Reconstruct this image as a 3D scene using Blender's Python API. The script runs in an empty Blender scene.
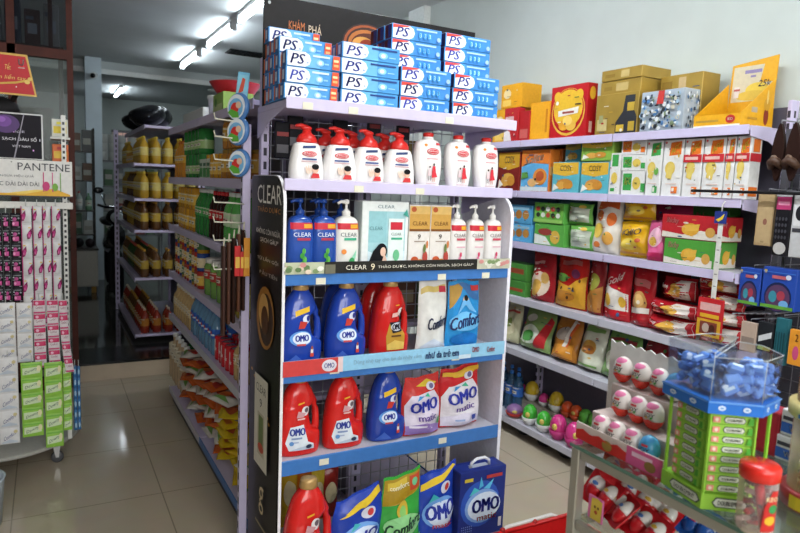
import bpy, bmesh, math, random
from mathutils import Vector, Matrix
from mathutils.geometry import tessellate_polygon
rnd = random.Random(7)
PI = math.pi
S = bpy.context.scene
COL = S.collection

# ------------------------------------------------------------------ camera
FPX = 643.0
_a = Vector((1177, 29.5, 643)).normalized()
_b = Vector((-354, 92.5, 643)); _b = (_b - _a * _a.dot(_b)).normalized()
_c = _b.cross(_a).normalized()
if _c.y < 0: _c = -_c
EYE = Vector((0, 0, 1.45))
cam_d = bpy.data.cameras.new('camera'); cam = bpy.data.objects.new('camera', cam_d); COL.objects.link(cam)
cam_d.sensor_width = 36; cam_d.lens = FPX * 36 / 800; cam_d.clip_start = 0.05; cam_d.clip_end = 200
cam.matrix_world = Matrix(((_a.x, _a.y, -_a.z, 0), (_b.x, _b.y, -_b.z, 0), (_c.x, _c.y, -_c.z, EYE.z), (0, 0, 0, 1)))
S.camera = cam
cam_d.dof.use_dof = True; cam_d.dof.focus_distance = 2.25; cam_d.dof.aperture_fstop = 5.6

# ------------------------------------------------------------------ light
S.view_settings.view_transform = 'Standard'; S.view_settings.look = 'None'
S.view_settings.gamma = 1; S.view_settings.use_curve_mapping = False
S.view_settings.exposure = 0.0
W = bpy.data.worlds.new('sky'); S.world = W; W.use_nodes = True
_n = W.node_tree.nodes; _n.clear()
_o = _n.new('ShaderNodeOutputWorld'); _bg = _n.new('ShaderNodeBackground'); _sk = _n.new('ShaderNodeTexSky')
_sk.sky_type = 'NISHITA'; _sk.sun_disc = False; _sk.sun_elevation = math.radians(50); _sk.air_density = 0.6; _sk.dust_density = 3
_bg.inputs[1].default_value = 0.1
W.node_tree.links.new(_sk.outputs[0], _bg.inputs[0]); W.node_tree.links.new(_bg.outputs[0], _o.inputs[0])
def area(name, loc, rot, sx, sy, power, col):
    l = bpy.data.lights.new(name, 'AREA'); l.shape = 'RECTANGLE'; l.size = sx; l.size_y = sy; l.energy = power; l.color = col
    o = bpy.data.objects.new(name, l); COL.objects.link(o); o.location = loc; o.rotation_euler = rot; return o
area('shopfront_daylight', (0.2, -3.2, 2.2), (math.radians(84), 0, 0), 4.6, 1.6, 185, (1, .985, .96))

# ------------------------------------------------------------------ pixel helpers (a point on a known plane of the shop)
def ray(px, py):
    q = Vector((px - 400, 266.5 - py, FPX)); return Vector((_a.dot(q), _b.dot(q), _c.dot(q)))
def onX(px, py, X): d = ray(px, py); return EYE + d * ((X - EYE.x) / d.x)
def onY(px, py, Y): d = ray(px, py); return EYE + d * ((Y - EYE.y) / d.y)
def onZ(px, py, Z): d = ray(px, py); return EYE + d * ((Z - EYE.z) / d.z)

# ------------------------------------------------------------------ materials
def lin(h):
    h = h.lstrip('#')
    if len(h) == 3: h = ''.join(c * 2 for c in h)
    r = [int(h[i:i + 2], 16) / 255 for i in (0, 2, 4)]
    return tuple(c / 12.92 if c <= .04045 else ((c + .055) / 1.055) ** 2.4 for c in r) + (1,)
MATS = {}
def K(h, rough=.42, metal=0., grain=.05, scale=60., bump=0., coat=0.):
    key = (h, rough, metal, grain, bump, scale, coat)
    if key in MATS: return MATS[key]
    m = bpy.data.materials.new('mat_' + h.strip('#')); m.use_nodes = True
    nt = m.node_tree; p = nt.nodes['Principled BSDF']
    c = lin(h)
    p.inputs['Roughness'].default_value = rough; p.inputs['Metallic'].default_value = metal
    p.inputs['Coat Weight'].default_value = coat
    if not metal: p.inputs['Specular IOR Level'].default_value = .3 if max(c[:3]) > .035 else .1
    tc = nt.nodes.new('ShaderNodeTexCoord'); nz = nt.nodes.new('ShaderNodeTexNoise'); nz.inputs['Scale'].default_value = scale
    nt.links.new(tc.outputs['Object'], nz.inputs['Vector'])
    r = nt.nodes.new('ShaderNodeValToRGB')
    r.color_ramp.elements[0].position = .3; r.color_ramp.elements[1].position = .7
    r.color_ramp.elements[0].color = tuple(x * (1 - grain) for x in c[:3]) + (1,)
    r.color_ramp.elements[1].color = tuple(min(1, x * (1 + grain)) for x in c[:3]) + (1,)
    nt.links.new(nz.outputs['Fac'], r.inputs[0]); nt.links.new(r.outputs[0], p.inputs['Base Color'])
    if bump:
        b = nt.nodes.new('ShaderNodeBump'); b.inputs['Strength'].default_value = bump; b.inputs['Distance'].default_value = .004
        nt.links.new(nz.outputs['Fac'], b.inputs['Height']); nt.links.new(b.outputs[0], p.inputs['Normal'])
    MATS[key] = m; return m
def clear(h='ffffff', fac=.12, rough=.05, name='clear_plastic', milky=True):
    key = ('clear', h, fac, rough, milky)
    if key in MATS: return MATS[key]
    m = bpy.data.materials.new(name); m.use_nodes = True; nt = m.node_tree; nt.nodes.clear()
    o = nt.nodes.new('ShaderNodeOutputMaterial'); mx = nt.nodes.new('ShaderNodeMixShader'); t = nt.nodes.new('ShaderNodeBsdfTransparent')
    g = nt.nodes.new('ShaderNodeBsdfPrincipled' if milky else 'ShaderNodeBsdfGlossy'); g.inputs[0].default_value = lin(h); g.inputs['Roughness'].default_value = rough
    t.inputs[0].default_value = tuple(.6 + .4 * x for x in lin(h)[:3]) + (1,)
    lw = nt.nodes.new('ShaderNodeLayerWeight'); lw.inputs[0].default_value = .35
    mp = nt.nodes.new('ShaderNodeMapRange'); mp.inputs['To Min'].default_value = fac; mp.inputs['To Max'].default_value = min(1, fac + (.5 if milky else .22))
    nt.links.new(lw.outputs['Facing'], mp.inputs[0]); nt.links.new(mp.outputs[0], mx.inputs[0])
    nt.links.new(t.outputs[0], mx.inputs[1]); nt.links.new(g.outputs[0], mx.inputs[2]); nt.links.new(mx.outputs[0], o.inputs[0])
    MATS[key] = m; return m
def emit(h, s):
    m = bpy.data.materials.new('lamp_glow'); m.use_nodes = True; p = m.node_tree.nodes['Principled BSDF']
    p.inputs['Emission Color'].default_value = lin(h); p.inputs['Emission Strength'].default_value = s; return m
def tiles(h, h2, size, ox, oy, rough, joint=.006):
    m = bpy.data.materials.new('floor_tiles'); m.use_nodes = True; nt = m.node_tree; p = nt.nodes['Principled BSDF']
    tc = nt.nodes.new('ShaderNodeTexCoord'); mp = nt.nodes.new('ShaderNodeMapping'); mp.inputs['Location'].default_value = (ox, oy, 0)
    br = nt.nodes.new('ShaderNodeTexBrick'); br.offset = 0; br.inputs['Scale'].default_value = 1
    br.inputs['Brick Width'].default_value = size; br.inputs['Row Height'].default_value = size; br.inputs['Mortar Size'].default_value = joint / 2
    br.inputs['Color1'].default_value = lin(h); br.inputs['Color2'].default_value = lin(h); br.inputs['Mortar'].default_value = lin(h2)
    nz = nt.nodes.new('ShaderNodeTexNoise'); nz.inputs['Scale'].default_value = 9; nz.inputs['Detail'].default_value = 6
    mx = nt.nodes.new('ShaderNodeMix'); mx.data_type = 'RGBA'; mx.blend_type = 'MULTIPLY'; mx.inputs[0].default_value = .12
    nt.links.new(tc.outputs['Object'], mp.inputs[0]); nt.links.new(mp.outputs[0], br.inputs['Vector']); nt.links.new(tc.outputs['Object'], nz.inputs['Vector'])
    nt.links.new(br.outputs['Color'], mx.inputs[6]); nt.links.new(nz.outputs['Color'], mx.inputs[7]); nt.links.new(mx.outputs[2], p.inputs['Base Color'])
    p.inputs['Roughness'].default_value = rough; return m

# ------------------------------------------------------------------ mesh builder
class MB:
    def __init__(s): s.v = []; s.f = []; s.m = []; s.sm = []; s.mats = []
    def mi(s, m):
        if isinstance(m, str): m = K(m)
        if m not in s.mats: s.mats.append(m)
        return s.mats.index(m)
    def add(s, vs, fs, m, smooth=False):
        o = len(s.v); i = s.mi(m); s.v += [tuple(v) for v in vs]
        for f in fs: s.f.append(tuple(o + k for k in f)); s.m.append(i); s.sm.append(smooth)
        return s
    def box(s, x0, y0, z0, x1, y1, z1, m, r=0):
        x0, x1 = min(x0, x1), max(x0, x1); y0, y1 = min(y0, y1), max(y0, y1); z0, z1 = min(z0, z1), max(z0, z1)
        r = min(r, (x1 - x0) * .45, (y1 - y0) * .45, (z1 - z0) * .45)
        if r <= 0:
            return s.add([(x, y, z) for z in (z0, z1) for y in (y0, y1) for x in (x0, x1)],
                         [(0, 2, 3, 1), (4, 5, 7, 6), (0, 1, 5, 4), (2, 6, 7, 3), (0, 4, 6, 2), (1, 3, 7, 5)], m)
        V = []; idx = {}
        for a, (xa, sx) in enumerate(((x0, 1), (x1, -1))):
            for b, (yb, sy) in enumerate(((y0, 1), (y1, -1))):
                for c, (zc, sz) in enumerate(((z0, 1), (z1, -1))):
                    idx[a, b, c] = len(V)
                    V += [(xa, yb + sy * r, zc + sz * r), (xa + sx * r, yb, zc + sz * r), (xa + sx * r, yb + sy * r, zc)]
        F = []
        g = lambda a, b, c, k: idx[a, b, c] + k
        for a in (0, 1):
            q = [g(a, 0, 0, 0), g(a, 0, 1, 0), g(a, 1, 1, 0), g(a, 1, 0, 0)]; F.append(q if a == 0 else q[::-1])
            q = [g(0, a, 0, 1), g(1, a, 0, 1), g(1, a, 1, 1), g(0, a, 1, 1)]; F.append(q if a == 0 else q[::-1])
            q = [g(0, 0, a, 2), g(0, 1, a, 2), g(1, 1, a, 2), g(1, 0, a, 2)]; F.append(q if a == 0 else q[::-1])
        for b in (0, 1):
            for c in (0, 1):
                F.append([g(0, b, c, 1), g(1, b, c, 1), g(1, b, c, 2), g(0, b, c, 2)])
                F.append([g(b, 0, c, 0), g(b, 1, c, 0), g(b, 1, c, 2), g(b, 0, c, 2)])
                F.append([g(b, c, 0, 0), g(b, c, 1, 0), g(b, c, 1, 1), g(b, c, 0, 1)])
        for a in (0, 1):
            for b in (0, 1):
                for c in (0, 1): F.append([g(a, b, c, 0), g(a, b, c, 1), g(a, b, c, 2)])
        return s.add(V, F, m)
    def loft(s, rings, m, cap0=True, cap1=True, smooth=True, closed=True):
        n = len(rings[0]); V = [p for r in rings for p in r]; F = []
        for i in range(len(rings) - 1):
            for j in range(n if closed else n - 1):
                k = (j + 1) % n; F.append((i * n + j, i * n + k, (i + 1) * n + k, (i + 1) * n + j))
        if cap0: F.append(tuple(range(n))[::-1])
        if cap1: F.append(tuple((len(rings) - 1) * n + j for j in range(n)))
        return s.add(V, F, m, smooth)
    def lathe(s, prof, m, c=(0, 0, 0), n=20, sy=1., cap=True, smooth=True):
        R = [[(c[0] + r * math.cos(t * 2 * PI / n), c[1] + r * sy * math.sin(t * 2 * PI / n), c[2] + z) for t in range(n)] for r, z in prof]
        return s.loft(R, m, cap, cap, smooth)
    def tube(s, path, r, m, n=8):
        path = [Vector(p) for p in path]; R = []
        for i, p in enumerate(path):
            t = (path[min(i + 1, len(path) - 1)] - path[max(i - 1, 0)]).normalized()
            u = t.cross(Vector((0, 0, 1))) if abs(t.z) < .95 else t.cross(Vector((0, 1, 0)))
            u.normalize(); w = t.cross(u); rr = r[i] if isinstance(r, (list, tuple)) else r
            R.append([p + (u * math.cos(k * 2 * PI / n) + w * math.sin(k * 2 * PI / n)) * rr for k in range(n)])
        return s.loft(R, m)
    def prism(s, pts, y0, y1, m, axis='y'):
        n = len(pts)
        f = {'y': lambda p, t: (p[0], t, p[1]), 'x': lambda p, t: (t, p[0], p[1]), 'z': lambda p, t: (p[0], p[1], t)}[axis]
        V = [f(p, y0) for p in pts] + [f(p, y1) for p in pts]
        return s.add(V, [tuple(range(n)), tuple(range(2 * n - 1, n - 1, -1))] + [(i, n + i, n + (i + 1) % n, (i + 1) % n) for i in range(n)], m)
    def ellipsoid(s, c, rx, ry, rz, m, n=16, k=10, m2=None, split=.5):
        for (a, b, mm) in ((0, 1, m),) if m2 is None else ((0, split, m), (split, 1, m2)):
            R = []
            for i in range(k + 1):
                t = a + (b - a) * i / k; z = -math.cos(PI * t); q = max(.001, math.sin(PI * t))
                R.append([(c[0] + rx * q * math.cos(j * 2 * PI / n), c[1] + ry * q * math.sin(j * 2 * PI / n), c[2] + rz * z) for j in range(n)])
            s.loft(R, mm)
        return s
    def build(s, name, parent=None, loc=None, rz=0, rot=None):
        me = bpy.data.meshes.new(name); me.from_pydata([tuple(v) for v in s.v], [], s.f)
        for m in s.mats: me.materials.append(m)
        me.polygons.foreach_set('material_index', s.m); me.polygons.foreach_set('use_smooth', s.sm); me.update()
        o = bpy.data.objects.new(name, me); COL.objects.link(o)
        if parent: o.parent = parent
        if loc is not None: o.location = loc
        if rot: o.rotation_euler = rot
        elif rz: o.rotation_euler = (0, 0, rz)
        return o

# ------------------------------------------------------------------ printed shapes and lettering (real thin geometry following a surface)
_T = {}
def glyphs(body, bold=0., shear=0.):
    key = (body, bold, shear)
    if key not in _T:
        cu = bpy.data.curves.new('lettering', 'FONT'); cu.body = body; cu.size = 1; cu.offset = bold; cu.shear = shear; cu.resolution_u = 2
        ob = bpy.data.objects.new('lettering', cu); me = ob.to_mesh()
        V = [(v.co.x, v.co.y) for v in me.vertices]; F = [tuple(p.vertices) for p in me.polygons]
        ob.to_mesh_clear(); bpy.data.objects.remove(ob); bpy.data.curves.remove(cu)
        x0 = min(v[0] for v in V); x1 = max(v[0] for v in V); y0 = min(v[1] for v in V); y1 = max(v[1] for v in V)
        _T[key] = ([((v[0] - x0) / (x1 - x0) - .5, (v[1] - y0) / (y1 - y0) - .5) for v in V], F, (x1 - x0) / (y1 - y0))
    return _T[key]
def subdiv(V, F):
    V = list(V); E = {}; G = []
    def mid(a, b):
        k = (min(a, b), max(a, b))
        if k not in E: E[k] = len(V); V.append(tuple((V[a][i] + V[b][i]) / 2 for i in range(2)))
        return E[k]
    for f in F:
        for i in range(1, len(f) - 1):
            a, b, c = f[0], f[i], f[i + 1]; x, y, z = mid(a, b), mid(b, c), mid(c, a)
            G += [(a, x, z), (x, b, y), (z, y, c), (x, y, z)]
    return V, G
def stamp(mb, P, fmap, curved=False, aspect=1.):
    """P: list of prints in 0..1 face coordinates. r rect, e ellipse, p polygon, t text (body, cx, cy, w, h, colour, bold, shear, tilt)."""
    for L, it in enumerate(P, 1):
        k = it[0]; L = L if L < 14 else 14 + (L - 14) * .12
        if k == 'r':
            x0, y0, x1, y1, c = it[1:6]; n = 10 if curved else 1
            V = [(x0 + (x1 - x0) * i / n, y0 + (y1 - y0) * j / n) for j in range(n + 1) for i in range(n + 1)]
            F = [(j * (n + 1) + i, j * (n + 1) + i + 1, (j + 1) * (n + 1) + i + 1, (j + 1) * (n + 1) + i) for j in range(n) for i in range(n)]
        elif k == 'e':
            cx, cy, rx, ry, c = it[1:6]; n = 20; R = 4 if curved else 1
            V = [(cx, cy)] + [(cx + rx * r / R * math.cos(2 * PI * t / n), cy + ry * r / R * math.sin(2 * PI * t / n)) for r in range(1, R + 1) for t in range(n)]
            F = [(0, 1 + t, 1 + (t + 1) % n) for t in range(n)]
            for r in range(R - 1):
                F += [(1 + r * n + t, 1 + (r + 1) * n + t, 1 + (r + 1) * n + (t + 1) % n, 1 + r * n + (t + 1) % n) for t in range(n)]
        elif k == 'p':
            V = list(it[1]); c = it[2]; F = tessellate_polygon([[Vector((x, y, 0)) for x, y in V]])
            if curved: V, F = subdiv(*subdiv(*subdiv(V, F)))
        else:
            body, cx, cy, w, h, c = it[1:7]; bold = it[7] if len(it) > 7 else .02; sh = it[8] if len(it) > 8 else 0; tilt = it[9] if len(it) > 9 else 0
            G, F, asp = glyphs(body, 0, sh)
            if not w: w = h * asp / aspect
            V = [(cx + x * w, cy + y * h + tilt * x * w) for x, y in G]
            if curved: V, F = subdiv(V, F)
            if bold > .015:   # heavier strokes
                k2 = bold * .9 * h / aspect; n0 = len(V)
                V0, F0 = V, list(F); V = [(x + d * k2, y) for d in (-1, 0, 1) for x, y in V0]; F = [tuple(i + n0 * d for i in f) for d in (0, 1, 2) for f in F0]
        mb.add([fmap(u, v, L) for u, v in V], F, c if not isinstance(c, str) else K(c, .45))
EPS = .0005
FP = random.Random(21)
def fine(n=7):
    """Small print: short lines, seals and specks of a pack's artwork."""
    out = []
    for k in range(n):
        x, y, c = FP.uniform(.06, .8), FP.uniform(.06, .92), FP.choice(['e3ded2', 'd9d0bc', '4a3a34', 'c9a03a', 'a8322c', '3f6a3a', 'e9e6dc', '35507a'])
        if k % 3 == 2: out.append(('e', x + .05, y, FP.uniform(.02, .05), FP.uniform(.015, .04), c))
        else: out.append(('r', x, y, x + FP.uniform(.06, .16), y + FP.uniform(.01, .025), c))
    return out
def front(w, h, y=0., z=0.): return lambda u, v, L: ((u - .5) * w, y - EPS * L, z + v * h)
def lside(w, h, d): return lambda u, v, L: (-w / 2 - EPS * L, d * (1 - u), v * h)
def rside(w, h, d): return lambda u, v, L: (w / 2 + EPS * L, d * u, v * h)
def topf(w, h, d): return lambda u, v, L: ((u - .5) * w, d * v, h + EPS * L)

# ------------------------------------------------------------------ things
def tag(o, label, cat, group=None):
    o['label'] = label; o['category'] = cat
    if group: o['group'] = group
    return o
def thing(name, label, cat, loc=(0, 0, 0), rz=0, group=None):
    o = bpy.data.objects.new(name, None); COL.objects.link(o); o.location = loc; o.rotation_euler = (0, 0, rz); o.empty_display_size = .05
    return tag(o, label, cat, group)
def struct(o): o['kind'] = 'structure'; return o
def dup(root, loc, rz=0, label=None, group=None, rot=None, sc=None):
    r = root.copy(); COL.objects.link(r); r.location = loc; r.rotation_euler = rot or (0, 0, rz)
    if sc: r.scale = sc
    if label: r['label'] = label
    if group: r['group'] = group
    for ch in list(root.children):
        c = ch.copy(); COL.objects.link(c); c.parent = r
        for g in ch.children: d = g.copy(); COL.objects.link(d); d.parent = c
    return r
class Proto:
    """First placement moves the built thing itself, later ones copy it."""
    def __init__(s, root): s.root = root; s.used = False
    def at(s, loc, rz=0, label=None, group=None, rot=None, sc=None):
        if s.used: return dup(s.root, loc, rz, label, group, rot, sc)
        s.used = True; o = s.root; o.location = loc; o.rotation_euler = rot or (0, 0, rz)
        if sc: o.scale = sc
        if label: o['label'] = label
        if group: o['group'] = group
        return o
NTH = ['', 'second ', 'third ', 'fourth ', 'fifth ', 'sixth ', 'seventh ', 'eighth ', 'ninth ', 'tenth ', 'eleventh ', 'twelfth ', 'thirteenth ', 'fourteenth ', 'fifteenth ']
FACE = -PI / 2     # a thing turned to face the left of the shop

def carton_mesh(w, h, d, col, P=(), side=None, LP=(), RP=(), TP=(), r=.002):
    m = MB(); m.box(-w / 2, 0, 0, w / 2, d, h, col, r)
    if side:
        for sgn in (-1, 1):
            f = (lside if sgn < 0 else rside)(w, h, d); stamp(m, [('r', .02, .02, .98, .98, side)], f)
    stamp(m, P, front(w, h), aspect=w / h)
    if LP: stamp(m, LP, lside(w, h, d), aspect=d / h)
    if RP: stamp(m, RP, rside(w, h, d), aspect=d / h)
    if TP: stamp(m, TP, topf(w, h, d), aspect=w / d)
    return m
def carton(name, label, cat, loc, rz, w, h, d, col, P=(), side=None, LP=(), RP=(), TP=(), group=None, r=.002):
    return tag(carton_mesh(w, h, d, col, P, side, LP, RP, TP, r).build(name, None, loc, rz), label, cat, group)

def bag_surface(w, h, d, seed, stand=False, waist=.04, lean=0., skew=0.):
    q = random.Random(seed); ph = [q.uniform(0, 6.28) for _ in range(8)]
    def f(u, v, sgn, L=0):
        u = min(1, max(0, u)); v = min(1, max(0, v))
        if stand: t = (1 - v ** 2.2) ** .8 * (.35 + .65 * min(1, v / .12) ** .5)
        else: t = max(0, math.sin(PI * v)) ** .55
        t *= max(0, math.sin(PI * u)) ** .62
        wr = .15 * (math.sin(9 * u + 5 * v + ph[0]) + math.sin(14 * v - 4 * u + ph[1])) + .03 * math.sin(19 * u + 11 * v + ph[2])
        wd = w * (1 - waist * math.sin(PI * v) + (.03 * math.sin(7 * v + ph[3])) - (.1 * max(0, v - .75) / .25 if stand else 0))
        x = (u - .5) * wd + .012 * w * math.sin(6 * v + ph[4])
        z = v * h * (1 + skew * (u - .5)) + .022 * h * (math.sin(5 * u + ph[5]) + .6 * math.sin(11 * u + ph[7])) * v
        y = d / 2 + sgn * d / 2 * t * (1 + wr) + lean * v * h
        return (x, y + sgn * (.0008 + EPS * 1.6 * L if L else 0), z)
    return f
def bag_mesh(w, h, d, col, P=(), seed=1, stand=False, waist=.04, lean=0., rough=.22, seal=None, skew=0.):
    m = MB(); f = bag_surface(w, h, d, seed, stand, waist, lean, skew); nu, nv = 22, 26
    mat = K(col, rough, 0, .08, 30., .35)
    for sgn in (-1, 1):
        V = [f(i / nu, j / nv, sgn) for j in range(nv + 1) for i in range(nu + 1)]
        F = [(j * (nu + 1) + i, j * (nu + 1) + i + 1, (j + 1) * (nu + 1) + i + 1, (j + 1) * (nu + 1) + i) for j in range(nv) for i in range(nu)]
        m.add(V, F if sgn < 0 else [q[::-1] for q in F], mat, True)
    # crimped seals
    for v, s0 in (((1, 1),) if stand else ((0, -1), (1, 1))):
        e = h * .045; n = 24
        A = [f(i / n, v, -1) for i in range(n + 1)]; B = [(x, y + .0012, z + s0 * e * (1 if i % 2 else .8)) for i, (x, y, z) in enumerate(A)]
        m.add(A + B, [(i, i + 1, n + 2 + i, n + 1 + i) for i in range(n)], K(seal or col, rough, 0, .08, 14.))
    stamp(m, P, lambda u, v, L: f(u, v, -1, L), True, w / h)
    return m
def bag(name, label, cat, loc, rz, w, h, d, col, P=(), group=None, rot=None, **k):
    sh = 0 if k.get('stand') else h * .045
    m = bag_mesh(w, h, d, col, P, **k)
    if sh and not rot: m.v = [(x, y, z + sh) for x, y, z in m.v]
    return tag(m.build(name, None, loc, rz, rot), label, cat, group)

def sring(z, xl, xr, ry, n, N=28, yc=0.):
    cx, rx = (xl + xr) / 2, (xr - xl) / 2; R = []
    for k in range(N):
        t = 2 * PI * k / N; c, s = math.cos(t), math.sin(t)
        R.append((cx + rx * math.copysign(abs(c) ** (2 / n), c), yc + ry * math.copysign(abs(s) ** (2 / n), s), z))
    return R
def interp(prof, z):
    if z <= prof[0][0]: return prof[0]
    for a, b in zip(prof, prof[1:]):
        if z <= b[0]:
            t = (z - a[0]) / (b[0] - a[0]); return tuple(p + (q - p) * t for p, q in zip(a, b))
    return prof[-1]
def smooth_prof(prof, k=4):
    out = []
    for i in range(len(prof) - 1):
        p0 = prof[max(i - 1, 0)]; p1 = prof[i]; p2 = prof[i + 1]; p3 = prof[min(i + 2, len(prof) - 1)]
        for j in range(k):
            t = j / k
            out.append(tuple(.5 * (2 * b + (c - a) * t + (2 * a - 5 * b + 4 * c - d) * t * t + (3 * b - a - 3 * c + d) * t ** 3) for a, b, c, d in zip(p0, p1, p2, p3)))
    out.append(prof[-1]); z = -1; res = []
    for q in out:
        if q[0] > z: res.append(q); z = q[0]
    return res
def body_map(prof, n, H, W, yc=0., off=.0007):
    def f(u, v, L):
        z = v * H; _, xl, xr, ry = interp(prof, z)[:4]; cx, rx = (xl + xr) / 2, (xr - xl) / 2
        x = (u - .5) * W; q = min(.985, abs((x - cx) / rx))
        return (x, yc - ry * (1 - q ** n) ** (1 / n) - off * L - .0004, z)
    return f
class Unit:
    """A thing whose parts are drawn in shop coordinates and hung under an Empty at its base."""
    def __init__(s, name, label, cat, loc, group=None): s.loc = Vector(loc); s.root = thing(name, label, cat, loc, 0, group)
    def part(s, name, mb, parent=None, label=None):
        mb.v = [(x - s.loc.x, y - s.loc.y, z - s.loc.z) for x, y, z in mb.v]
        o = mb.build(name, parent or s.root)
        if label: o['label'] = label
        return o

# ------------------------------------------------------------------ setting
LAV = K('c8bfdc', .38, 0, .03, 20); WHITE_SHELF = K('c3c2cd', .35, 0, .03, 20); BLUE_RAIL = K('3f74b8', .3, 0, .06, 30)
WALL = K('c3cac4', .7, 0, .03, 5); CEIL = K('d9dddd', .8, 0, .03, 4); DARKWOOD = K('4e2218', .6, 0, .2, 14)
m = MB(); m.box(-2.6, -3.4, -.1, 2.9, 4.93, 0, tiles('b9ac97', '918775', .6, .16 + .6, .0, .12)); struct(m.build('floor'))
m = MB(); m.box(-2.6, 4.955, -.1, 2.9, 12.2, .13, tiles('4a4b46', '2e2e2c', .6, .1, .2, .08)); struct(m.build('floor_back'))
m = MB(); m.box(-2.6, 4.93, -.1, 2.9, 4.955, .118, K('c9b9a2', .3, 0, .06, 8)); struct(m.build('trim_1'))
m = MB(); m.box(-2.6, 4.915, .118, 2.9, 5.36, .134, K('1c1d1e', .15, 0, .3, 80)); struct(m.build('trim_2'))
m = MB(); m.box(2.72, -3.4, 0, 2.9, 12.2, 2.95, WALL); struct(m.build('wall_right'))
m = MB(); m.box(-2.7, -3.4, 0, -2.6, 12.2, 2.95, K('5a5652', .7, 0, .08, 5)); struct(m.build('wall_left'))
m = MB(); m.box(-2.6, 12.1, 0, 2.9, 12.2, 2.95, K('9aa3a0', .7, 0, .03, 5)); struct(m.build('wall_back'))
m = MB(); m.box(-2.7, -3.4, 2.9, 2.9, 12.2, 3.0, CEIL); struct(m.build('ceiling'))
m = MB(); m.box(-2.6, 9.25, 2.76, 2.72, 12.1, 2.9, K('b5bcbc', .8, 0, .03, 4)); struct(m.build('ceiling_back'))
m = MB(); m.box(-2.6, 9.19, 2.74, 2.72, 9.25, 2.8, K('d5d8d6', .5)); struct(m.build('trim_3'))
m = MB(); m.box(2.66, 4.6, 0, 2.72, 4.85, 2.9, K('e2e6e2', .6)); struct(m.build('pillar_right'))
m = MB(); m.box(.44, 9.0, .13, .625, 9.19, 2.9, K('b9c6cd', .6, 0, .04, 6)); struct(m.build('pillar_left'))
# barred back window, warm light outside seen through it
m = MB()
for a in range(8): m.box(1.0 + .075 * a, 12.05, 2.02, 1.015 + .075 * a, 12.1, 2.2, 'c9c4bd')
m.box(.98, 12.04, 2.0, 1.56, 12.1, 2.02, 'c9c4bd'); m.box(.98, 12.04, 2.2, 1.56, 12.1, 2.24, '6b6f70')
w1 = m.build('window_1'); struct(w1)
m = MB(); m.box(1.0, 12.085, 2.02, 1.54, 12.095, 2.2, emit('c98a72', .5)); o = m.build('window_pane', w1)

# brown sliding frame with glass panes left of the step
m = MB()
FY = 4.82
m.box(.132, FY, 0, .168, FY + .035, 2.9, DARKWOOD); m.box(-2.6, FY, 2.19, .132, FY + .06, 2.25, DARKWOOD); m.box(-2.6, FY, 0, .125, FY + .06, .08, DARKWOOD)
m.box(-.2, FY, 0, -.155, FY + .05, 2.9, DARKWOOD); m.box(.03, FY + .036, 2.25, .055, FY + .06, 2.9, DARKWOOD)
m.box(-1.4, FY, 0, -1.35, FY + .06, 2.9, DARKWOOD)
d1 = struct(m.build('door_1'))
m = MB(); m.box(-2.6, FY + .028, .08, .132, FY + .034, 2.19, clear('a8b4b0', .14, .06, 'door_glass')); m.box(-2.6, FY + .028, 2.25, .132, FY + .034, 2.9, clear('5a6268', .06, .06, 'dark_glass')); m.build('glass_pane', d1)
# stair flight behind the glass
m = MB()
for k in range(12): m.box(-1.3, 5.35 + .26 * k, .13 + .17 * k, .08, 5.65 + .26 * k, .3 + .17 * k, '86837d')
struct(m.build('stair'))

# fluorescent battens
GLOW = emit('eaf6ff', 42)
for i, (y0, y1, wh) in enumerate(((4.75, 5.75, 'nearest the shopfront'), (6.0, 7.0, 'in the middle of the ceiling row'), (7.5, 8.5, 'farthest back under the front ceiling'))):
    u = Unit('ceiling_light', 'fluorescent tube batten %s, glowing white' % wh, 'ceiling light', (1.5, (y0 + y1) / 2, 2.9), 'fluorescent lights along the ceiling')
    b = MB(); b.box(1.475, y0, 2.865, 1.525, y1, 2.9, 'd9dcdb', .004); u.part('housing', b)
    for e, s_ in ((y0, -1), (y1, 1)):
        b = MB(); b.box(1.47, e - .02, 2.80, 1.53, e + .02, 2.9, 'b9bdbd', .004); u.part('lamp_holder', b)
    b = MB(); b.tube([(1.5, y0 + .02, 2.83), (1.5, y1 - .02, 2.83)], .018, GLOW); u.part('tube', b)
u = Unit('ceiling_light', 'small glowing ceiling tube deep in the back room beyond the pillar', 'ceiling light', (.98, 10.9, 2.76), 'fluorescent lights along the ceiling')
b = MB(); b.box(.96, 10.3, 2.73, 1.0, 11.3, 2.76, 'd9dcdb', .004); u.part('housing', b)
b = MB(); b.tube([(.98, 10.32, 2.705), (.98, 11.28, 2.705)], .018, GLOW); u.part('tube', b)
for i, (x_, y0, wh) in enumerate(((1.5, 2.3, 'above the end unit'), (1.5, .6, 'above the glass counter'), (.9, -1.2, 'over the shop entrance'))):  # unseen battens and lamps, added for more overhead light at the front
    u = Unit('ceiling_light', 'added unseen tube batten %s, just above the picture' % wh, 'ceiling light', (x_, y0 + .6, 2.9), 'fluorescent lights along the ceiling')
    b = MB(); b.box(x_ - .025, y0, 2.865, x_ + .025, y0 + 1.2, 2.9, 'd9dcdb', .004); u.part('housing', b)
    b = MB(); b.tube([(x_, y0 + .02, 2.83), (x_, y0 + 1.18, 2.83)], .018, GLOW); u.part('tube', b)
    area('added_tube_light', (x_, y0 + .6, 2.80), (0, 0, 0), .1, 1.15, 18, (.95, .98, 1))
p = onZ(247, 53, 2.9)
u = Unit('ceiling_vent', 'black ceiling vent slot above the crowded gondola top', 'vent', (p.x, p.y, 2.9))
b = MB(); b.box(p.x - .22, p.y - .12, 2.885, p.x + .3, p.y + .12, 2.9, '22272a', .004); u.part('frame', b)
b = MB(); [b.box(p.x - .2, p.y - .1 + .035 * k, 2.878, p.x + .28, p.y - .085 + .035 * k, 2.886, '0f1112') for k in range(6)]; u.part('slats', b)
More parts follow.
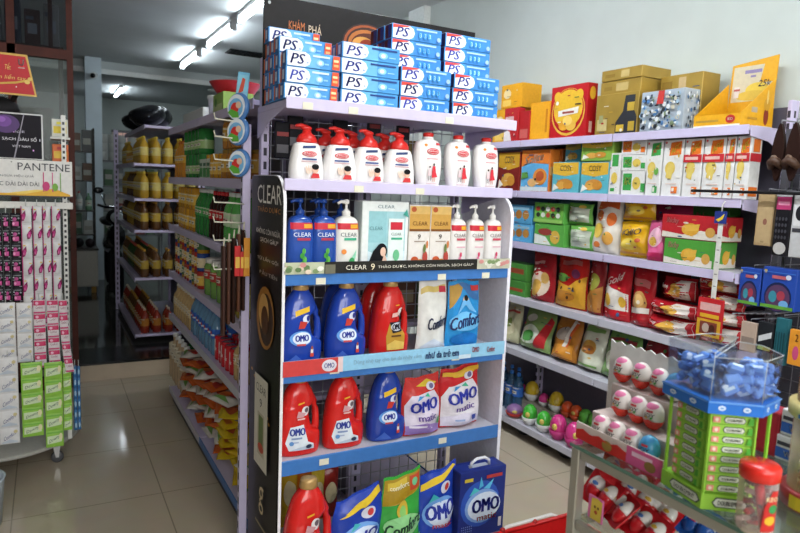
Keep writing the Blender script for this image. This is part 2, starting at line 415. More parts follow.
p = onZ(212, 81, 2.76)
m = MB(); m.lathe([(.02, .002), (.055, -.01), (.06, -.03), (.04, -.045)], K('cfd4d2'), (p.x * 9.6 / p.y, 9.6, 2.758), 20); tag(m.build('smoke_detector'), 'round white smoke detector on the back ceiling', 'smoke detector')
u = Unit('security_camera', 'small pale security camera with dark lens on the pillar top', 'camera', (.56, 8.97, 2.66))
b = MB(); b.tube([(.56, 9.0, 2.69), (.56, 8.93, 2.69)], .018, K('c3c8c9')); u.part('bracket', b)
b = MB(); b.tube([(.545, 8.95, 2.68), (.52, 8.82, 2.655)], .036, K('c9cdce'), 14); h_ = u.part('housing', b)
b = MB(); b.tube([(.52, 8.825, 2.656), (.5175, 8.808, 2.652)], .028, K('17191b', .2), 14); u.part('lens', b, h_)

# ------------------------------------------------------------------ shelving
def ticket(u, parent, x, y, z, w=.035, h=.022, axis='y'):
    b = MB()
    if axis == 'y': b.box(x - w / 2, y - .0015, z, x + w / 2, y, z + h, 'dcd8c4')
    else: b.box(x - .0015, y - w / 2, z, x, y + w / 2, z + h, 'dcd8c4')
    u.part('price_ticket', b, parent)
def slotted_post(b, x0, x1, y0, y1, z0, z1, faces, mat=LAV):
    b.box(x0, y0, z0, x1, y1, z1, mat, .002)
    z = z0 + .1
    while z < z1 - .05:
        if 'y' in faces: b.box((x0 + x1) / 2 - .006, y0 - .0006, z, (x0 + x1) / 2 + .006, y0 + .0004, z + .028, '3a3744')
        if 'x' in faces: b.box(x0 - .0006, (y0 + y1) / 2 - .006, z, x0 + .0004, (y0 + y1) / 2 + .006, z + .028, '3a3744')
        z += .05

# end unit facing the shopfront
EX0, EX1, EY0, EY1 = .676, 1.585, 2.0, 2.34
ZS = [.11, .51, .835, 1.15, 1.462, 1.72]
end = Unit('end_shelving', 'tall end of aisle shelving unit full of detergent and shampoo', 'shelving', (1.125, 2.17, 0))
rails = []
for k, z in enumerate(ZS):
    yf = 1.885 if k == 0 else EY0
    b = MB(); b.box(EX0, yf + .004, z - .022, EX1, EY1, z, LAV if k > 3 else WHITE_SHELF, .002); sh = end.part('shelf', b)
    b = MB(); c = BLUE_RAIL if k in (1, 2, 3) else LAV
    b.box(EX0 - .008, yf - .002, z - (.048 if k in (1, 2) else .032), EX1 + .003, yf + .004, z + .006, c, .002); r = end.part('price_rail', b, sh if k < 0 else sh)
    for x in {0: (), 1: (.83, 1.32), 2: (.86, 1.36), 3: (.8, 1.28, 1.48), 4: (.93, 1.17), 5: (.74, .9, 1.28)}[k]: ticket(end, sh, x, EY0 - .0025, z - .03)
for x, nm in ((EX0 + .015, 0), (EX1 - .045, 1)):
    b = MB(); slotted_post(b, x, x + .03, EY1, EY1 + .03, 0, 1.9, 'y'); end.part('upright', b)
b = MB()
for k in range(19): b.tube([(EX0 + .05 + .046 * k, EY1 - .004, .08), (EX0 + .05 + .046 * k, EY1 - .004, 1.7)], .0018, K('b9bac4', .3, .5), 5)
for k in range(34): b.tube([(EX0 + .04, EY1 - .006, .1 + .048 * k), (EX1 - .04, EY1 - .006, .1 + .048 * k)], .0018, K('b9bac4', .3, .5), 5)
end.part('wire_mesh', b)
def arch(y0, y1, z1, r=.09): # side panel outline with one rounded front corner
    return [(y1, .0), (y1, z1), (y0 + r, z1)] + [(y0 + r - r * math.sin(t * PI / 12), z1 - r + r * math.cos(t * PI / 12)) for t in range(1, 7)] + [(y0, 0)]
b = MB(); b.prism(arch(EY0, EY1, 1.44), EX1 + .004, EX1 + .018, K('e6e4ee', .4), 'x'); end.part('side_panel', b, None, 'pale lavender side panel with a rounded top corner')
for z, x in ((1.72, EX0), (1.72, EX1 - .003), (1.462, EX0), (1.462, EX1 - .003)):
    b = MB(); b.prism([(EY0 + .02, z - .022), (EY1, z - .022), (EY1, z - .11), (EY1 - .05, z - .1), (EY1 - .14, z - .06)], x, x + .003, LAV, 'x'); end.part('bracket', b)
# black printed board on the left flank
PX = EX0 - .017
b = MB(); b.prism(arch(EY0 - .004, EY1, 1.475), PX, PX + .006, K('15130f', .3), 'x')
b.prism(arch(EY0 - .006, EY1 + .0, 1.478), PX + .006, PX + .016, K('e6e4e6', .4), 'x')
pf = lambda u, v, L: (PX - EPS * L, EY1 - u * (EY1 - EY0), v * 1.475)
def fr(px, py): q = onX(px, py, PX); return ((EY1 - q.y) / (EY1 - EY0), q.z / 1.475)
def tx(body, x0, y0, x1, y1, c, bold=.01):
    a = fr(x0, y0); d = fr(x1, y0); e = fr((x0 + x1) / 2, y1); return ('t', body, (a[0] + d[0]) / 2, (a[1] + d[1]) / 2 * .5 + e[1] * .5, abs(d[0] - a[0]), max(.012, (a[1] + d[1]) / 2 - e[1]), c, bold)
P = [tx('CLEAR', 258, 185, 282, 204, 'efece6', 0), tx('THẢO DƯỢC', 258, 206, 281, 214, 'c98a45'), tx('KHÔNG CÒN NGỨA,', 257, 228, 281, 236, 'e8e2dc'),
     tx('SẠCH GÀU*', 261, 238, 279, 245, 'e8e2dc'), tx('TỪ LẦN GỘI', 258, 257, 279, 263, 'd8d2cc'), tx('ĐẦU TIÊN', 260, 271, 278, 277, 'b8b2ac')]
c = fr(266, 318)
P += [('e', c[0], c[1], .3, .075, 'a5702c'), ('e', c[0] + .03, c[1] - .003, .24, .062, '3a220e'), ('e', c[0] - .04, c[1] + .012, .17, .045, 'd9a860'), ('e', c[0] + .0, c[1] - .006, .12, .035, '5a3515')]
for k in range(9): P.append(('e', .15 + .08 * k + .03 * (k % 2), .52 - .012 * k, .03, .004, 'b8863c'))
a, d = fr(257, 371), fr(270, 478)
P += [('r', a[0], d[1], a[0] + .46, a[1], 'd9d4c4'), ('r', a[0] + .12, d[1] + .03, a[0] + .36, a[1] - .09, 'bfb79f'), ('r', a[0] + .16, d[1] + .05, a[0] + .32, d[1] + .13, '6b7d45'),
      ('e', a[0] + .24, d[1] + .05, .1, .012, 'c24a2a'), ('t', 'CLEAR', a[0] + .23, a[1] - .03, .34, .02, '3b342a', 0), ('t', '9', a[0] + .23, a[1] - .065, .08, .022, '3b342a', 0)]
e = fr(263, 500); P += [('t', 'g', e[0], e[1], .16, .07, 'd2bd94', 0), ('r', e[0] - .2, e[1] - .07, e[0] + .25, e[1] - .064, '8d8062')]
stamp(b, P, pf, aspect=.34 / 1.475)
end.part('promotional_board', b, None, 'black printed board with gold swirl and white edge')
# printed strips along the shelf fronts
b = MB(); z0, z1 = 1.157, 1.196; b.box(EX0 - .004, EY0 - .008, z0, EX1 + .004, EY0 - .005, z1, '2b2a27')
P = [('r', 0, 0, .15, 1, 'b9bfa2'), ('r', .83, 0, 1, 1, 'c3c3ae')]
for k in range(26):
    u = rnd.uniform(0, .14) if k % 2 else rnd.uniform(.84, 1); P.append(('e', u, rnd.uniform(.15, .85), .012, .2, rnd.choice(['e7e6da', '7d9465', 'c98a86', '5f7a4e', 'dcc9b4'])))
P += [('r', .15, 0, .19, .8, '6b6a58'), ('t', 'CLEAR', .275, .5, .085, .4, 'e4dfd0', 0), ('t', '9', .343, .52, .016, .58, 'f0e2c0', 0), ('t', 'THẢO DƯỢC, KHÔNG CÒN NGỨA, SẠCH GÀU*', .585, .5, .44, .38, 'e4dfd0', 0)]
stamp(b, P, lambda u, v, L: (EX0 - .004 + u * (EX1 - EX0 + .008), EY0 - .008 - EPS * L, z0 + v * (z1 - z0)), aspect=24); end.part('printed_strip', b, None, 'dark strip with flowers and white lettering')
b = MB(); z2, z3 = .812, .865; b.box(EX0 - .004, EY0 - .008, z2, EX1 + .004, EY0 - .005, z3, '8fc3e0')
P = [('r', 0, 0, .235, 1, 'c9413f'), ('e', .18, .5, .03, .4, 'd9d6e2'), ('t', 'OMO', .18, .5, .04, .34, '3c3f9c', .03), ('r', .215, .0, .235, 1, 'e3c9c9'),
     ('t', 'Dùng nhẹ tay cho làn da nhạy cảm', .43, .5, .3, .4, '7fa0b4', 0), ('t', 'như da trẻ em', .68, .52, .16, .56, '2c3b86', .03),
     ('t', 'OMO', .845, .58, .035, .4, 'c94a50', .03), ('t', 'Comfort', .925, .5, .04, .4, 'c94a50', .02), ('r', .76, .0, .82, .3, 'c9dcea')]
stamp(b, P, lambda u, v, L: (EX0 - .004 + u * (EX1 - EX0 + .008), EY0 - .008 - EPS * L, z2 + v * (z3 - z2)), aspect=17.5); end.part('printed_strip', b, None, 'light blue strip with a red left end and dark blue words')

# header board above the top shelf
HX0, HX1, HZ0, HZ1 = .69, 1.6, 1.722, 2.115
hb = MB(); hb.box(HX0, EY1 - .012, HZ0, HX1, EY1 - .002, HZ1, K('2a2828', .35), .001)
hp = lambda px, py: ((onY(px, py, EY1 - .012).x - HX0) / (HX1 - HX0), (onY(px, py, EY1 - .012).z - HZ0) / (HZ1 - HZ0))
c = hp(367, 43); P = []
for rx, ry, dx, col in ((.115, .2, 0, '3a211a'), (.108, .185, 0, '9c4a1c'), (.1, .165, .003, '3a1c14'), (.085, .14, -.004, 'b86a2a'), (.08, .11, .006, '5a2616'), (.05, .07, -.02, 'd99a48'), (.035, .05, .0, 'a03a1c')):
    P.append(('e', c[0] + dx, c[1] - .02, rx, ry, col))
a = hp(303, 30); P += [('t', 'KHÁM', a[0] - .028, a[1] + .035, .066, .095, 'c9743f', .015), ('t', 'PHÁ', a[0] + .05, a[1] + .022, .056, .095, 'd9c3a8', .015), ('e', .02, .93, .006, .014, 'b9b9b9')]
a = hp(460, 39); P += [('r', a[0] - .02, a[1] - .03, a[0] - .005, a[1] + .03, 'c9c3bc'), ('r', a[0] + .01, a[1] - .03, a[0] + .02, a[1] + .03, 'c9c3bc')]
stamp(hb, P, lambda u, v, L: (HX0 + u * (HX1 - HX0), EY1 - .012 - EPS * L, HZ0 + v * (HZ1 - HZ0)), aspect=(HX1 - HX0) / (HZ1 - HZ0))
tag(hb.build('header_board'), 'long black header board with orange swirl behind the stacked toothpaste', 'sign')

# gondola behind the end unit
GX0, GX1, GY0, GY1 = .68, 1.58, 2.40, 4.30
GZ = [.1, .587, .868, 1.165, 1.457, 1.755]
gon = Unit('gondola_shelving', 'long double sided lavender gondola behind the end unit', 'shelving', (1.13, 3.35, 0), 'gondolas along the left aisle')
b = MB(); b.box(1.125, GY0, 0, 1.135, GY1, 1.75, K('8e8a9c', .5)); gon.part('back_panel', b)
for k, z in enumerate(GZ):
    for bay in (0, 1):
        y0, y1 = GY0 + .95 * bay + .002, GY0 + .95 * bay + .946
        for x0, x1, fx in ((GX0, 1.125, GX0), (1.135, GX1, GX1)):
            b = MB(); b.box(x0, y0, z - .02, x1, y1, z, LAV, .002); s_ = gon.part('shelf', b)
            b = MB(); b.box(fx - .004 if fx == GX0 else fx, y0, z - .034, fx if fx == GX0 else fx + .004, y1, z + .006, BLUE_RAIL if k == 0 and bay == 0 else (WHITE_SHELF if k < 2 else LAV), .001); gon.part('price_rail', b, s_)
for y in (GY0 - .03, GY0 + .945, GY1 - .01):
    for x in (1.1,): b = MB(); slotted_post(b, x, x + .06, y, y + .03, 0, 1.85, 'y'); gon.part('upright', b)
b = MB(); b.box(GX0 + .02, GY0, 0, GX1 - .02, GY1, .078, K('3d3d44')); gon.part('plinth', b)
# slotted hanging post at the near corner of the gondola
hpst = Unit('slotted_post', 'tall lavender slotted post between the black board and the aisle shelves', 'post', (.64, 2.37, 0))
b = MB(); slotted_post(b, .63, .66, 2.36, 2.39, 0, 1.66, 'x'); hpst.part('post', b)
for z in (1.66, 1.60, 1.52, 1.37, 1.30, 1.235, 1.13):
    b = MB(); b.tube([(.635, 2.357, z), (.58, 2.335, z + .004), (.52, 2.32, z + .006), (.515, 2.319, z + .025)], .003, K('d8d6c2', .4), 6); hpst.part('hook', b)

# second gondola on the raised floor
g2 = Unit('gondola_shelving', 'dim second gondola standing on the raised floor farther back', 'shelving', (1.1, 5.9, .134), 'gondolas along the left aisle')
Z2 = [.2, .66, 1.04, 1.29, 1.564, 1.86]
b = MB(); b.box(1.1, 5.42, .134, 1.11, 6.9, 1.85, K('6d6a78', .5)); g2.part('back_panel', b)
for k, z in enumerate(Z2):
    for bay in (0, 1):
        y0, y1 = 5.42 + .74 * bay, 5.42 + .74 * bay + .736
        x0 = .6 if k < 5 else .68
        b = MB(); b.box(x0, y0, z - .02, 1.1, y1, z, LAV, .002); s_ = g2.part('shelf', b)
        b = MB(); b.box(x0 - .004, y0, z - .032, x0, y1, z + .004, LAV, .001); g2.part('price_rail', b, s_)
for y in (5.4, 6.88):
    b = MB(); slotted_post(b, 1.08, 1.13, y, y + .03, .134, 1.95, 'y'); g2.part('upright', b)
b = MB(); slotted_post(b, .58, .62, 6.9, 6.93, .134, 1.9, 'y'); g2.part('upright', b)

# wall shelving on the right
RX0, RX1 = 2.42, 2.70
RZ = [.1, .528, .84, 1.165, 1.462, 1.752]
RY = [1.60, 2.30, 3.0, 3.7]
wallu = []
for bay in range(3):
    y0, y1 = RY[bay], RY[bay + 1]
    u = Unit('wall_shelving', ['wall shelving bay nearest the shopfront, under the yellow display tray', 'middle wall shelving bay, under the red biscuit box', 'far wall shelving bay half hidden behind the end unit'][bay], 'shelving', (2.56, (y0 + y1) / 2, 0), 'wall shelving bays on the right')
    b = MB(); b.box(RX1, y0, .05, RX1 + .01, y1, 1.85, K('5f5c6a', .6)); u.part('back_panel', b)  # dark colour carries the shade behind the goods
    for k, z in enumerate(RZ):
        b = MB(); b.box(RX0, y0 + .003, z - .02, RX1, y1 - .003, z, WHITE_SHELF, .002); s_ = u.part('shelf', b)
        b = MB(); b.box(RX0 - .005, y0 + .003, z - .034, RX0, y1 - .003, z + .004, LAV if k > 2 else WHITE_SHELF, .001); u.part('price_rail', b, s_)
    for y in ((y0, y1) if bay == 2 else (y0,)):
        b = MB(); slotted_post(b, RX1 - .05, RX1, y - .018, y, 0, 1.87, 'xy'); u.part('upright', b)
    if bay == 0:
        for z in RZ[1:]:
            b = MB(); pts = [(RX0 + .002, z - .0), (RX1 - .04, z + .0), (RX1 - .04, z - .15), (RX1 - .07, z - .14), (RX1 - .1, z - .08), (RX1 - .16, z - .055), (RX0 + .002, z - .04)]
            b.prism(pts, y0 - .004, y0, LAV, 'y'); u.part('bracket', b)
    wallu.append(u)
# ------------------------------------------------------------------ end unit, top shelf: toothpaste
def paste_prints(kind):
    P = [('r', .0, .04, 1, .96, '4a97d6'), ('r', .34, .04, .62, .96, '6cb4e2'), ('p', [(.02, .04), (.34, .04), (.42, .2), (.45, .5), (.42, .8), (.34, .96), (.02, .96)], 'eceef6'),
         ('t', 'PS', .205, .5, .27, .64, '2b3a9a', .03, .275), ('e', .385, .32, .02, .06, '9fb2dc')]
    if kind == 0:
        P += [('r', .48, .72, .8, .84, 'cfe2f4'), ('e', .62, .38, .07, .2, '9ad0f0'), ('e', .62, .38, .035, .12, 'e6f4fb'), ('r', .7, .3, .78, .4, '8cc4ea'),
              ('p', [(.845, .06), (.985, .06), (.985, .94), (.86, .94)], 'e2532c'), ('r', .87, .55, .96, .7, 'f5d9a0'), ('r', .87, .25, .96, .4, 'f0b070')]
    elif kind == 1:
        P += [('r', .5, .74, .95, .86, '20407f'), ('e', .7, .4, .08, .22, '86c6ee'), ('e', .7, .4, .04, .13, 'e3f3fb'), ('r', .8, .3, .92, .36, '9ed0f0')]
    else:
        P = P[:1] + [('r', .45, .04, 1, .96, '3f86cc'), P[2], ('p', [(.02, .7), (.02, .96), (.36, .96), (.3, .86)], 'e0463a'), P[3], ('r', .48, .76, .9, .88, 'a9cdf0')] + [('t', '1', .56 + .09 * k, .42, .03, .34, '7fd0f2', .05) for k in range(3)] + [('e', .56 + .09 * k, .42, .038, .24, '3f9be0') for k in range(3)] + [('t', '3', .56 + .09 * k, .42, .03, .3, 'cdeefb', .04) for k in range(3)] + [('e', .93, .3, .04, .16, '9fc0ee')]
    return P
def paste(kind, w):
    end_p = [('r', .04, .04, .96, .96, '3a6fb8'), ('r', .04, .04, .3, .96, 'd9743c'), ('r', .45, .2, .8, .8, 'cdd8ea')] if kind < 2 else [('r', .04, .04, .96, .96, '5a1f2c'), ('r', .5, .1, .9, .9, '2a3f86')]
    m = carton_mesh(w, .05, .052, '4a92cf', paste_prints(kind), None, end_p, end_p, [('r', .02, .05, .98, .95, '3d86cc'), ('r', .05, .2, .4, .8, 'dde4f2')], .0012)
    return Proto(tag(m.build('toothpaste_box'), 'toothpaste box', 'toothpaste', 'toothpaste boxes on the top shelf'))
PW = (.184, .216, .204)
PB = [paste(k, PW[k]) for k in range(3)]
ROWN = ['front row', 'second row', 'third row', 'rear row']
def paste_stack(kind, x0, y, n, desc):
    for k in range(n):
        j = rnd.uniform(-.004, .004)
        PB[kind].at((x0 + PW[kind] / 2 + j, y, ZS[5] + .0015 + k * .0512), rnd.uniform(-.015, .015), '%s toothpaste box, %sfrom bottom, %s' % (('orange ended', 'blue', 'red cornered')[kind], NTH[k], desc))
for r, n in enumerate((3, 4, 4, 5)): paste_stack(0, .672, 2.025 + .0585 * r, n, 'leftmost stack, ' + ROWN[r])
for r, n in enumerate((4, 4, 3)): paste_stack(1, .866, 2.025 + .0585 * r, n, 'second stack from left, ' + ROWN[r])
for r, n in enumerate((3, 6, 6, 6)): paste_stack(2, 1.091 - .012 * (r > 0), 2.025 + .0585 * r, n, 'third stack from left, ' + ROWN[r])
for r, n in enumerate((3, 6, 5)): paste_stack(2, 1.306 - .004 * (r > 0), 2.025 + .0585 * r, n, 'rightmost stack, ' + ROWN[r])

# ------------------------------------------------------------------ end unit, bottles
def pump(root, x, z, m, s=1., nz=.04, r=.016, face=-1):
    b = MB(); b.lathe([(r, 0), (r, .018 * s), (r * .55, .024 * s), (r * .3, .03 * s), (r * .3, .046 * s)], m, (x, 0, z), 16); c = b.build('pump_collar', root)
    b = MB(); b.lathe([(r * .55, 0), (r * .7, .003), (r * .65, .011), (r * .3, .014)], m, (x, 0, z + .044 * s), 14)
    b.tube([(x, 0, z + .052 * s), (x + face * nz * .6, -.003, z + .052 * s), (x + face * nz, -.004, z + .046 * s)], [.0055, .005, .004], m, 8); b.build('pump_head', c); return c
HW = K('e9e6e4', .28, 0, .02, 20, 0, .3)
RED = K('d02a24', .3, 0, .04, 20, 0, .3)
# short hand wash
def hand_wash():
    t = thing('hand_wash_bottle', 'x', 'hand wash', group='hand wash bottles on the second shelf')
    pr = smooth_prof([(0, -.046, .046, .026), (.008, -.051, .051, .03), (.05, -.051, .050, .031), (.1, -.044, .042, .03), (.122, -.038, .036, .026), (.128, -.026, .025, .02)])
    b = MB(); b.loft([sring(z, l, r, d, 2.6) for z, l, r, d in pr], HW); body = b.build('body', t)
    b = MB(); P = [('p', [(.28, .83), (.66, .86), (.68, .93), (.3, .9)], '2e3f6e'), ('e', .48, .7, .21, .075, 'cc3038'), ('e', .48, .7, .18, .055, 'e9dfe0'), ('e', .48, .7, .165, .045, 'cc3038'), ('t', 'Lifebuoy', .48, .7, .28, .055, 'f0e6e6', .02),
         ('r', .26, .54, .68, .585, '46578c'), ('r', .24, .49, .7, .515, 'c9a0a8'), ('e', .64, .3, .1, .1, 'e3b59c'), ('e', .64, .37, .11, .075, '1c1a1c'), ('p', [(.5, .08), (.78, .08), (.74, .2), (.56, .2)], 'cf3a3c'),
         ('e', .44, .26, .085, .075, 'edd0bd'), ('e', .36, .33, .022, .06, 'edd0bd'), ('e', .42, .35, .02, .06, 'edd0bd'), ('e', .48, .34, .02, .055, 'edd0bd')]
    stamp(b, P, body_map(pr, 2.6, .128, .104), True, .104 / .128); b.build('label_print', body)
    b = MB(); b.lathe([(.029, 0), (.031, .004), (.030, .014), (.024, .026), (.014, .034), (.012, .044)], RED, (0, 0, .126), 20, .85); cap = b.build('cap', t)
    b = MB(); b.ellipsoid((-.002, 0, .176), .017, .012, .009, RED); b.tube([(0, 0, .178), (-.02, -.004, .184), (-.036, -.006, .181)], [.009, .007, .0045], RED); b.build('pump_head', t)
    return Proto(t)
hw = hand_wash()
def ex(px, py=300, Y=2.06): return onY(px, py, Y).x
for k, px in enumerate((306, 339, 368, 398.5)):
    hw.at((ex(px, 150), 2.055, ZS[4] + .001), .05 * (-1) ** k, 'white pump bottle with red top, %s on the hand wash shelf' % ('leftmost', 'second from the left', 'third from the left', 'fourth from the left')[k], sc=(1.17, 1.05, .98))
for k, px in enumerate((326, 353, 385)):
    hw.at((onY(px, 150, 2.15).x, 2.15, ZS[4] + .001), 0, 'white pump bottle with red top standing behind, %s of the back row' % ('left', 'middle', 'right')[k])
def body_wash():
    t = thing('body_wash_bottle', 'x', 'body wash', group='tall body wash bottles on the second shelf')
    pr = smooth_prof([(0, -.032, .04, .024), (.006, -.037, .044, .028), (.05, -.046, .05, .03), (.1, -.051, .05, .03), (.14, -.05, .045, .028), (.16, -.04, .034, .024), (.166, -.02, .018, .018)])
    b = MB(); b.loft([sring(z, l, r, d, 2.5) for z, l, r, d in pr], HW); body = b.build('body', t)
    b = MB(); P = [('e', .28, .87, .06, .03, 'e58a3a'), ('r', .66, .88, .86, .93, 'd0444a'), ('e', .55, .74, .24, .07, 'cc3038'), ('e', .55, .74, .21, .052, 'e9dfe0'), ('e', .55, .74, .195, .043, 'cc3038'), ('t', 'Lifebuoy', .55, .74, .32, .05, 'f0e6e6', .02),
         ('r', .3, .575, .72, .595, 'd49aa0'), ('e', .57, .46, .035, .03, '3a2422'), ('p', [(.5, .18), (.5, .3), (.52, .43), (.62, .43), (.65, .3), (.72, .2)], 'cf3440'), ('r', .53, .1, .56, .19, 'd9a090'), ('r', .6, .1, .63, .19, 'd9a090'),
         ('e', .4, .41, .03, .025, '3a2422'), ('p', [(.34, .22), (.46, .22), (.45, .37), (.36, .37)], 'e9cfd2'), ('r', .36, .12, .38, .22, '4a3a4a'), ('r', .42, .12, .44, .22, '4a3a4a'), ('r', .3, .05, .7, .065, 'd9b9bb')]
    stamp(b, P, body_map(pr, 2.5, .166, .1), True, .1 / .166); b.build('label_print', body)
    b = MB(); b.lathe([(.018, 0), (.018, .009), (.013, .011)], HW, (0, 0, .165), 18); b.build('neck', t)
    b = MB(); b.lathe([(.016, 0), (.018, .003), (.018, .012), (.012, .015)], RED, (0, 0, .175), 18); b.build('cap', t)
    return Proto(t)
bw = body_wash()
for k, px in enumerate((427, 457, 485)):
    bw.at((ex(px, 150), 2.055, ZS[4] + .001), 0, 'tall white body wash bottle with flat red cap, %s of three' % ('leftmost', 'middle', 'rightmost')[k], sc=(1.1, 1.05, 1.02))
b = MB()
blk = []
for k, (px, py, n) in enumerate(((283, 125, 5), (296, 118, 3), (341, 122, 3), (375, 118, 3), (404, 122, 2))):
    q = onY(px, py, 2.30)
    b = MB(); b.box(-.03, 0, -.12, .03, .012, .012, '25252a', .004); b.box(-.022, -.002, -.1, .022, 0, -.07, '6b6b70'); b.box(-.022, -.002, -.04, .022, 0, -.025, '9a3a3a')
    o = b.build('hanging_pack', None, (q.x, 2.30, q.z)); tag(o, 'small black pack hung on the mesh behind the pump bottles, %s' % ('by the left edge', 'behind the leftmost bottle', 'behind the second bottle', 'behind the third bottle', 'behind the fourth bottle')[k], 'hanging pack', 'black packs on the mesh')

def shampoo(col, cap, P, nm, h=.168):
    t = thing('shampoo_bottle', 'x', 'shampoo', group='shampoo bottles on the third shelf')
    pr = smooth_prof([(0, -.035, .035, .024), (.006, -.039, .039, .028), (.06, -.04, .04, .03), (h * .82, -.037, .037, .028), (h * .95, -.03, .03, .024), (h, -.014, .014, .014)])
    b = MB(); b.loft([sring(z, l, r, d, 3) for z, l, r, d in pr], K(col, .22, 0, .03, 20, 0, .4)); body = b.build('body', t)
    b = MB(); stamp(b, P, body_map(pr, 3, h, .08), True, .08 / h); b.build('label_print', body)
    pump(t, 0, h - .002, K(cap, .25, 0, .03, 20), .85, .03, .013); return Proto(t)
def clear_label(band, word, accents):
    return [('r', .08, .77, .92, .88, 'c5283a'), ('r', .55, .79, .88, .86, 'd9a02e'), ('t', 'CLEAR', .5, .68, .66, .07, word, 0), ('r', .3, .58, .8, .625, band)] + accents
leaf = lambda c, c2: [('e', .55, .4, .07, .05, c2), ('e', .48, .32, .08, .05, c), ('e', .58, .25, .08, .06, c2), ('e', .5, .17, .09, .06, c), ('r', .53, .1, .56, .45, c)]
blu = shampoo('234a9c', '1d3f86', clear_label('a53048', 'dfe8f6', leaf('3f9a3c', '68b84a')), 'blue')
wgr = shampoo('e6e4de', 'e8e6e0', clear_label('3fa884', '4a5a5a', [('e', .3, .38, .1, .045, 'e58a3a'), ('p', [(.35, .08), (.8, .42), (.78, .28), (.6, .08)], '8fd0b0'), ('e', .62, .2, .12, .08, '3fa060'), ('e', .5, .12, .14, .05, '68b86a')]), 'green')
wpk = shampoo('e6e2de', 'e8e6e2', clear_label('c24a5c', '5a4a4a', [('r', .3, .44, .8, .46, 'd9a0b0'), ('e', .55, .3, .06, .05, 'd4446a'), ('e', .5, .2, .09, .06, 'e38aa6'), ('e', .6, .15, .1, .05, 'e9b0c0'), ('e', .4, .1, .12, .04, 'e3a0b4')]), 'pink')
zc = ZS[3] + .001; SH = (1.16, 1.05, 1.17); SH2 = (1.0, 1.0, 1.15)
blu.at((ex(299.5, 235), 2.06, zc), 0, 'blue shampoo pump bottle, left of the pair beside the black board', sc=SH)
blu.at((ex(323, 235), 2.06, zc), 0, 'blue shampoo pump bottle, right of the pair, next to a white pump bottle', sc=SH)
wgr.at((ex(345.5, 235), 2.06, zc), 0, 'white shampoo pump bottle with green band beside the blue pump bottles', sc=SH)
for k, px in enumerate((456, 474, 491.5)): wpk.at((ex(px, 235), 2.06, zc), 0, 'white shampoo pump bottle with pink flowers, %s of three at the right end' % ('left', 'middle', 'right')[k], sc=SH2)
for k, px in enumerate((318, 340)): blu.at((onY(px, 235, 2.16).x, 2.16, zc), 0, 'blue shampoo pump bottle of the back row, standing %s' % ('between the two front blue bottles', 'behind the white green-banded bottle')[k])
# gift box with window
x0, x1 = ex(358, 235), ex(405, 235); w = x1 - x0
P = [('r', .01, .01, .99, .99, 'e2e6e4'), ('r', .14, .07, .93, .86, '9fc9cf'), ('r', .14, .42, .52, .86, '8fc0c6'), ('p', [(.14, .07), (.14, .3), (.5, .2), (.93, .3), (.93, .07)], 'cfe3ea'), ('t', 'CLEAR', .5, .925, .36, .045, '5c7a80', 0), ('t', 'CLEAR', .3, .62, .28, .05, '4f7d86', .0),
     ('r', .56, .1, .9, .76, 'dfe9e6'), ('r', .6, .6, .86, .71, 'c5283a'), ('t', 'CLEAR', .73, .54, .22, .04, '45625e', 0), ('r', .62, .46, .86, .49, '3fa884'), ('e', .74, .24, .07, .08, '6fbe8c'),
     ('e', .42, .3, .12, .11, '17181c'), ('p', [(.1, .05), (.24, .3), (.34, .38), (.44, .28), (.46, .12), (.6, .05)], '17181c'), ('e', .45, .29, .06, .065, 'e0bba6'), ('p', [(.42, .12), (.48, .275), (.56, .12), (.62, .05), (.4, .05)], 'dfb9a4'), ('p', [(.86, .82), (.98, .78), (.94, .9)], '3f9a8c')]
carton('gift_box', 'large pale green shampoo gift box with a window and a woman printed', 'shampoo box', ((x0 + x1) / 2, 2.035, zc), 0, w * .98, .252, .07, 'd9dedb', P, 'c7d2d0')
x0, x1 = ex(406, 235), ex(448, 235); w = (x1 - x0) / 2 * .985
P = [('r', .02, .62, .98, .98, 'c99a4a'), ('r', .02, .86, .98, .98, 'd6b068'), ('e', .2, .93, .12, .04, 'b5562e'), ('r', .02, .6, .98, .635, '7a4a20'), ('t', 'CLEAR', .5, .72, .7, .06, '6b4218', 0), ('t', '9', .48, .52, .14, .07, '5a3d28', .02), ('r', .25, .44, .75, .455, '9a8a7a'),
     ('e', .3, .16, .18, .06, 'c2562e'), ('e', .55, .13, .16, .05, 'd98a3a'), ('e', .78, .2, .12, .1, 'b5463a'), ('e', .74, .34, .06, .07, '6b7d45'), ('e', .85, .4, .05, .06, 'c9763a')]
for k in range(2): carton('shampoo_box', 'white and gold shampoo box, %s of the pair' % ('left', 'right')[k], 'shampoo box', (x0 + w * (.5 + 1.015 * k), 2.04, zc), 0, w, .243, .06, 'e3ddd6', P, 'cfc4b4', group='white and gold shampoo boxes')

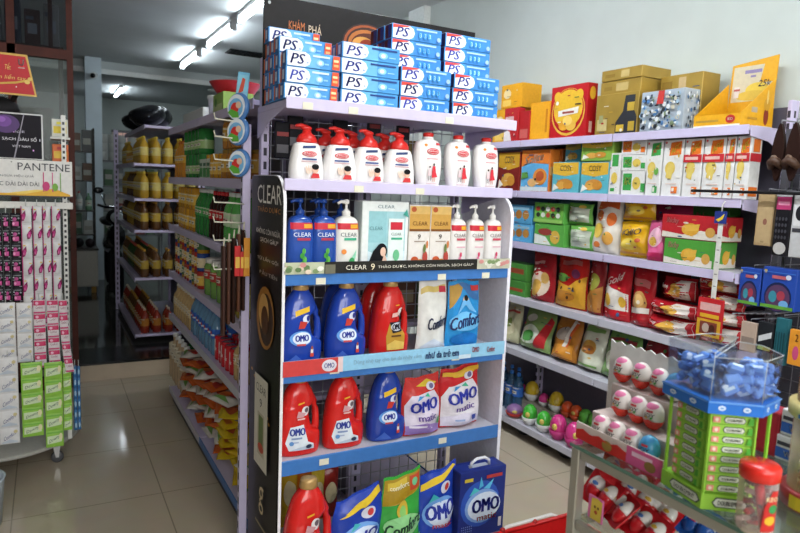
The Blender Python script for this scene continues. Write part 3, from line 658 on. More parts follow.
# ------------------------------------------------------------------ end unit, detergent bottles with a grip
def omo_bottle(col, red, nm):
    t = thing('detergent_bottle', 'x', 'detergent', group='large detergent bottles on the end unit')
    m_ = K(col, .2, 0, .03, 16, 0, .4); H = .258
    pr = smooth_prof([(0, -.066, .062, .036), (.006, -.071, .068, .043), (.04, -.073, .071, .047), (.075, -.0725, .069, .047), (.09, -.071, .050, .046), (.105, -.0695, .037, .045), (.16, -.063, .029, .043), (.178, -.059, .042, .041), (.195, -.055, .050, .039), (.225, -.045, .042, .034), (.247, -.030, .030, .026), (H, -.022, .022, .021)], 5)
    b = MB(); b.loft([sring(z, l, r, d, 2.5, 32) for z, l, r, d in pr], m_); body = b.build('body', t)
    b = MB(); b.tube([(.028, 0, .212), (.040, 0, .196), (.050, 0, .178), (.0555, 0, .152), (.059, 0, .122), (.059, 0, .095), (.054, 0, .07), (.045, 0, .05)], [.014, .0145, .0125, .0115, .0115, .0125, .016, .016], m_, 12); b.build('handle', t)
    if red == 0:
        P = [('p', [(.3, .66), (.62, .72), (.62, .79), (.3, .73)], 'e0b428'), ('e', .56, .62, .1, .06, 'd8dcec'), ('e', .6, .63, .05, .04, '2c3a90'), ('p', [(.36, .5), (.5, .5), (.58, .58), (.4, .6)], 'c0392f'),
             ('e', .42, .37, .25, .1, '5f9be0'), ('e', .44, .37, .21, .085, 'dfe8f6'), ('t', 'OMO', .44, .375, .3, .085, '1f2f8f', .07), ('r', .32, .275, .52, .3, 'c24a50'), ('p', [(.1, .05), (.3, .16), (.5, .05)], '3f62bb'), ('e', .66, .19, .03, .06, 'e9e4e2'), ('e', .66, .24, .025, .025, '9a4a3a'), ('r', .62, .12, .7, .17, 'd24a3a')]
    elif red == 1:
        P = [('p', [(.2, .09), (.78, .09), (.76, .16), (.62, .2), (.52, .44), (.22, .42), (.12, .2)], 'dfe6ee'), ('p', [(.2, .09), (.78, .09), (.74, .15), (.4, .13)], 'b9c8d8'), ('t', 'OMO', .38, .35, .34, .1, '2b3a8f', .07), ('r', .24, .25, .48, .275, '7f93bb'), ('r', .22, .2, .4, .22, 'a9b6d0'), ('e', .64, .135, .07, .028, '2b3550'), ('e', .24, .2, .05, .03, '5f8fc8'),
             ('e', .56, .63, .1, .065, 'e3dcdc'), ('e', .58, .64, .05, .035, '6a5a62'), ('p', [(.34, .55), (.5, .55), (.56, .6), (.38, .64)], 'c9959a'), ('r', .36, .52, .54, .54, 'e3b9b6'), ('p', [(.38, .72), (.52, .74), (.52, .76), (.38, .74)], 'e0a428')]
    else:
        P = [('p', [(.3, .1), (.76, .1), (.78, .3), (.7, .5), (.36, .48), (.28, .3)], 'b78a2e'), ('p', [(.32, .1), (.76, .1), (.76, .2), (.5, .24), (.3, .18)], 'd9b75c'), ('p', [(.36, .5), (.44, .34), (.72, .36), (.72, .5)], '24242c'), ('e', .56, .43, .17, .06, 'c9ccd8'), ('t', 'OMO', .56, .43, .26, .085, '1e1e28', .07), ('r', .4, .29, .66, .315, '5c3a1c'),
             ('e', .66, .64, .09, .06, 'e3d6d2'), ('p', [(.4, .57), (.58, .58), (.6, .64), (.42, .63)], 'd9a9a2'), ('p', [(.5, .73), (.6, .735), (.6, .75), (.5, .745)], 'e0a428')]
    b = MB(); stamp(b, P, body_map(pr, 2.5, H, .146), True, .146 / H); b.build('label_print', body)
    b = MB(); b.lathe([(.024, 0), (.026, .003), (.024, .02), (.022, .026), (.012, .028)], K('b8935a', .3, .3), (0, 0, H - .003), 20); b.build('cap', t)
    return Proto(t)
OB, OR, OG = omo_bottle('1f3f9f', 0, ''), omo_bottle('cf231f', 1, ''), omo_bottle('c4201d', 2, '')
z4 = ZS[2] + .001; z5 = ZS[1] + .001; z6 = ZS[0] + .001; BY = 2.075; OS = (1.08, 1.03, 1)
OB.at((ex(301.5, 325), BY, z4), 0, 'big blue detergent bottle, leftmost on the fourth shelf above the red pair', sc=OS)
OB.at((ex(347, 325), BY, z4), 0, 'big blue detergent bottle beside the red bottle with a gold label', sc=OS)
OG.at((ex(391, 322), BY, z4), 0, 'big red detergent bottle with a gold label', sc=OS)
OB.at((onY(338, 320, 2.2).x, 2.2, z4), 0, 'blue detergent bottle in the back row between the two front blue ones', sc=OS)
OG.at((onY(376, 320, 2.2).x, 2.2, z4), 0, 'red detergent bottle in the back row, mostly hidden by the red front bottle', sc=OS)
OR.at((ex(300, 415), BY, z5), 0, 'big red detergent bottle with white label, leftmost on the fifth shelf', sc=OS)
OR.at((ex(345, 411), BY, z5), 0, 'big red detergent bottle with white label, beside the lone blue bottle', sc=OS)
OB.at((ex(388, 405), BY, z5), 0, 'big blue detergent bottle on the fifth shelf between red bottles and pouches', sc=OS)
OR.at((onY(308, 505, 1.975).x, 1.975, z6), 0, 'big red detergent bottle with gold cap on the bottom shelf', sc=(1.25, 1.12, 1.22))
# pouches
def ebag(name, label, px0, px1, py, h, z, col, P, Y=2.05, d=.055, **k):
    x0, x1 = onY(px0, py, Y).x, onY(px1, py, Y).x
    return bag(name, label, 'pouch', ((x0 + x1) / 2, Y - .02, z), 0, x1 - x0, h, d, col, P, stand=True, **k)
SOFT = [('t', 'Comfort', .52, .44, .86, .2, '1c2a5c', .03, .15, .1)]
ebag('softener_pouch', 'white softener pouch between the red bottle and a bright blue pouch', 417, 448, 312, .268, z4, 'dcdbd6',
     [('p', [(.05, .9), (.95, .98), (.95, .9), (.05, .82)], 'cdb46a'), ('r', .68, .86, .95, .95, 'c03848'), ('p', [(.1, .08), (.5, .2), (.9, .1), (.9, .05), (.1, .04)], 'c2cbd8'), ('t', 'Comfort', .62, .43, .7, .17, '1c2440', .03, .15, .1)], seed=3, waist=.14)
ebag('softener_pouch', 'bright blue softener pouch with gold top at the right end', 447, 480, 312, .258, z4, '2f8fd0',
     [('p', [(.03, .62), (.03, .98), (.5, .98), (.34, .8)], 'b08838'), ('p', [(.3, .98), (.95, .98), (.95, .74), (.6, .8)], '3f6fa8'), ('e', .5, .72, .1, .07, 'd9c0a8'), ('p', [(.22, .5), (.4, .72), (.6, .74), (.84, .56), (.6, .6), (.5, .66)], '6fb4e6'), ('e', .5, .76, .06, .045, '2a2420'), ('r', .68, .9, .95, .98, 'c23a3a'),
      ('e', .5, .42, .46, .14, '6db8e8'), ('e', .5, .16, .4, .1, '1f6fb8'), ('t', 'Comfort', .5, .44, .86, .19, '18285c', .04, .15, .12)], seed=5)
def matic(ctop, cmid, cbot, word='matic'):
    P = [('p', [(.02, .8), (.3, .9), (.98, .84), (.98, .99), (.02, .99)], ctop), ('p', [(.3, .9), (.62, .98), (.9, .9), (.7, .84)], 'd8b82e'), ('p', [(.04, .12), (.04, .56), (.2, .74), (.8, .78), (.96, .6), (.96, .12)], cmid), ('p', [(.04, .04), (.04, .2), (.5, .26), (.96, .16), (.96, .04)], cbot),
         ('e', .7, .86, .12, .07, 'd9d4de'), ('e', .72, .86, .06, .045, '6a5f8c'), ('p', [(.3, .66), (.5, .72), (.36, .74)], '3f8fc8'), ('p', [(.5, .72), (.66, .68), (.6, .76)], '3fb08c'),
         ('t', 'OMO', .52, .55, .7, .2, '26309a', .07, 0, .06), ('t', word, .56, .35, .46, .1, '5a3a8f' if word == 'matic' else 'c02f38', .04)]
    return P
ebag('detergent_pouch', 'red detergent pouch with lilac base, left of the pair of pouches', 404, 442, 402, .222, z5, 'c8342f', matic('c22f2c', 'ddd2e2', '9a7cc0') + [('r', .1, .18, .5, .22, 'e3dcec'), ('e', .88, .25, .05, .07, '3f9a5c')], seed=8, skew=.1, d=.08, Y=2.035)
ebag('detergent_pouch', 'red detergent pouch with a white panel, right of the pair of pouches', 440, 481, 395, .235, z5, 'cc2a30', matic('c8262c', 'e3dde4', 'd6cfe0') + [('r', .3, .14, .5, .17, '8fa0c8'), ('r', .7, .12, .82, .2, '3a4a9c'), ('r', .02, .92, .98, .99, 'd8a62e')], seed=9, skew=.08, d=.08, Y=2.06)
ebag('detergent_pouch', 'blue detergent pouch with yellow top leaning beside the red bottle', 336, 384, 505, .245, z6, '2340a6', [('p', [(.2, .82), (.5, .9), (.98, .98), (.98, .9), (.6, .8)], 'dcb62a'), ('p', [(.1, .78), (.98, 1), (.98, .9), (.4, .78)], 'e3c02f'), ('e', .66, .72, .14, .08, 'd6d8e6'), ('e', .7, .72, .06, .05, 'c23a3a'),
     ('e', .5, .42, .4, .2, '6fa0de'), ('e', .54, .4, .34, .16, 'd6e0f2'), ('p', [(.3, .54), (.5, .6), (.38, .64)], '3fb0b8'), ('t', 'OMO', .52, .42, .66, .17, '1f2f96', .07, 0, .05), ('t', 'matic', .55, .26, .4, .08, 'c02f38', .04)], seed=11, d=.09, waist=-.04, skew=.16, Y=1.95)
ebag('softener_pouch', 'green softener pouch with crumpled gold top', 383, 423, 500, .285, z6, '3fa846', [('p', [(.02, .66), (.5, .7), (.98, .78), (.98, 1), (.02, 1)], 'a8871e'), ('p', [(.1, .86), (.6, .9), (.62, .98), (.1, .96)], 'd0b23c'), ('r', .68, .8, .96, .98, 'c04a2c'), ('e', .82, .9, .08, .05, '6fc08c'), ('t', 'comfort', .4, .9, .5, .06, 'e9e4c8', .02),
     ('e', .46, .6, .14, .12, 'd6b43c'), ('e', .46, .58, .08, .08, '8fca6c'), ('e', .5, .38, .46, .15, '8fcf8a'), ('t', 'Comfort', .5, .38, .88, .17, '163a28', .04, .15, .14), ('p', [(.05, .05), (.3, .2), (.6, .1), (.95, .2), (.95, .04)], '6cc06a')], seed=13, d=.08, skew=.13, Y=1.95)
ebag('detergent_pouch', 'blue detergent pouch with yellow corner beside the blue carton', 420, 458, 498, .275, z6, '2442aa', [('p', [(.02, .8), (.02, .9), (.9, 1), (.98, .97), (.6, .88)], 'e0bc2c'), ('e', .66, .78, .14, .08, 'd6d8e6'), ('e', .7, .78, .06, .05, 'c23a3a'), ('e', .5, .46, .42, .22, '6fa0de'), ('e', .54, .44, .36, .18, 'd6e0f2'),
     ('t', 'OMO', .52, .48, .72, .2, '1f2f96', .07, 0, .05), ('t', 'matic', .55, .28, .5, .08, 'c02f38', .04), ('p', [(.2, .62), (.46, .68), (.3, .74)], '3fb0b8')], seed=14, d=.08, skew=.15, Y=1.95)
x0, x1 = onY(456, 495, 1.93).x, onY(502, 495, 1.93).x
u = Unit('detergent_carton', 'big blue detergent carton with a white carry handle, bottom right', 'detergent', ((x0 + x1) / 2, 1.91, z6))
P = [('r', .01, .01, .99, .99, '1f2f7c'), ('e', .45, .5, .42, .34, '2f55b4'), ('e', .5, .46, .38, .25, '7fa4dc'), ('e', .54, .45, .36, .21, 'd3dff0'), ('p', [(.2, .64), (.42, .7), (.3, .76)], '4fc0c8'), ('p', [(.4, .72), (.44, .9), (.5, .76)], '4fb0d8'), ('p', [(.5, .72), (.72, .84), (.64, .7)], '5fb8e0'),
     ('t', 'OMO', .57, .47, .58, .2, '1f2a86', .07), ('t', 'matic', .6, .29, .42, .085, 'c02f38', .04), ('r', .08, .86, .26, .91, 'cdb43c'), ('r', .55, .86, .9, .91, 'b03a3a'), ('r', .86, .1, .93, .24, 'd6cfd6')] + [('r', .05 + .04 * a, .06 + .035 * c, .07 + .04 * a, .075 + .035 * c, '7f93cc') for a in range(6) for c in range(5)]
b = carton_mesh((x1 - x0) * .97, .275, .085, '22317e', P, '1c2868', TP=[('r', .1, .2, .9, .8, '2a3a8c'), ('r', .3, .3, .7, .6, 'c9cfe0')]); o = b.build('carton', u.root)
b = MB(); b.tube([(-.045, .03, .275), (-.042, .028, .295), (-.02, .027, .309), (.02, .027, .309), (.042, .028, .295), (.045, .03, .275)], .006, K('dfe0e6', .4)); b.build('carry_handle', u.root)
# packs showing through the mesh behind the bottom shelf
for k, (px, col) in enumerate(((290, 'c9a02c'), (305, 'b5601f'), (318, 'c9ad3c'), (331, '8f2a24'))):
    q = onY(px, 480, 2.27); bag('snack_pack', 'snack pack against the mesh behind the bottom red bottle, %s from the left' % ('first', 'second', 'third', 'last')[k], 'snack', (q.x, 2.26, z6), 0, .075, .27 - .02 * k, .05, col, [('e', .5, .5, .35, .2, 'd9c9a0')], 'packs behind the bottom shelf', seed=30 + k)
# ------------------------------------------------------------------ right wall shelves
def span(x0, x1, yt, lev, X, zoff=0.):
    A, B = onX(x0, yt, X).y, onX(x1, yt, X).y; z = RZ[lev] + .001 + zoff
    return (A + B) / 2, A - B, z, onX((x0 + x1) / 2, yt, X).z - z
def rc(name, label, cat, x0, x1, yt, lev, col, P=(), X=2.45, d=.12, zoff=0., sidec=None, RP=(), TP=(), group=None, hmax=None):
    Y, w, z, h = span(x0, x1, yt, lev, X, zoff); h = max(.02, min(h, hmax or 9))
    o = carton(name, label, cat, (X, Y, z), FACE, w * .975, h, d, col, list(P) + (fine() if len(P) > 2 and len(P) < 40 else []), sidec, (), RP, TP, group); o['h'] = h; return o
def rbag(label, x0, x1, yt, lev, col, P=(), X=2.46, d=.09, zoff=0., seed=1, group='snack bags on the wall shelves', stand=True, name='snack_bag', cat='snack bag', rot=None, waist=.03, hmax=None):
    Y, w, z, h = span(x0, x1, yt, lev, X, zoff); h = max(.03, min(h, hmax or 9))
    if rot: z += d * abs(math.sin(rot[0])) + .002
    if not stand: h *= .91
    return bag(name, label, cat, (X, Y, z), FACE, w * 1.0, h, d, col, list(P) + fine(8), group, rot, seed=seed, stand=stand, waist=waist)
YEL = [('r', .03, .03, .97, .97, 'e3a31c'), ('e', .3, .6, .18, .2, 'efd9a0'), ('r', .1, .1, .5, .35, 'f0c860')]
G5 = 'boxes on the top wall shelf'
rc('biscuit_box', 'lower yellow box at the far end of the top wall shelf', 'box', 494, 517, 109, 5, 'dc9a1c', YEL, X=2.5, d=.14, group=G5)
o = rc('biscuit_box', 'upper yellow box stacked at the far end of the top wall shelf', 'box', 502, 523, 84, 5, 'e0a31f', YEL, X=2.5, d=.15, zoff=span(494, 517, 109, 5, 2.5)[3] + .001, group=G5)
snow = [('r', .03, .03, .97, .97, 'b8242a'), ('p', [(.03, .03), (.6, .03), (.45, .3), (.03, .4)], 'e6dede'), ('r', .1, .6, .7, .75, 'd9b0b0')]
rc('biscuit_box', 'small red box with white corner below the yellow stack', 'box', 505, 519, 108, 5, 'b3242a', snow, X=2.43, d=.05, group=G5)
rc('biscuit_box', 'small plain red box between the white-cornered red box and a yellow box', 'box', 520, 530, 111, 5, 'ad2226', [('r', .1, .1, .9, .4, 'c9605a')], X=2.44, group=G5)
rc('biscuit_box', 'upright yellow box left of the big red biscuit box', 'box', 531, 551, 102, 5, 'e0991a', [('r', .05, .05, .95, .95, 'e5a324'), ('r', .8, .2, .9, .8, 'c97f1a')], d=.1, group=G5)
P = [('r', .02, .02, .98, .98, 'b5161f'), ('e', .5, .5, .46, .45, 'd9ad3f'), ('e', .5, .52, .43, .42, 'b5161f'), ('e', .5, .56, .4, .36, 'e0b432'), ('e', .2, .8, .1, .1, 'e0b432'), ('e', .8, .8, .1, .1, 'e0b432'), ('p', [(.25, .42), (.78, .46), (.8, .58), (.24, .53)], 'e3dfd6'), ('r', .36, .47, .68, .51, '9c4a3a'),
     ('e', .42, .25, .14, .1, 'd99c2c'), ('e', .62, .24, .14, .1, 'e3b24a'), ('e', .52, .33, .13, .09, 'edc96a')]
rc('biscuit_box', 'big red biscuit box with round yellow picture', 'box', 552, 589, 85, 5, 'b0141c', P, d=.07, RP=[('e', .5, .82, .3, .12, 'd9a52c'), ('r', .3, .1, .6, .3, 'd9b0a0')], group=G5)
GOLD = K('a88a3c', .35, .25, .1, 12)
s1 = span(597, 640, 93, 5, 2.45)
bot = [('p', [(.5, .04), (.5, .3), (.66, .55), (.7, .92), (.92, .92), (.92, .55), (.98, .4), (.98, .04)], '2c2f35'), ('r', .52, .08, .7, .24, 'cfae3c'), ('r', .8, .08, .94, .3, 'b89a35'), ('r', .76, .55, .92, .75, 'bfa03a'), ('r', .06, .12, .3, .4, 'c2b27a'), ('r', .1, .3, .2, .5, '9a9a6a')]
rc('gold_carton', 'large gold carton printed with a dark bottle, bottom of a stack of three', 'carton', 597, 640, 93, 5, GOLD, bot, d=.22, group='gold cartons on the top shelf')
s2 = span(601, 642, 80, 5, 2.47)
rc('gold_carton', 'flat gold carton, middle of the stack of three', 'carton', 601, 642, 80, 5, GOLD, [('r', .4, .2, .7, .8, 'c0a86a'), ('r', .1, .3, .3, .6, '93762f')], X=2.47, d=.2, zoff=s1[3] + .002, group='gold cartons on the top shelf')
rc('gold_carton', 'flat gold carton, topmost of the stack of three', 'carton', 602, 643, 68, 5, GOLD, [('r', .5, .2, .7, .8, 'c0a86a'), ('r', .1, .3, .35, .6, '93762f')], X=2.47, d=.2, zoff=s2[3] + .003, group='gold cartons on the top shelf')
rc('gold_carton', 'wide gold carton behind the silver patterned box', 'carton', 661, 704, 74, 5, GOLD, [('r', .45, .72, .62, .95, 'c2a77a'), ('r', .7, .1, .96, .5, '2c2f35'), ('r', .74, .3, .84, .45, 'b8953a'), ('r', .05, .78, .3, .9, '8c6f2c')], X=2.57, d=.12, group='gold cartons on the top shelf')
P = [('r', .02, .02, .98, .98, 'a9b4bf')]
for k in range(150):
    P.append(('e', rnd.uniform(.06, .94), rnd.uniform(.08, .92), rnd.uniform(.012, .05), rnd.uniform(.02, .06), rnd.choice(['3a4656', 'dfe3e6', '4a76a8', 'c9c3ac', '7a8a6a', 'eef0f0', '2a3038', '9ab4c8'])))
P += [('p', [(.42, .66), (.58, .66), (.6, .98), (.46, .98)], 'c23a34')]
rc('gift_tin', 'silver and blue patterned gift box with red ribbon tag', 'box', 642, 686, 90, 5, 'aab4bd', P, X=2.43, d=.1, RP=P[1:60], group=G5)
# yellow display tray
A, B = onX(694, 120, 2.44).y, onX(740, 120, 2.44).y
zt = RZ[5] + .001
u = Unit('display_tray', 'yellow cardboard counter display tray with tall header card', 'display', (2.54, (A + B) / 2, zt))
YM = K('dca21c', .45)
b = MB(); b.box(2.44, B, zt, 2.66, A, zt + .006, YM); u.part('base', b)
hf = .055
b = MB(); b.box(2.44, B + .003, zt, 2.444, A - .003, zt + hf, YM)
stamp(b, [('r', .0, .0, 1, .22, 'e3ddc8'), ('r', .05, .45, .55, .6, 'b08a3a'), ('e', .8, .6, .1, .3, 'b8302c'), ('t', 'KO', .8, .6, .1, .2, 'e9dcc8')], lambda a, v, L: (2.44 - EPS * L, A - a * (A - B), zt + v * hf)); u.part('front_lip', b)
ht = onX(777, 45, 2.64).z - zt
prof = [(2.44, zt), (2.44, zt + hf), (2.47, zt + hf + .02), (2.648, zt + .21), (2.655, zt)]
for y0, y1 in ((B, B + .003), (A - .003, A)):
    b = MB(); b.prism([(x, z) for x, z in prof], y0, y1, YM, 'y')
    if y0 == B: stamp(b, [('r', .32, .3, .5, .4, 'b0a08a'), ('r', .5, .02, 1, .06, 'e0d6b8'), ('e', .78, .25, .075, .17, '8a3a2a'), ('e', .78, .48, .1, .12, 'c9952a'), ('e', .78, .62, .03, .14, 'e0c070'), ('r', .2, .16, .5, .2, 'b8862a')], lambda a, v, L: (2.44 + a * .21, B - EPS * L, zt + v * .21))
    u.part('side_panel', b)
b = MB(); V = []
q0 = [(2.645, A - .004, zt), (2.645, B + .004, zt), (2.66, B + .004, zt + .31), (2.66, A - .004, zt + .29)]
b.add(q0 + [(x + .004, y, z) for x, y, z in q0], [(0, 1, 2, 3), (7, 6, 5, 4), (0, 4, 5, 1), (1, 5, 6, 2), (2, 6, 7, 3), (3, 7, 4, 0)], YM)
stamp(b, [('r', .04, .44, .95, .95, 'cfc3a4'), ('r', .3, .84, .68, .89, '8a7fa8'), ('r', .44, .78, .56, .81, '8a7fa8'), ('e', .62, .6, .26, .1, 'dfc04a'), ('e', .5, .52, .35, .07, 'd6b244'), ('r', .1, .5, .22, .66, 'd9cfc8'), ('r', .1, .6, .24, .63, 'b5605a'), ('t', '25k', .78, .68, .28, .09, '2a2a3a', .01, .2)],
      lambda a, v, L: (2.645 + .015 * v - EPS * L, A - .006 - a * (A - B - .012), zt + v * .295)); u.part('header_card', b)
for k in range(4):
    b = MB(); b.box(-.07, -.012, 0, .07, .012, .018, K('2a2022', .25), .004); b.box(-.05, -.0125, .006, .05, .0125, .012, '4a3a3a')
    tag(b.build('wafer_packet', None, (2.475 + .034 * k, (A + B) / 2 - .006 * (k % 2), zt + .0065 + .03 * (k % 3 > 0)), 0, (0, 0, FACE + .06 * (k - 1))), 'dark wafer packet in the yellow tray, %s from the front lip' % ('first', 'second', 'third', 'last')[k], 'wafer packet', 'dark packets in the yellow tray')

# level under the top shelf: biscuit and cracker boxes
G4 = 'biscuit boxes on the second wall shelf'
cosy = lambda top, body, bis, word='COSY': [('r', .02, .02, .98, .98, body), ('p', [(.02, .62), (.5, .54), (.98, .62), (.98, .98), (.02, .98)], top), ('t', word, .52, .8, .44, .18, '5c5a5e', .02), ('e', .5, .3, .3, .16, bis), ('e', .36, .24, .18, .13, 'd9a24a'), ('e', .64, .26, .18, .13, 'c98a35'), ('p', [(.05, .05), (.3, .16), (.1, .3)], 'e6e6dc')]
rc('biscuit_box', 'brown and gold biscuit box at the far end of the second wall shelf', 'biscuit box', 499, 521, 152, 4, '8a2c22', cosy('c99a2c', '7c231e', 'd9a948'), group=G4)
rc('biscuit_box', 'orange and blue biscuit box with a big roll picture', 'biscuit box', 522, 551, 150, 4, 'd9762a', [('r', .02, .02, .98, .98, '5fa8d6'), ('p', [(.02, .6), (.3, .7), (.98, .66), (.98, .98), (.02, .98)], 'd9772c'), ('t', 'Solite', .46, .8, .66, .2, 'd8d2cc', .03, .2, .2), ('e', .7, .36, .24, .2, 'd98a3a'), ('e', .7, .38, .14, .12, 'b5562e'), ('e', .44, .22, .16, .1, 'e0b070'), ('r', .02, .02, .98, .12, 'c9d4d6'), ('p', [(.04, .3), (.3, .34), (.26, .48), (.06, .46)], '5f9a4a')], RP=[('r', .1, .4, .9, .6, 'e0b070')], d=.07, group=G4)
rc('biscuit_box', 'orange biscuit box standing behind the blue and orange one', 'biscuit box', 552, 563, 149, 4, 'd4702a', [('e', .5, .6, .4, .2, 'e3b48a')], X=2.53, group=G4)
t1 = span(553, 580, 162, 4, 2.45)[3]
rc('biscuit_box', 'teal and yellow biscuit box, left one of the lower pair', 'biscuit box', 553, 580, 162, 4, '5fb0bd', cosy('d9ac3a', '5aaebc', 'c98a3c'), group=G4)
rc('biscuit_box', 'teal and yellow biscuit box, right one of the lower pair', 'biscuit box', 581.5, 610, 162, 4, '5fb0bd', cosy('d9ac3a', '5aaebc', 'c98a3c'), group=G4)
rc('biscuit_box', 'green and yellow biscuit box on top of the right teal box', 'biscuit box', 582, 614, 138, 4, '8fb84a', cosy('d6b23e', '86b048', '6f9a3a'), zoff=t1 + .002, group=G4)
rc('biscuit_box', 'teal biscuit box with shade-darkened print set back on the left teal box', 'biscuit box', 566, 582, 141, 4, '4f8f9a', cosy('b0923a', '4d8c98', 'a87a3a'), X=2.5, d=.08, zoff=t1 + .002, group=G4)  # front box print in darker colours, shade of the set-back spot painted in
def afc(c, strip, h3=False):
    P = [('r', .02, .01, .98, .99, 'dfdedb'), ('p', [(.3, .72), (.9, .74), (.9, .97), (.36, .95)], c), ('t', 'AFC', .62, .845, .44, .1, 'd9d24a' if c != '3f9c4a' else 'c9342c', .03, 0, .25), ('e', .4, .5, .26, .12, 'd9bc56'), ('p', [(.2, .34), (.5, .3), (.62, .56), (.3, .6)], 'dcc468'),
         ('r', .55, .06, .85, .18, c), ('r', .58, .08, .7, .16, 'e3dcd0'), ('r', .25, .22, .8, .235, 'd9c0b4'), ('e', .14, .95, .05, .02, 'c23a34')]
    if strip: P += [('r', .0, .6, 1, .73, 'bf2a32'), ('r', .1, .64, .8, .69, 'e0b8ae')]
    if c == '3f9c4a': P += [('e', .74, .45, .14, .07, '6aa84a')]
    return P
zs = span(622, 648, 171, 4, 2.45)[3]; zs2 = span(622, 648, 155, 4, 2.45, )[3]
small = lambda c: [('r', .02, .03, .98, .97, 'dedddb'), ('p', [(.08, .2), (.42, .2), (.42, .9), (.06, .9)], c), ('t', 'AFC', .25, .58, .26, .3, 'd6cf50', .02, 0, .2), ('e', .62, .5, .16, .26, 'd9bc56'), ('r', .8, .15, .96, .5, c)]
rc('cracker_box', 'narrow white and green cracker box beside the teal biscuit boxes', 'cracker box', 611, 621.5, 153, 4, 'dcdbd8', [('r', .2, .68, .8, .96, '3f9c4a'), ('e', .5, .4, .3, .14, 'd9bc56'), ('r', .2, .08, .6, .16, '3f9c4a')], group=G4)
rc('cracker_box', 'small white and green cracker box, bottom of three', 'cracker box', 622, 647.5, 171, 4, 'dcdbd8', small('3f9c4a'), group=G4)
rc('cracker_box', 'small white and green cracker box, middle of three', 'cracker box', 622, 647.5, 155, 4, 'dcdbd8', small('3f9c4a'), zoff=zs + .001, group=G4)
rc('cracker_box', 'small white and orange cracker box, topmost of three', 'cracker box', 622, 647.5, 139.5, 4, 'dcdbd8', small('dd7224'), zoff=zs2 + .001, group=G4)
for (a, e, c, st, w_) in ((648.5, 664.5, '3f9c4a', 0, 'with a green label'), (665.5, 685.5, 'dd7224', 0, 'with orange label, beside the green one'), (686.5, 705, 'dd7224', 1, 'with red band, first of four banded'), (706, 727.5, 'dd7224', 1, 'with red band, second of four banded'), (728.5, 737.5, 'dd7224', 1, 'with red band, third of four banded'), (738.5, 753, 'dd7224', 1, 'with red band, nearest the shelf end')):
    rc('cracker_box', 'tall white cracker box %s' % w_, 'cracker box', a, e, 133, 4, 'dcdbd8', afc(c, st), d=.07, RP=[('r', .1, .05, .9, .2, 'dd7224'), ('r', 0, .6, 1, .73, 'bf2a32'), ('r', .2, .75, .8, .95, 'dd7224')] if st else (), group='tall cracker boxes', hmax=.252)
for k, px in enumerate((730, 742)):
    q = onX(px, 160, 2.58); carton('cracker_box', 'pale cracker box set back at the shelf end, %s' % ('left', 'right')[k], 'cracker box', (2.57, q.y, RZ[4] + .001), FACE, .05, .21, .1, 'd6cfc8', [('r', .1, .7, .9, .9, 'd98a4a'), ('r', .1, .3, .9, .5, 'dcb8a0')], group='tall cracker boxes')

# third level
G3 = 'biscuit packs on the third wall shelf'
pk = lambda c, c2: [('r', .02, .04, .98, .96, c), ('e', .25, .45, .12, .24, 'b5803a'), ('e', .52, .5, .12, .24, 'a8702f'), ('e', .78, .5, .12, .24, 'b5803a'), ('r', .1, .75, .9, .9, c2)]
def stack(lo, hi, x0, x1, ym, yt, c, P1, P2, X=2.46, d=.1, hx=0):
    h = span(x0, x1, ym, 3, X)[3]
    rc('biscuit_pack', lo, 'biscuit pack', x0, x1, ym, 3, c, P1, X=X, d=d, group=G3); rc('biscuit_pack', hi, 'biscuit pack', x0 + hx, x1 + hx, yt, 3, c, P2, X=X, d=d, zoff=h + .002, group=G3)
stack('light blue biscuit pack at the far end, lower of two', 'light blue biscuit pack at the far end, upper of two', 506, 533, 224, 205, '4f9ac8', pk('56a2cf', '8fc4e0'), pk('56a2cf', '9accE6'.lower()))
cow = lambda: [('r', .02, .04, .98, .96, '6fb04a')] + [('e', .15 + .17 * (k % 5), .4 + .3 * (k // 5), .07, .12, ('2f3330', 'dfe3da', 'b5463a')[k % 3]) for k in range(10)] + [('r', .02, .04, .98, .2, '8fc060')]
cook = [('r', .02, .04, .98, .96, '5aa648'), ('p', [(.02, .04), (.6, .04), (.4, .4), (.02, .5)], 'dfe3da'), ('e', .38, .62, .24, .16, '9a3f38'), ('e', .72, .42, .16, .3, 'd9b04a')]
stack('green biscuit pack with a round biscuit, below a cow-spotted pack', 'green cow-spotted biscuit pack, upper one', 534.5, 565, 224, 203, '5aa648', cook, cow())
grey = [('p', [(.1, .08), (.9, .08), (.94, .8), (.1, .84)], 'b9bfae'), ('r', .2, .3, .8, .34, '8f9a86'), ('r', .2, .5, .8, .54, '8f9a86'), ('e', .65, .88, .14, .08, 'd9b54a')]
h_ = span(567, 591, 225, 3, 2.46)[3]
rbag('green and grey packet, lower of two beside the cow-spotted pack', 567, 591, 225, 3, '69a84c', grey, seed=21, stand=False, d=.06, group=G3)
rbag('green and grey packet, upper of two beside the cow-spotted pack', 566, 590, 203, 3, '69a84c', grey, zoff=h_ + .002, seed=22, stand=False, d=.06, group=G3)
rbag('white and orange bread bag with a ruffled top', 591, 619, 198, 3, 'd9d3c8', [('p', [(.1, .78), (.5, .86), (.9, .8), (.9, .98), (.2, .98)], 'cc5a24'), ('e', .3, .7, .16, .1, 'd9702c'), ('e', .72, .62, .14, .12, 'd06a30'), ('e', .3, .42, .2, .14, 'd6b44a'), ('e', .7, .28, .16, .12, 'd9a04a'), ('e', .36, .16, .1, .06, 'd4783a')], seed=23, group=G3)
yl = [('r', .06, .05, .94, .12, 'b5762c'), ('t', 'ICHIO', .52, .72, .62, .18, '3a3446', .03, .2, .08), ('e', .5, .36, .28, .18, 'dcc04a'), ('e', .8, .48, .07, .06, 'b5502c')]
h_ = span(617, 645, 221, 3, 2.45)[3]
rbag('bright yellow snack bag, lower of two', 616, 645, 221, 3, 'd9a81e', yl, X=2.45, seed=24, stand=False, d=.09, group=G3)
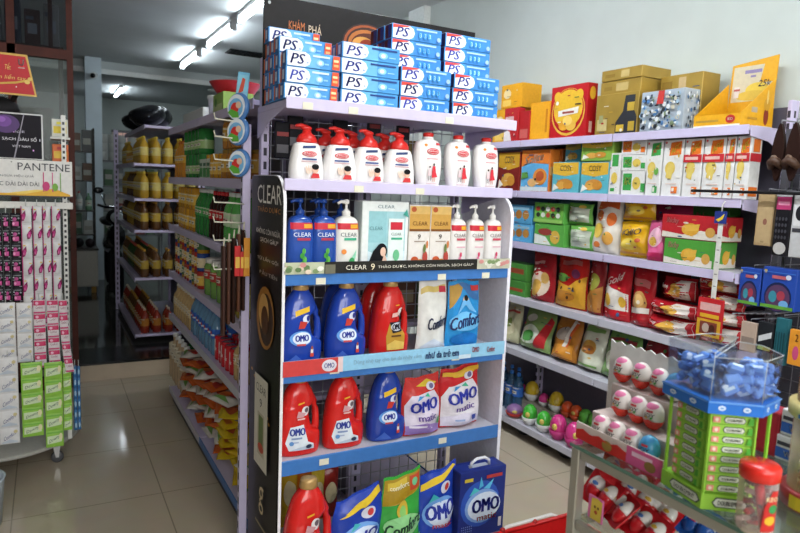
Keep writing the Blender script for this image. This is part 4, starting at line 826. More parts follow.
rbag('bright yellow snack bag, upper of two', 620, 652, 193, 3, 'd6a41c', yl, X=2.45, zoff=h_ + .002, seed=25, stand=False, d=.08, group=G3)
rbag('pink snack bag beside the lower yellow bag', 645, 664, 222, 3, 'cf5a88', [('e', .5, .6, .35, .25, 'e3b0c4'), ('e', .45, .5, .2, .12, 'd9b04a'), ('r', .05, .02, .95, .22, 'a82050')], X=2.44, seed=26, d=.07, group=G3)
rbag('crimson snack bag tucked behind the yellow and pink bags', 651, 690, 203, 3, 'b02a58', [('r', .2, .6, .8, .75, 'c94a78')], X=2.56, seed=27, d=.07, group=G3)
longp = lambda c: [('r', .01, .03, .99, .97, c), ('t', 'Richy', .2, .72, .22, .3, 'd9908c', .03, .2), ('p', [(.02, .03), (.98, .03), (.98, .3), (.7, .4), (.4, .18), (.02, .28)], 'ded8cc'), ('e', .52, .42, .15, .26, 'd9a23a'), ('p', [(.42, .3), (.66, .4), (.68, .66), (.44, .6)], 'dcae48'), ('e', .86, .35, .08, .2, 'd0a050')]
h_ = span(664, 716, 240, 3, 2.44)[3]
rc('biscuit_pack', 'long green wafer box on the third wall shelf', 'biscuit pack', 664, 716, 240, 3, '4f9a3c', longp('4f9a3c'), X=2.44, d=.15, RP=longp('5aa045'), group=G3)
rc('biscuit_pack', 'long red wafer box on top of the long green one', 'biscuit pack', 662, 722, 215.5, 3, 'b5242c', longp('b8262e'), X=2.44, d=.15, zoff=h_ + .002, RP=longp('b8262e'), group=G3)
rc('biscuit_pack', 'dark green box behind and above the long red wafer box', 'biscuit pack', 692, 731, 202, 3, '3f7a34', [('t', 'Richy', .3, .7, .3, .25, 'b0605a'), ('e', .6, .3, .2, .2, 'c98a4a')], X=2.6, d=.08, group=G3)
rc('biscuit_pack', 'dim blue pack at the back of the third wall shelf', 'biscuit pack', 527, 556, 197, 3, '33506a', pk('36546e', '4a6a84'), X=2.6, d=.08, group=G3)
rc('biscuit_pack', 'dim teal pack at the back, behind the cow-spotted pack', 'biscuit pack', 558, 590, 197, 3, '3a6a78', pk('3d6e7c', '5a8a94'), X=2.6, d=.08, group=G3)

# fourth level
G2 = 'snack bags on the fourth wall shelf'
h_ = span(503, 527, 280, 2, 2.46)[3]
rc('biscuit_pack', 'green and red biscuit pack, lower of two at the far end', 'biscuit pack', 503, 526, 280, 2, '4a8a3c', [('r', .1, .3, .9, .5, 'a04a2c')], X=2.46, d=.1, group=G2)
rc('biscuit_pack', 'green and red biscuit pack, upper of two at the far end', 'biscuit pack', 504, 527, 263, 2, '4a8a3c', [('r', .1, .4, .9, .7, '9a4a30')], X=2.46, d=.1, zoff=h_ + .002, group=G2)
rb = lambda *a, **k: rbag(*a, group=G2, **k)
rb('dark red cookie bag next to the green packs', 528, 552, 254, 2, '9c2228', [('e', .5, .36, .38, .26, 'd6c4b0'), ('e', .42, .28, .2, .18, 'cfa04a'), ('e', .7, .5, .14, .12, 'd0a860'), ('r', .15, .78, .6, .84, 'c98a86')], seed=41)
rb('large red and yellow raisin cookie bag', 554, 585, 253, 2, 'b0241f', [('p', [(.02, .03), (.02, .48), (.5, .4), (.98, .62), (.98, .03)], 'd29a2e'), ('e', .26, .55, .2, .08, '5a8a3a'), ('e', .7, .62, .12, .08, '6a2a4a'), ('e', .4, .22, .34, .1, 'b5762a'), ('r', .2, .78, .85, .86, 'a05048')] + [('e', .15 + .14 * k, .2 + .16 * (k % 3), .03, .03, '4a2a18') for k in range(6)], seed=42)
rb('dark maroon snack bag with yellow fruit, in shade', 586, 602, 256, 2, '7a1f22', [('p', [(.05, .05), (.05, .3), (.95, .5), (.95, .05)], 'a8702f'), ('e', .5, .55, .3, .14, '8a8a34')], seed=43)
rb('red and white snack bag with slanted lettering', 602, 628, 266, 2, 'b5202a', [('p', [(.03, .2), (.97, .2), (.97, .52), (.03, .62)], 'd6d0c8'), ('e', .28, .36, .18, .12, 'd6a83a'), ('e', .8, .36, .12, .1, 'd6a83a'), ('t', 'Gold', .46, .75, .6, .14, 'd9b4b0', .03, .3, .3)], seed=44)
rb('deep red snack bag with a round bun picture', 629, 652, 268, 2, 'a01c24', [('e', .5, .42, .3, .18, 'b88a4a'), ('e', .5, .44, .2, .11, 'd0a868'), ('r', .15, .68, .85, .8, 'b0605e'), ('p', [(.1, .2), (.9, .25), (.9, .34), (.1, .3)], 'd0c8c0')], seed=45)
redp = [('p', [(.42, .05), (.98, .05), (.98, .92), (.6, .95)], 'd9d2cb'), ('e', .56, .48, .16, .34, 'd0a040'), ('t', 'Cosy', .22, .6, .26, .28, 'dfd2d0', .03), ('r', .08, .2, .34, .28, 'c9605e'), ('r', .9, .05, .98, .9, 'b5232b')]
hA = span(640, 690, 318, 2, 2.44)[3]; hB = span(643, 692, 302, 2, 2.44)[3]
def flat(label, x0, x1, yt, z0, seed, X=2.44): rbag(label, x0, x1, yt, 2, 'b01f29', redp, X=X, d=.13, zoff=z0, seed=seed, stand=False, name='biscuit_packet', cat='biscuit packet', group='red and white biscuit packets')
flat('red and white biscuit packet lying flat, lower of the left pile', 640, 688, 318, 0, 51)
flat('red and white biscuit packet lying flat, middle of the left pile', 643, 690, 302, hA + .001, 52)
flat('red and white biscuit packet leaning on top of the left pile', 656, 690, 278, hB + .002, 53, 2.47)
zz = 0
for k, yt in enumerate((326, 311, 294, 277)):
    hN = span(690, 738, yt, 2, 2.45)[3]
    flat('red and white biscuit packet in the right pile, %s' % ('at the bottom', 'second from the bottom', 'third from the bottom', 'on top')[k], 691, 738, yt, zz, 54 + k, 2.45); zz = hN + .002
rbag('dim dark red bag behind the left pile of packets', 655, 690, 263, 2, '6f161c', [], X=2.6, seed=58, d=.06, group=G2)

# fifth level: slumped bags
G1 = 'slumped snack bags on the fifth wall shelf'
rl = lambda label, x0, x1, yt, c, P, seed, lean, X=2.46: rbag(label, x0, x1, yt, 1, c, P, X=X, seed=seed, group=G1, d=.1, rot=(lean, 0, FACE), hmax=.235)
rl('pale noodle bag at the far end of the fifth wall shelf', 500, 515, 301, 'b5b292', [('e', .5, .4, .35, .22, 'c9c2a0'), ('r', .1, .78, .9, .84, 'a8443c'), ('e', .5, .5, .2, .12, '7a8a4a')], 61, -.12)
rl('green and red snack bag slumped beside the pale noodle bag', 516, 546, 312, '7f9a5c', [('e', .4, .35, .34, .24, 'd0d6c4'), ('e', .36, .3, .22, .14, '4f9a46'), ('p', [(.6, .05), (.9, .1), (.98, .8), (.86, .9), (.7, .4)], 'b0262a'), ('e', .3, .75, .2, .1, 'c9c6b4')], 62, -.2)
rl('orange and brown snack bag slumped in the middle of the fifth shelf', 547, 573, 317, 'b0712c', [('p', [(.1, .05), (.9, .05), (.9, .4), (.1, .3)], 'd08a2c'), ('e', .5, .6, .28, .16, 'b0a294'), ('p', [(.55, .3), (.66, .3), (.8, .95), (.7, .95)], 'd9d2c4'), ('p', [(.66, .3), (.72, .3), (.9, .95), (.8, .95)], 'c95a24')], 63, -.22)
rl('white oat snack bag with a small grain picture', 573, 598, 330, 'c9cbb8', [('e', .5, .5, .28, .16, 'b5863c'), ('e', .55, .44, .2, .1, 'a0642a'), ('r', .1, .05, .9, .1, '6a9a4a'), ('p', [(.1, .82), (.9, .9), (.9, .98), (.1, .98)], '7fa85c')], 64, -.22)
rl('green and white snack bag at the near part of the fifth shelf', 598, 632, 326, '6f9a52', [('e', .5, .4, .36, .24, 'c0c4b0'), ('e', .55, .36, .2, .14, 'a8803c'), ('p', [(.1, .78), (.5, .84), (.9, .76), (.9, .84), (.5, .9), (.1, .86)], '8a2f34')], 65, -.2)
rl('dark red snack bag behind the white egg display board', 634, 668, 342, '7a2026', [('e', .5, .5, .3, .2, 'a04a44')], 66, -.15)
rl('brown snack bag at the near end of the fifth shelf', 670, 704, 352, '84502a', [('e', .5, .5, .3, .2, 'b08a54')], 67, -.15)
# ------------------------------------------------------------------ lowest wall shelf: water bottles and toy eggs
def lathe_bottle(name, cat, h, r, body, cap, label=None, lab=(.3, .6), neck=.28, shape='soda', n=18, P=()):
    t = thing(name, 'x', cat)
    if shape == 'soda': pr = [(.8, 0), (1, .03), (1, .28), (.94, .34), (.98, .42), (1, .6), (.85, .72), (.5, .82), (neck, .88), (neck, .94)]
    elif shape == 'jar': pr = [(.9, 0), (1, .03), (1, .78), (.9, .84), (.8, .88)]
    elif shape == 'flask': pr = [(.9, 0), (1, .04), (1, .55), (.9, .66), (.45, .76), (neck, .82), (neck, .93)]
    else: pr = [(.92, 0), (1, .02), (1, .97), (.9, 1.0)]
    bm_ = body if not isinstance(body, str) else K(body, .15, 0, .05, 20, 0, .3)
    b = MB(); b.lathe([(r * a, h * z) for a, z in pr], bm_, (0, r, 0), n); bo = b.build('body', t)
    if cap:
        b = MB(); cr = r * (neck * 1.18 if shape in ('soda', 'flask') else .86); z0 = h * (.92 if shape in ('soda', 'flask') else .86)
        b.lathe([(cr, 0), (cr * 1.04, .002), (cr, h - z0 - .002), (cr * .8, h - z0)], K(cap, .35), (0, r, z0), 14); b.build('cap', t)
    if label:
        b = MB(); k = 1.012; b.lathe([(r * k, h * lab[0]), (r * k, h * lab[1])], K(label, .35), (0, r, 0), n, cap=False)
        W_, H_ = 2 * r, h * (lab[1] - lab[0])
        fm = lambda u, v, L: ((u - .5) * W_ * .98, r - math.sqrt(max(1e-8, (r * k) ** 2 - ((u - .5) * W_ * .98) ** 2)) - .0006 * L, h * lab[0] + v * H_)
        stamp(b, P or [('r', 0, .84, 1, .92, 'd6d0c0'), ('r', .2, .3, .8, .6, 'd9d3c4'), ('r', .26, .4, .74, .5, '6a5a4a')], fm, True, W_ / H_); b.build('label_print', bo)
    return Proto(t)
WATER = clear('3f6f98', .4, .08, 'water_bottle_plastic')
wb = lathe_bottle('water_bottle', 'water bottle', .25, .034, WATER, '2f6fc0', '2f62b0', (.42, .66))
for k, px in enumerate((499, 507, 514)):
    for r_ in (0, 1):
        q = onX(px, 385, 2.5 + .08 * r_); wb.at((2.5 + .08 * r_, q.y, RZ[0] + .001), FACE, 'blue water bottle on the lowest wall shelf, %s of the %s row' % (('far one', 'middle one', 'near one')[k], ('front', 'back')[r_]), 'water bottles on the lowest wall shelf')
# toy eggs: dome, white cup
def toy_egg(col, cup='d9d9d6', r=.036, rz_=.048):
    t = thing('toy_egg', 'x', 'toy egg', group='toy eggs on the lowest wall shelf')
    b = MB(); b.ellipsoid((0, 0, rz_ + .004), r, r, rz_, K(col, .25, 0, .05, 20, 0, .4)); e = b.build('shell', t)
    b = MB(); b.lathe([(r * .55, 0), (r * .95, rz_ * .35), (r * 1.12, rz_ * .8), (r * 1.02, rz_ * .8), (r * .8, rz_ * .4)], K(cup, .3), n=18, cap=False); b.lathe([(0.001, .001), (r * .55, 0)], K(cup, .3), n=18, cap=False); b.build('cup', t)
    b = MB(); b.ellipsoid((-r * .3, -r * .75, rz_ * 1.15), r * .35, r * .35, rz_ * .3, K('c9b25a', .4)); b.build('print', e); return Proto(t)
egs = {c: toy_egg(*a) for c, a in dict(green=('46b03c',), pink=('cf3c84', 'b83a78', .04, .056), yellow=('d0b02c',), orange=('d9582c', 'c95a3a', .03, .036), lime=('5fb044', '5a9a4a', .032, .036), purple=('8f6a9c', 'b0362e', .042, .03), hot=('d83c8c', 'dcdcda', .026, .03)).items()}
b = MB(); Ya, Yb = onX(515, 390, 2.6).y, onX(600, 410, 2.6).y
b.box(2.545, Yb, RZ[0], 2.68, Ya, RZ[0] + .085, 'b0a698', .004); tag(b.build('cardboard_step', None), 'grey brown cardboard step under the back row of toy eggs', 'box')
def egg(c, px, py, back, where):
    X = 2.60 if back else 2.475; q = onX(px, py, X)
    egs[c].at((X - (0 if back else .005), q.y, RZ[0] + (.087 if back else .0025)), rnd.uniform(-1, 1), sc=(1.2, 1.2, 1.2), label= '%s toy egg %s' % ({'hot': 'small hot pink', 'pink': 'big pink', 'lime': 'light green', 'orange': 'round orange'}.get(c, c), where))
for c, px, py, bk, wh in (('purple', 516, 400, 0, 'lying flat at the far end of the front row'), ('green', 531, 408, 0, 'left of the green pair in the front row'), ('green', 545, 415, 0, 'right of the green pair in the front row'), ('pink', 559, 428, 0, 'left of the big pink pair'), ('pink', 575, 434, 0, 'right of the big pink pair'),
                          ('hot', 522, 385, 1, 'at the far end of the back row'), ('hot', 545, 385, 1, 'between yellow eggs in the back row'), ('yellow', 533, 378, 1, 'behind the left green egg'), ('yellow', 558, 380, 1, 'in the middle of the back row'), ('orange', 568, 400, 1, 'behind the big pink pair, left of two'), ('orange', 577, 403, 1, 'behind the big pink pair, right of two'), ('lime', 587, 400, 1, 'beside the orange pair'), ('lime', 596, 405, 1, 'nearest the counter in the back row')):
    egg(c, px, py, bk, wh)
for k in range(3):
    q = onX(530 + 22 * k, 437, 2.55); b = MB(); b.ellipsoid((0, 0, .04), .07, .05, .04, K('1d1d20', .5)); tag(b.build('black_bundle', None, (2.52, q.y, .0)), 'black bundle on the floor under the lowest wall shelf, %s' % ('farthest', 'middle', 'nearest')[k], 'bundle', 'black bundles under the shelf')

# ------------------------------------------------------------------ hanging goods at the near end of the wall shelves
q0, q1 = onX(722, 204, 2.40), onX(713, 338, 2.38)
u = Unit('clip_strip', 'white plastic clip strip hanging in front of the wall shelves', 'clip strip', (2.405, q0.y, RZ[3] + .18))
b = MB(); y = q0.y; zt, zb = onX(720, 205, 2.405).z, onX(712, 330, 2.405).z
b.box(2.404, y - .011, zb, 2.4055, y + .011, zt - .03, 'd6d4ce'); [b.box(2.4032, y - .006, zb + .03 + .05 * k, 2.404, y + .006, zb + .034 + .05 * k, '7a7874') for k in range(int((zt - zb - .08) / .05))]; u.part('strip', b)
b = MB(); b.tube([(2.4045, y, zt - .03), (2.4045, y, zt), (2.412, y - .004, zt + .016), (2.419, y, zt + .008), (2.419, y, zt - .01)], .0028, K('dcdad4'), 6); u.part('hook', b)
b = MB(); b.box(2.398, y - .026, zt - .075, 2.4025, y + .026, zt - .025, '23367e'); b.add([(2.3975, y + .02, zt - .06), (2.3975, y + .0, zt - .05), (2.3975, y - .018, zt - .034), (2.3975, y - .012, zt - .056), (2.3975, y + .006, zt - .068)], [(0, 1, 2, 3, 4)], 'd9b82c'); u.part('tag_card', b)
za, zb2 = onX(718, 300, 2.39).z, onX(718, 340, 2.39).z
P = [('r', .0, .48, 1, 1, 'c0262c'), ('r', .1, .68, .9, .88, 'd9a8a4'), ('r', .12, .5, .88, .6, 'd9a82c'), ('r', .03, .02, .97, .46, 'cfa02c'), ('r', .16, .08, .84, .4, '7a3a2c'), ('e', .4, .24, .14, .12, 'b5a294'), ('e', .65, .22, .12, .12, '4a2418')]
carton('hanging_snack_pack', 'red and yellow snack packet hanging from the white clip strip', 'snack packet', (2.392, y, zb2), FACE, .115, za - zb2, .01, 'b8242a', P)
# peg rack
u = Unit('peg_rack', 'dark wire peg rack at the near end of the wall shelves', 'rack', (2.56, 1.15, 0))
b = MB()
for k in range(18): b.tube([(2.62, .62 + .055 * k, .2), (2.62, .62 + .055 * k, 1.74)], .002, K('6a6a70', .4, .5), 5)
for k in range(27): b.tube([(2.622, .6, .25 + .055 * k), (2.622, 1.56, .25 + .055 * k)], .002, K('6a6a70', .4, .5), 5)
u.part('grid', b)
for y_ in (.6, 1.56):
    b = MB(); b.box(2.61, y_ - .012, 0, 2.635, y_ + .012, 1.75, '55555c'); u.part('post', b)
b = MB(); b.tube([(2.40, 1.82, 1.492), (2.40, .7, 1.49)], .006, K('1c1c1e', .4)); b.tube([(2.40, 1.4, 1.49), (2.61, 1.4, 1.5)], .005, K('1c1c1e', .4)); b.tube([(2.40, .75, 1.49), (2.61, .75, 1.5)], .005, K('1c1c1e', .4)); u.part('rail', b)
b = MB(); b.box(2.66, .62, .2, 2.665, 1.55, 1.73, '3c3b42'); u.part('backing_board', b)
def hang(name, label, cat, x0, y0, x1, y1, col, P, X=2.42, d=.02, g=None):
    A, B = onX(x0, (y0 + y1) / 2, X), onX(x1, (y0 + y1) / 2, X); zt, zb = onX((x0 + x1) / 2, y0, X).z, onX((x0 + x1) / 2, y1, X).z
    m = carton_mesh(A.y - B.y, zt - zb, d, col, P)
    m.tube([(0, d / 2, zt - zb - .004), (0, d / 2, zt - zb + .012), (0, 2.615 - X, zt - zb + .012)], .0025, K('8a8a90', .3, .5), 6)
    return tag(m.build(name, None, (X, (A.y + B.y) / 2, zb), FACE), label, cat, g)
for k, (a, e) in enumerate(((771, 783), (785, 799))):
    A, B = onX(a, 150, 2.44), onX(e, 150, 2.44); z0, z1 = onX(780, 181, 2.44).z, onX(780, 123, 2.44).z; y, w = (A.y + B.y) / 2, A.y - B.y
    u = Unit('slipper', 'dark brown slipper hanging above the sock packs, %s of two' % ('left', 'right')[k], 'slipper', (2.45, y, z0), 'dark brown slippers on the rack')
    sole = [(y + w / 2 * (.78 + .22 * math.cos(2 * t)) * math.cos(t), (z0 + z1) / 2 + (z1 - z0) / 2 * math.sin(t)) for t in [2 * PI * i / 24 for i in range(24)]]
    b = MB(); b.prism(sole, 2.445, 2.46, K('2b1a15', .4), 'x'); u.part('sole', b)
    b = MB(); b.tube([(2.45, y - w * .48, z0 + .05), (2.43, y - w * .25, z0 + .07), (2.425, y, z0 + .078), (2.43, y + w * .25, z0 + .07), (2.45, y + w * .48, z0 + .05)], [.012, .016, .018, .016, .012], K('4a3428', .45)); b.ellipsoid((2.424, y, z0 + .085), .006, .014, .012, K('6a5444')); u.part('strap', b)
    b = MB(); b.tube([(2.453, y, z1 - .01), (2.453, y, z1 + .012), (2.62, y, z1 + .012)], .003, K('8a8a90', .3, .5), 6); u.part('hanger', b)
hang('paper_pack', 'tan paper covered pack hanging beside the cracker boxes', 'hanging pack', 756, 192, 773, 246, 'ab9068', [('r', .08, .05, .92, .95, 'b39a72'), ('e', .55, .45, .12, .06, '8a5a4a'), ('r', .4, .06, .6, .09, '96805c')], 2.43)
hang('sock_pack', 'black lace sock pack with a pink label', 'socks', 774, 194, 790, 256, '1d1c20', [('r', .05, .75, .95, .95, 'b03a6a'), ('r', .15, .82, .85, .88, 'd68aa8'), ('r', .0, .96, 1, 1, 'b9b9bb'), ('e', .5, .12, .4, .1, 'b5b3b0')] + [('e', .2 + .2 * (k % 4), .3 + .1 * (k // 4), .07, .03, '3c3b42') for k in range(16)], 2.42)
hang('sock_pack', 'white sock pack with a black picture at the right edge', 'socks', 791, 194, 808, 258, 'b9b9ba', [('r', .1, .5, .9, .9, 'd0d0d0'), ('e', .5, .7, .3, .12, '26262a'), ('r', .1, .4, .9, .46, '3a3a40')], 2.42)
toy = [('r', .02, .02, .98, .98, '2347a0'), ('e', .5, .3, .4, .36, '17224a'), ('e', .5, .28, .36, .32, '55395a'), ('e', .36, .3, .12, .14, '3a8a9a'), ('e', .6, .34, .12, .12, 'a03a4a'), ('e', .7, .14, .14, .1, '6fa8d8'), ('r', .02, .02, .98, .1, '5f9a3a'), ('r', .3, .74, .72, .82, 'b05a62'), ('e', .78, .8, .08, .06, 'c9d2e6'), ('e', .1, .9, .05, .04, 'd9b82c'), ('r', .02, .88, .98, .9, '3f6fc0')]
hang('toy_box', 'blue toy box with arched window hanging, left one', 'toy box', 739, 268, 760, 305, '2347a0', toy, 2.44, .04, 'blue toy boxes on the rack')
hang('toy_box', 'blue toy box with arched window hanging, right one', 'toy box', 761.5, 268, 796, 310, '2347a0', toy, 2.44, .05, 'blue toy boxes on the rack')
hang('hanging_pack', 'beige pack hanging low behind the blue sweets', 'hanging pack', 740, 322, 756, 352, 'b5a090', [('r', .1, .3, .9, .5, '8a7a70')], 2.4)
hang('hanging_pack', 'black and white pack hanging low behind the blue sweets', 'hanging pack', 757, 322, 773, 352, '24262a', [('p', [(.1, .3), (.9, .5), (.9, .7), (.1, .5)], 'c9ccce'), ('r', .1, .05, .9, .18, '8a9a4a')], 2.4)
hang('comb_pack', 'teal comb pack hanging low near the right edge', 'comb', 774, 318, 787, 365, '24606a', [('r', .1 + .2 * k, .05, .18 + .2 * k, .7, '17424a') for k in range(4)][0:4], 2.4)
hang('hanging_pack', 'orange pack with pink figures at the right edge', 'hanging pack', 788, 330, 804, 366, 'd9902c', [('e', .5, .35, .2, .2, 'c24a7a'), ('t', '2', .5, .78, .2, .2, '7a3a2c')], 2.38)
for k in range(8):
    a = 746 + 6 * k
    b = MB(); q = onX(a, 312, 2.55); b.tube([(2.62, q.y, q.z), (2.46, q.y, q.z - .002)], .003, K('9a9aa2', .3, .6), 6); tag(b.build('peg_hook', None), 'empty wire peg below the blue toy boxes, %s from the left' % ('first', 'second', 'third', 'fourth', 'fifth', 'sixth', 'seventh', 'eighth')[k], 'peg hook', 'empty pegs on the rack')
# ------------------------------------------------------------------ aisle side of the gondola
def gp(name, cat, **k): return k
LX = .70
ORD = ('first', 'second', 'third', 'fourth', 'fifth', 'sixth', 'seventh', 'eighth', 'ninth', 'tenth', 'eleventh', 'twelfth', 'thirteenth', 'fourteenth', 'fifteenth', 'sixteenth', 'seventeenth', 'eighteenth', 'nineteenth', 'twentieth')
SHN = ['bottom', 'second', 'third', 'fourth', 'fifth', 'top']
CRATE = {}
def aisle_row(proto, lev, px0, px1, pitch, stub, group, X=LX, zoff=0., rows=1, py=None, jit=.004, dx=.085):
    """A row along the aisle from the near pixel column px1 to the far one px0."""
    z = GZ[lev] + .001 + zoff; py = py or {0: 400, 1: 345, 2: 290, 3: 235, 4: 180, 5: 130}[lev]
    ya, yb = max(onX(px1, py, X).y, GY0 + .04), min(onX(px0, py, X).y, GY1 - .04)
    n = max(1, int((yb - ya) / pitch) + 1)
    for r in range(rows):
        for k in range(n):
            lab = '%s, %s from the near end%s' % (stub, ORD[k], ', back row' if r else '')
            proto.at((X + dx * r + rnd.uniform(-jit, jit), ya + pitch * k, z), FACE, lab, group)
b6 = lambda *a, **k: lathe_bottle(*a, **k)
amber = b6('amber_jar', 'jar', .135, .036, 'a8702c', '8a6a2c', 'c9a04a', (.25, .7), shape='jar')
tin = b6('green_tin', 'tin', .13, .042, '2f7a3a', '3f8a4a', '9ab87a', (.2, .55), shape='can')
goldj = b6('gold_tin', 'tin', .12, .038, 'c08a24', 'b8862c', 'd9b04a', (.2, .7), shape='can')
greenb = b6('green_soda_bottle', 'soda bottle', .24, .033, '2c7a38', 'd9d9d4', '3f9a4a', (.42, .62))
limeb = b6('lime_soda_bottle', 'soda bottle', .235, .035, '4f9f4a', 'd8dcd6', 'bfd6b0', (.36, .62))
cokeb = b6('cola_bottle', 'cola bottle', .235, .032, '2a1412', 'c0262a', 'b02428', (.42, .62))
oranb = b6('orange_soda_bottle', 'soda bottle', .225, .034, 'c9862a', 'c9742a', 'd9a83a', (.4, .6))
canm = {c: b6('food_can', 'can', .095, .034, c, 'b9bcc0', l, (.2, .75), shape='can') for c, l in (('b0342c', 'd9b04a'), ('2f4a8c', 'd9c9a0'), ('b88a2c', '3f6a3a'), ('9a3a2a', 'd6c090'))}
picklej = b6('pickle_jar', 'jar', .19, .055, '6f9a4a', 'd8d6ce', 'b03a34', (.45, .7), shape='jar')
sauceb = b6('sauce_jar', 'jar', .175, .042, 'b8a23c', '1c1c1c', 'c9c25a', (.2, .6), shape='jar', P=[('e', .5, .4, .3, .26, '5a8a3a'), ('e', .4, .3, .14, .14, 'c0502c'), ('e', .64, .5, .12, .12, 'd9862c')])
tanb = b6('milk_tea_bottle', 'milk tea bottle', .30, .043, 'b59a78', 'd6d4ce', 'c9bda4', (.5, .78), shape='flask', neck=.36)
tans = b6('tan_drink_bottle', 'drink bottle', .2, .03, 'b89a6a', 'd9d4c8', 'c9b48a', (.35, .6), shape='flask')
greenl = b6('big_green_bottle', 'soda bottle', .29, .045, '1f6a34', 'cfd6cc', '2f7a44', (.4, .62))
waterb = b6('clear_water_bottle', 'water bottle', .215, .033, K('5f86a4', .12, 0, .05, 20, 0, .4), '2f5fae', '2f5cae', (.4, .62), P=[('r', .1, .3, .9, .5, 'd6dfe8'), ('e', .5, .6, .2, .2, 'c03a3a')])
colac = b6('cola_can', 'cola can', .118, .031, 'b0202a', 'b9bcc0', 'b81f2a', (.08, .92), shape='can', P=[('p', [(.3, .05), (.5, .05), (.66, .95), (.46, .95)], 'e3dcdc'), ('t', 'Cola', .5, .5, .5, .2, 'f0eaea', .02, .3)])
# top shelf
A = onX(191, 108, .8); Bq = onX(213, 108, .8)
carton('storage_box', 'flat blue box on the gondola top under a white box', 'box', (.74, (A.y + Bq.y) / 2, GZ[5] + .001), FACE, A.y - Bq.y, .028, .26, '4f7aa8')
carton('storage_box', 'white box lying on the flat blue box on the gondola top', 'box', (.75, (A.y + Bq.y) / 2, GZ[5] + .031), FACE, (A.y - Bq.y) * .93, .06, .24, 'c9ccc6')
q = onX(220, 105, .8); b = MB(); b.lathe([(.052, 0), (.06, .11), (.064, .112), (.064, .128), (.06, .13)], K('c6c9c6', .35), n=20); tag(b.build('tub', None, (.8, q.y, GZ[5] + .001)), 'round white tub with lid on the gondola top', 'tub')
q = onX(233, 105, .78); carton('storage_box', 'light green carton under the red basin on the gondola top', 'box', (.71, q.y, GZ[5] + .001), FACE, .2, .1, .14, '8fb05a', [('r', .1, .2, .9, .5, 'b9c890'), ('e', .3, .6, .1, .2, '4f8a3c')])
b = MB(); b.lathe([(.085, 0), (.115, .045), (.12, .05), (.112, .05), (.08, .008)], K('b3242c', .3), n=24, cap=False); b.lathe([(.001, 0), (.085, 0)], K('b3242c', .3), n=24, cap=False); tag(b.build('basin', None, (.79, q.y, GZ[5] + .1025)), 'red plastic basin on the light green carton', 'basin')
# fifth shelf (just above eye height)
aisle_row(amber, 4, 222, 231, .08, 'amber jar on the fifth aisle shelf', 'amber jars', rows=2)
aisle_row(amber, 4, 222, 231, .08, 'amber jar stacked above the lower jars', 'amber jars', zoff=.137, rows=1)
aisle_row(goldj, 4, 204, 218, .085, 'gold tin on the fifth aisle shelf', 'gold tins', rows=2)
q = onX(206, 167, LX)
for k in range(3): carton('tea_box', 'green and white tea box on the fifth aisle shelf, %s' % ('nearest', 'middle', 'farthest')[k], 'tea box', (LX, q.y - .05 + .085 * k, GZ[4] + .001), FACE, .08, .1, .12, 'c9d2c4', [('r', .05, .1, .95, .55, '4a9a4f'), ('r', .1, .65, .9, .8, '3a6a4a')], group='tea boxes')
aisle_row(tin, 4, 184, 199, .095, 'green tin on the fifth aisle shelf', 'green tins', rows=2)
aisle_row(tin, 4, 184, 198, .095, 'green tin of the upper layer', 'green tins', zoff=.132, rows=1)
aisle_row(oranb, 4, 172, 182, .08, 'orange bottle at the far end of the fifth aisle shelf', 'orange bottles')
# fourth shelf
for k in range(3): bag('tea_packet', 'green tea packet at the near end of the fourth aisle shelf, %s' % ORD[k], 'packet', (LX, 2.47 + .1 * k, GZ[3] + .001), FACE, .095, .17, .05, '5a8f3c', [('e', .5, .5, .3, .2, 'a8c46a'), ('r', .1, .75, .9, .86, '2f6a34')], 'green tea packets', seed=70 + k, stand=True)
aisle_row(limeb, 3, 221, 231, .075, 'lime green soda bottle with white cap', 'lime green soda bottles', rows=2)
aisle_row(cokeb, 3, 208, 219, .07, 'dark cola bottle with red cap', 'cola bottles', rows=2)
aisle_row(greenb, 3, 194, 206, .072, 'green soda bottle with pale cap', 'green soda bottles', rows=2)
aisle_row(goldj, 3, 176, 192, .085, 'gold tin on the fourth aisle shelf', 'gold tins', rows=1)
aisle_row(goldj, 3, 176, 192, .085, 'gold tin of the upper layer on the fourth shelf', 'gold tins', zoff=.122)
# third shelf
aisle_row(sauceb, 2, 222, 236, .1, 'yellow green sauce jar with black lid', 'sauce jars', rows=1)
aisle_row(picklej, 2, 200, 216, .125, 'big pickle jar with white lid', 'pickle jars', rows=1)
ck = list(canm.items())
for L in (0, 1, 2):
    for k in range(12):
        y = onX(197, 275, LX).y + .074 * k
        if y < GY1 - .04: ck[(k * 3 + L) % 4][1].at((LX, y, GZ[2] + .001 + .0965 * L), FACE, '%s food can, %s, %s from the near end' % ({'b0342c': 'red', '2f4a8c': 'blue', 'b88a2c': 'yellow', '9a3a2a': 'rust red'}[ck[(k * 3 + L) % 4][0]], ('bottom layer', 'middle layer', 'top layer')[L], ORD[k]), 'food cans on the third aisle shelf')
# second shelf
aisle_row(tans, 1, 232, 238, .07, 'small tan bottle at the post end', 'small drink bottles', rows=1)
aisle_row(colac, 1, 213, 229, .068, 'red cola can on the second aisle shelf', 'red cola cans', rows=2)
aisle_row(waterb, 1, 190, 211, .075, 'clear water bottle with blue label', 'water bottles on the aisle shelf', rows=2)
aisle_row(tans, 1, 172, 188, .068, 'tan drink bottle beyond the water bottles', 'small drink bottles', rows=1)
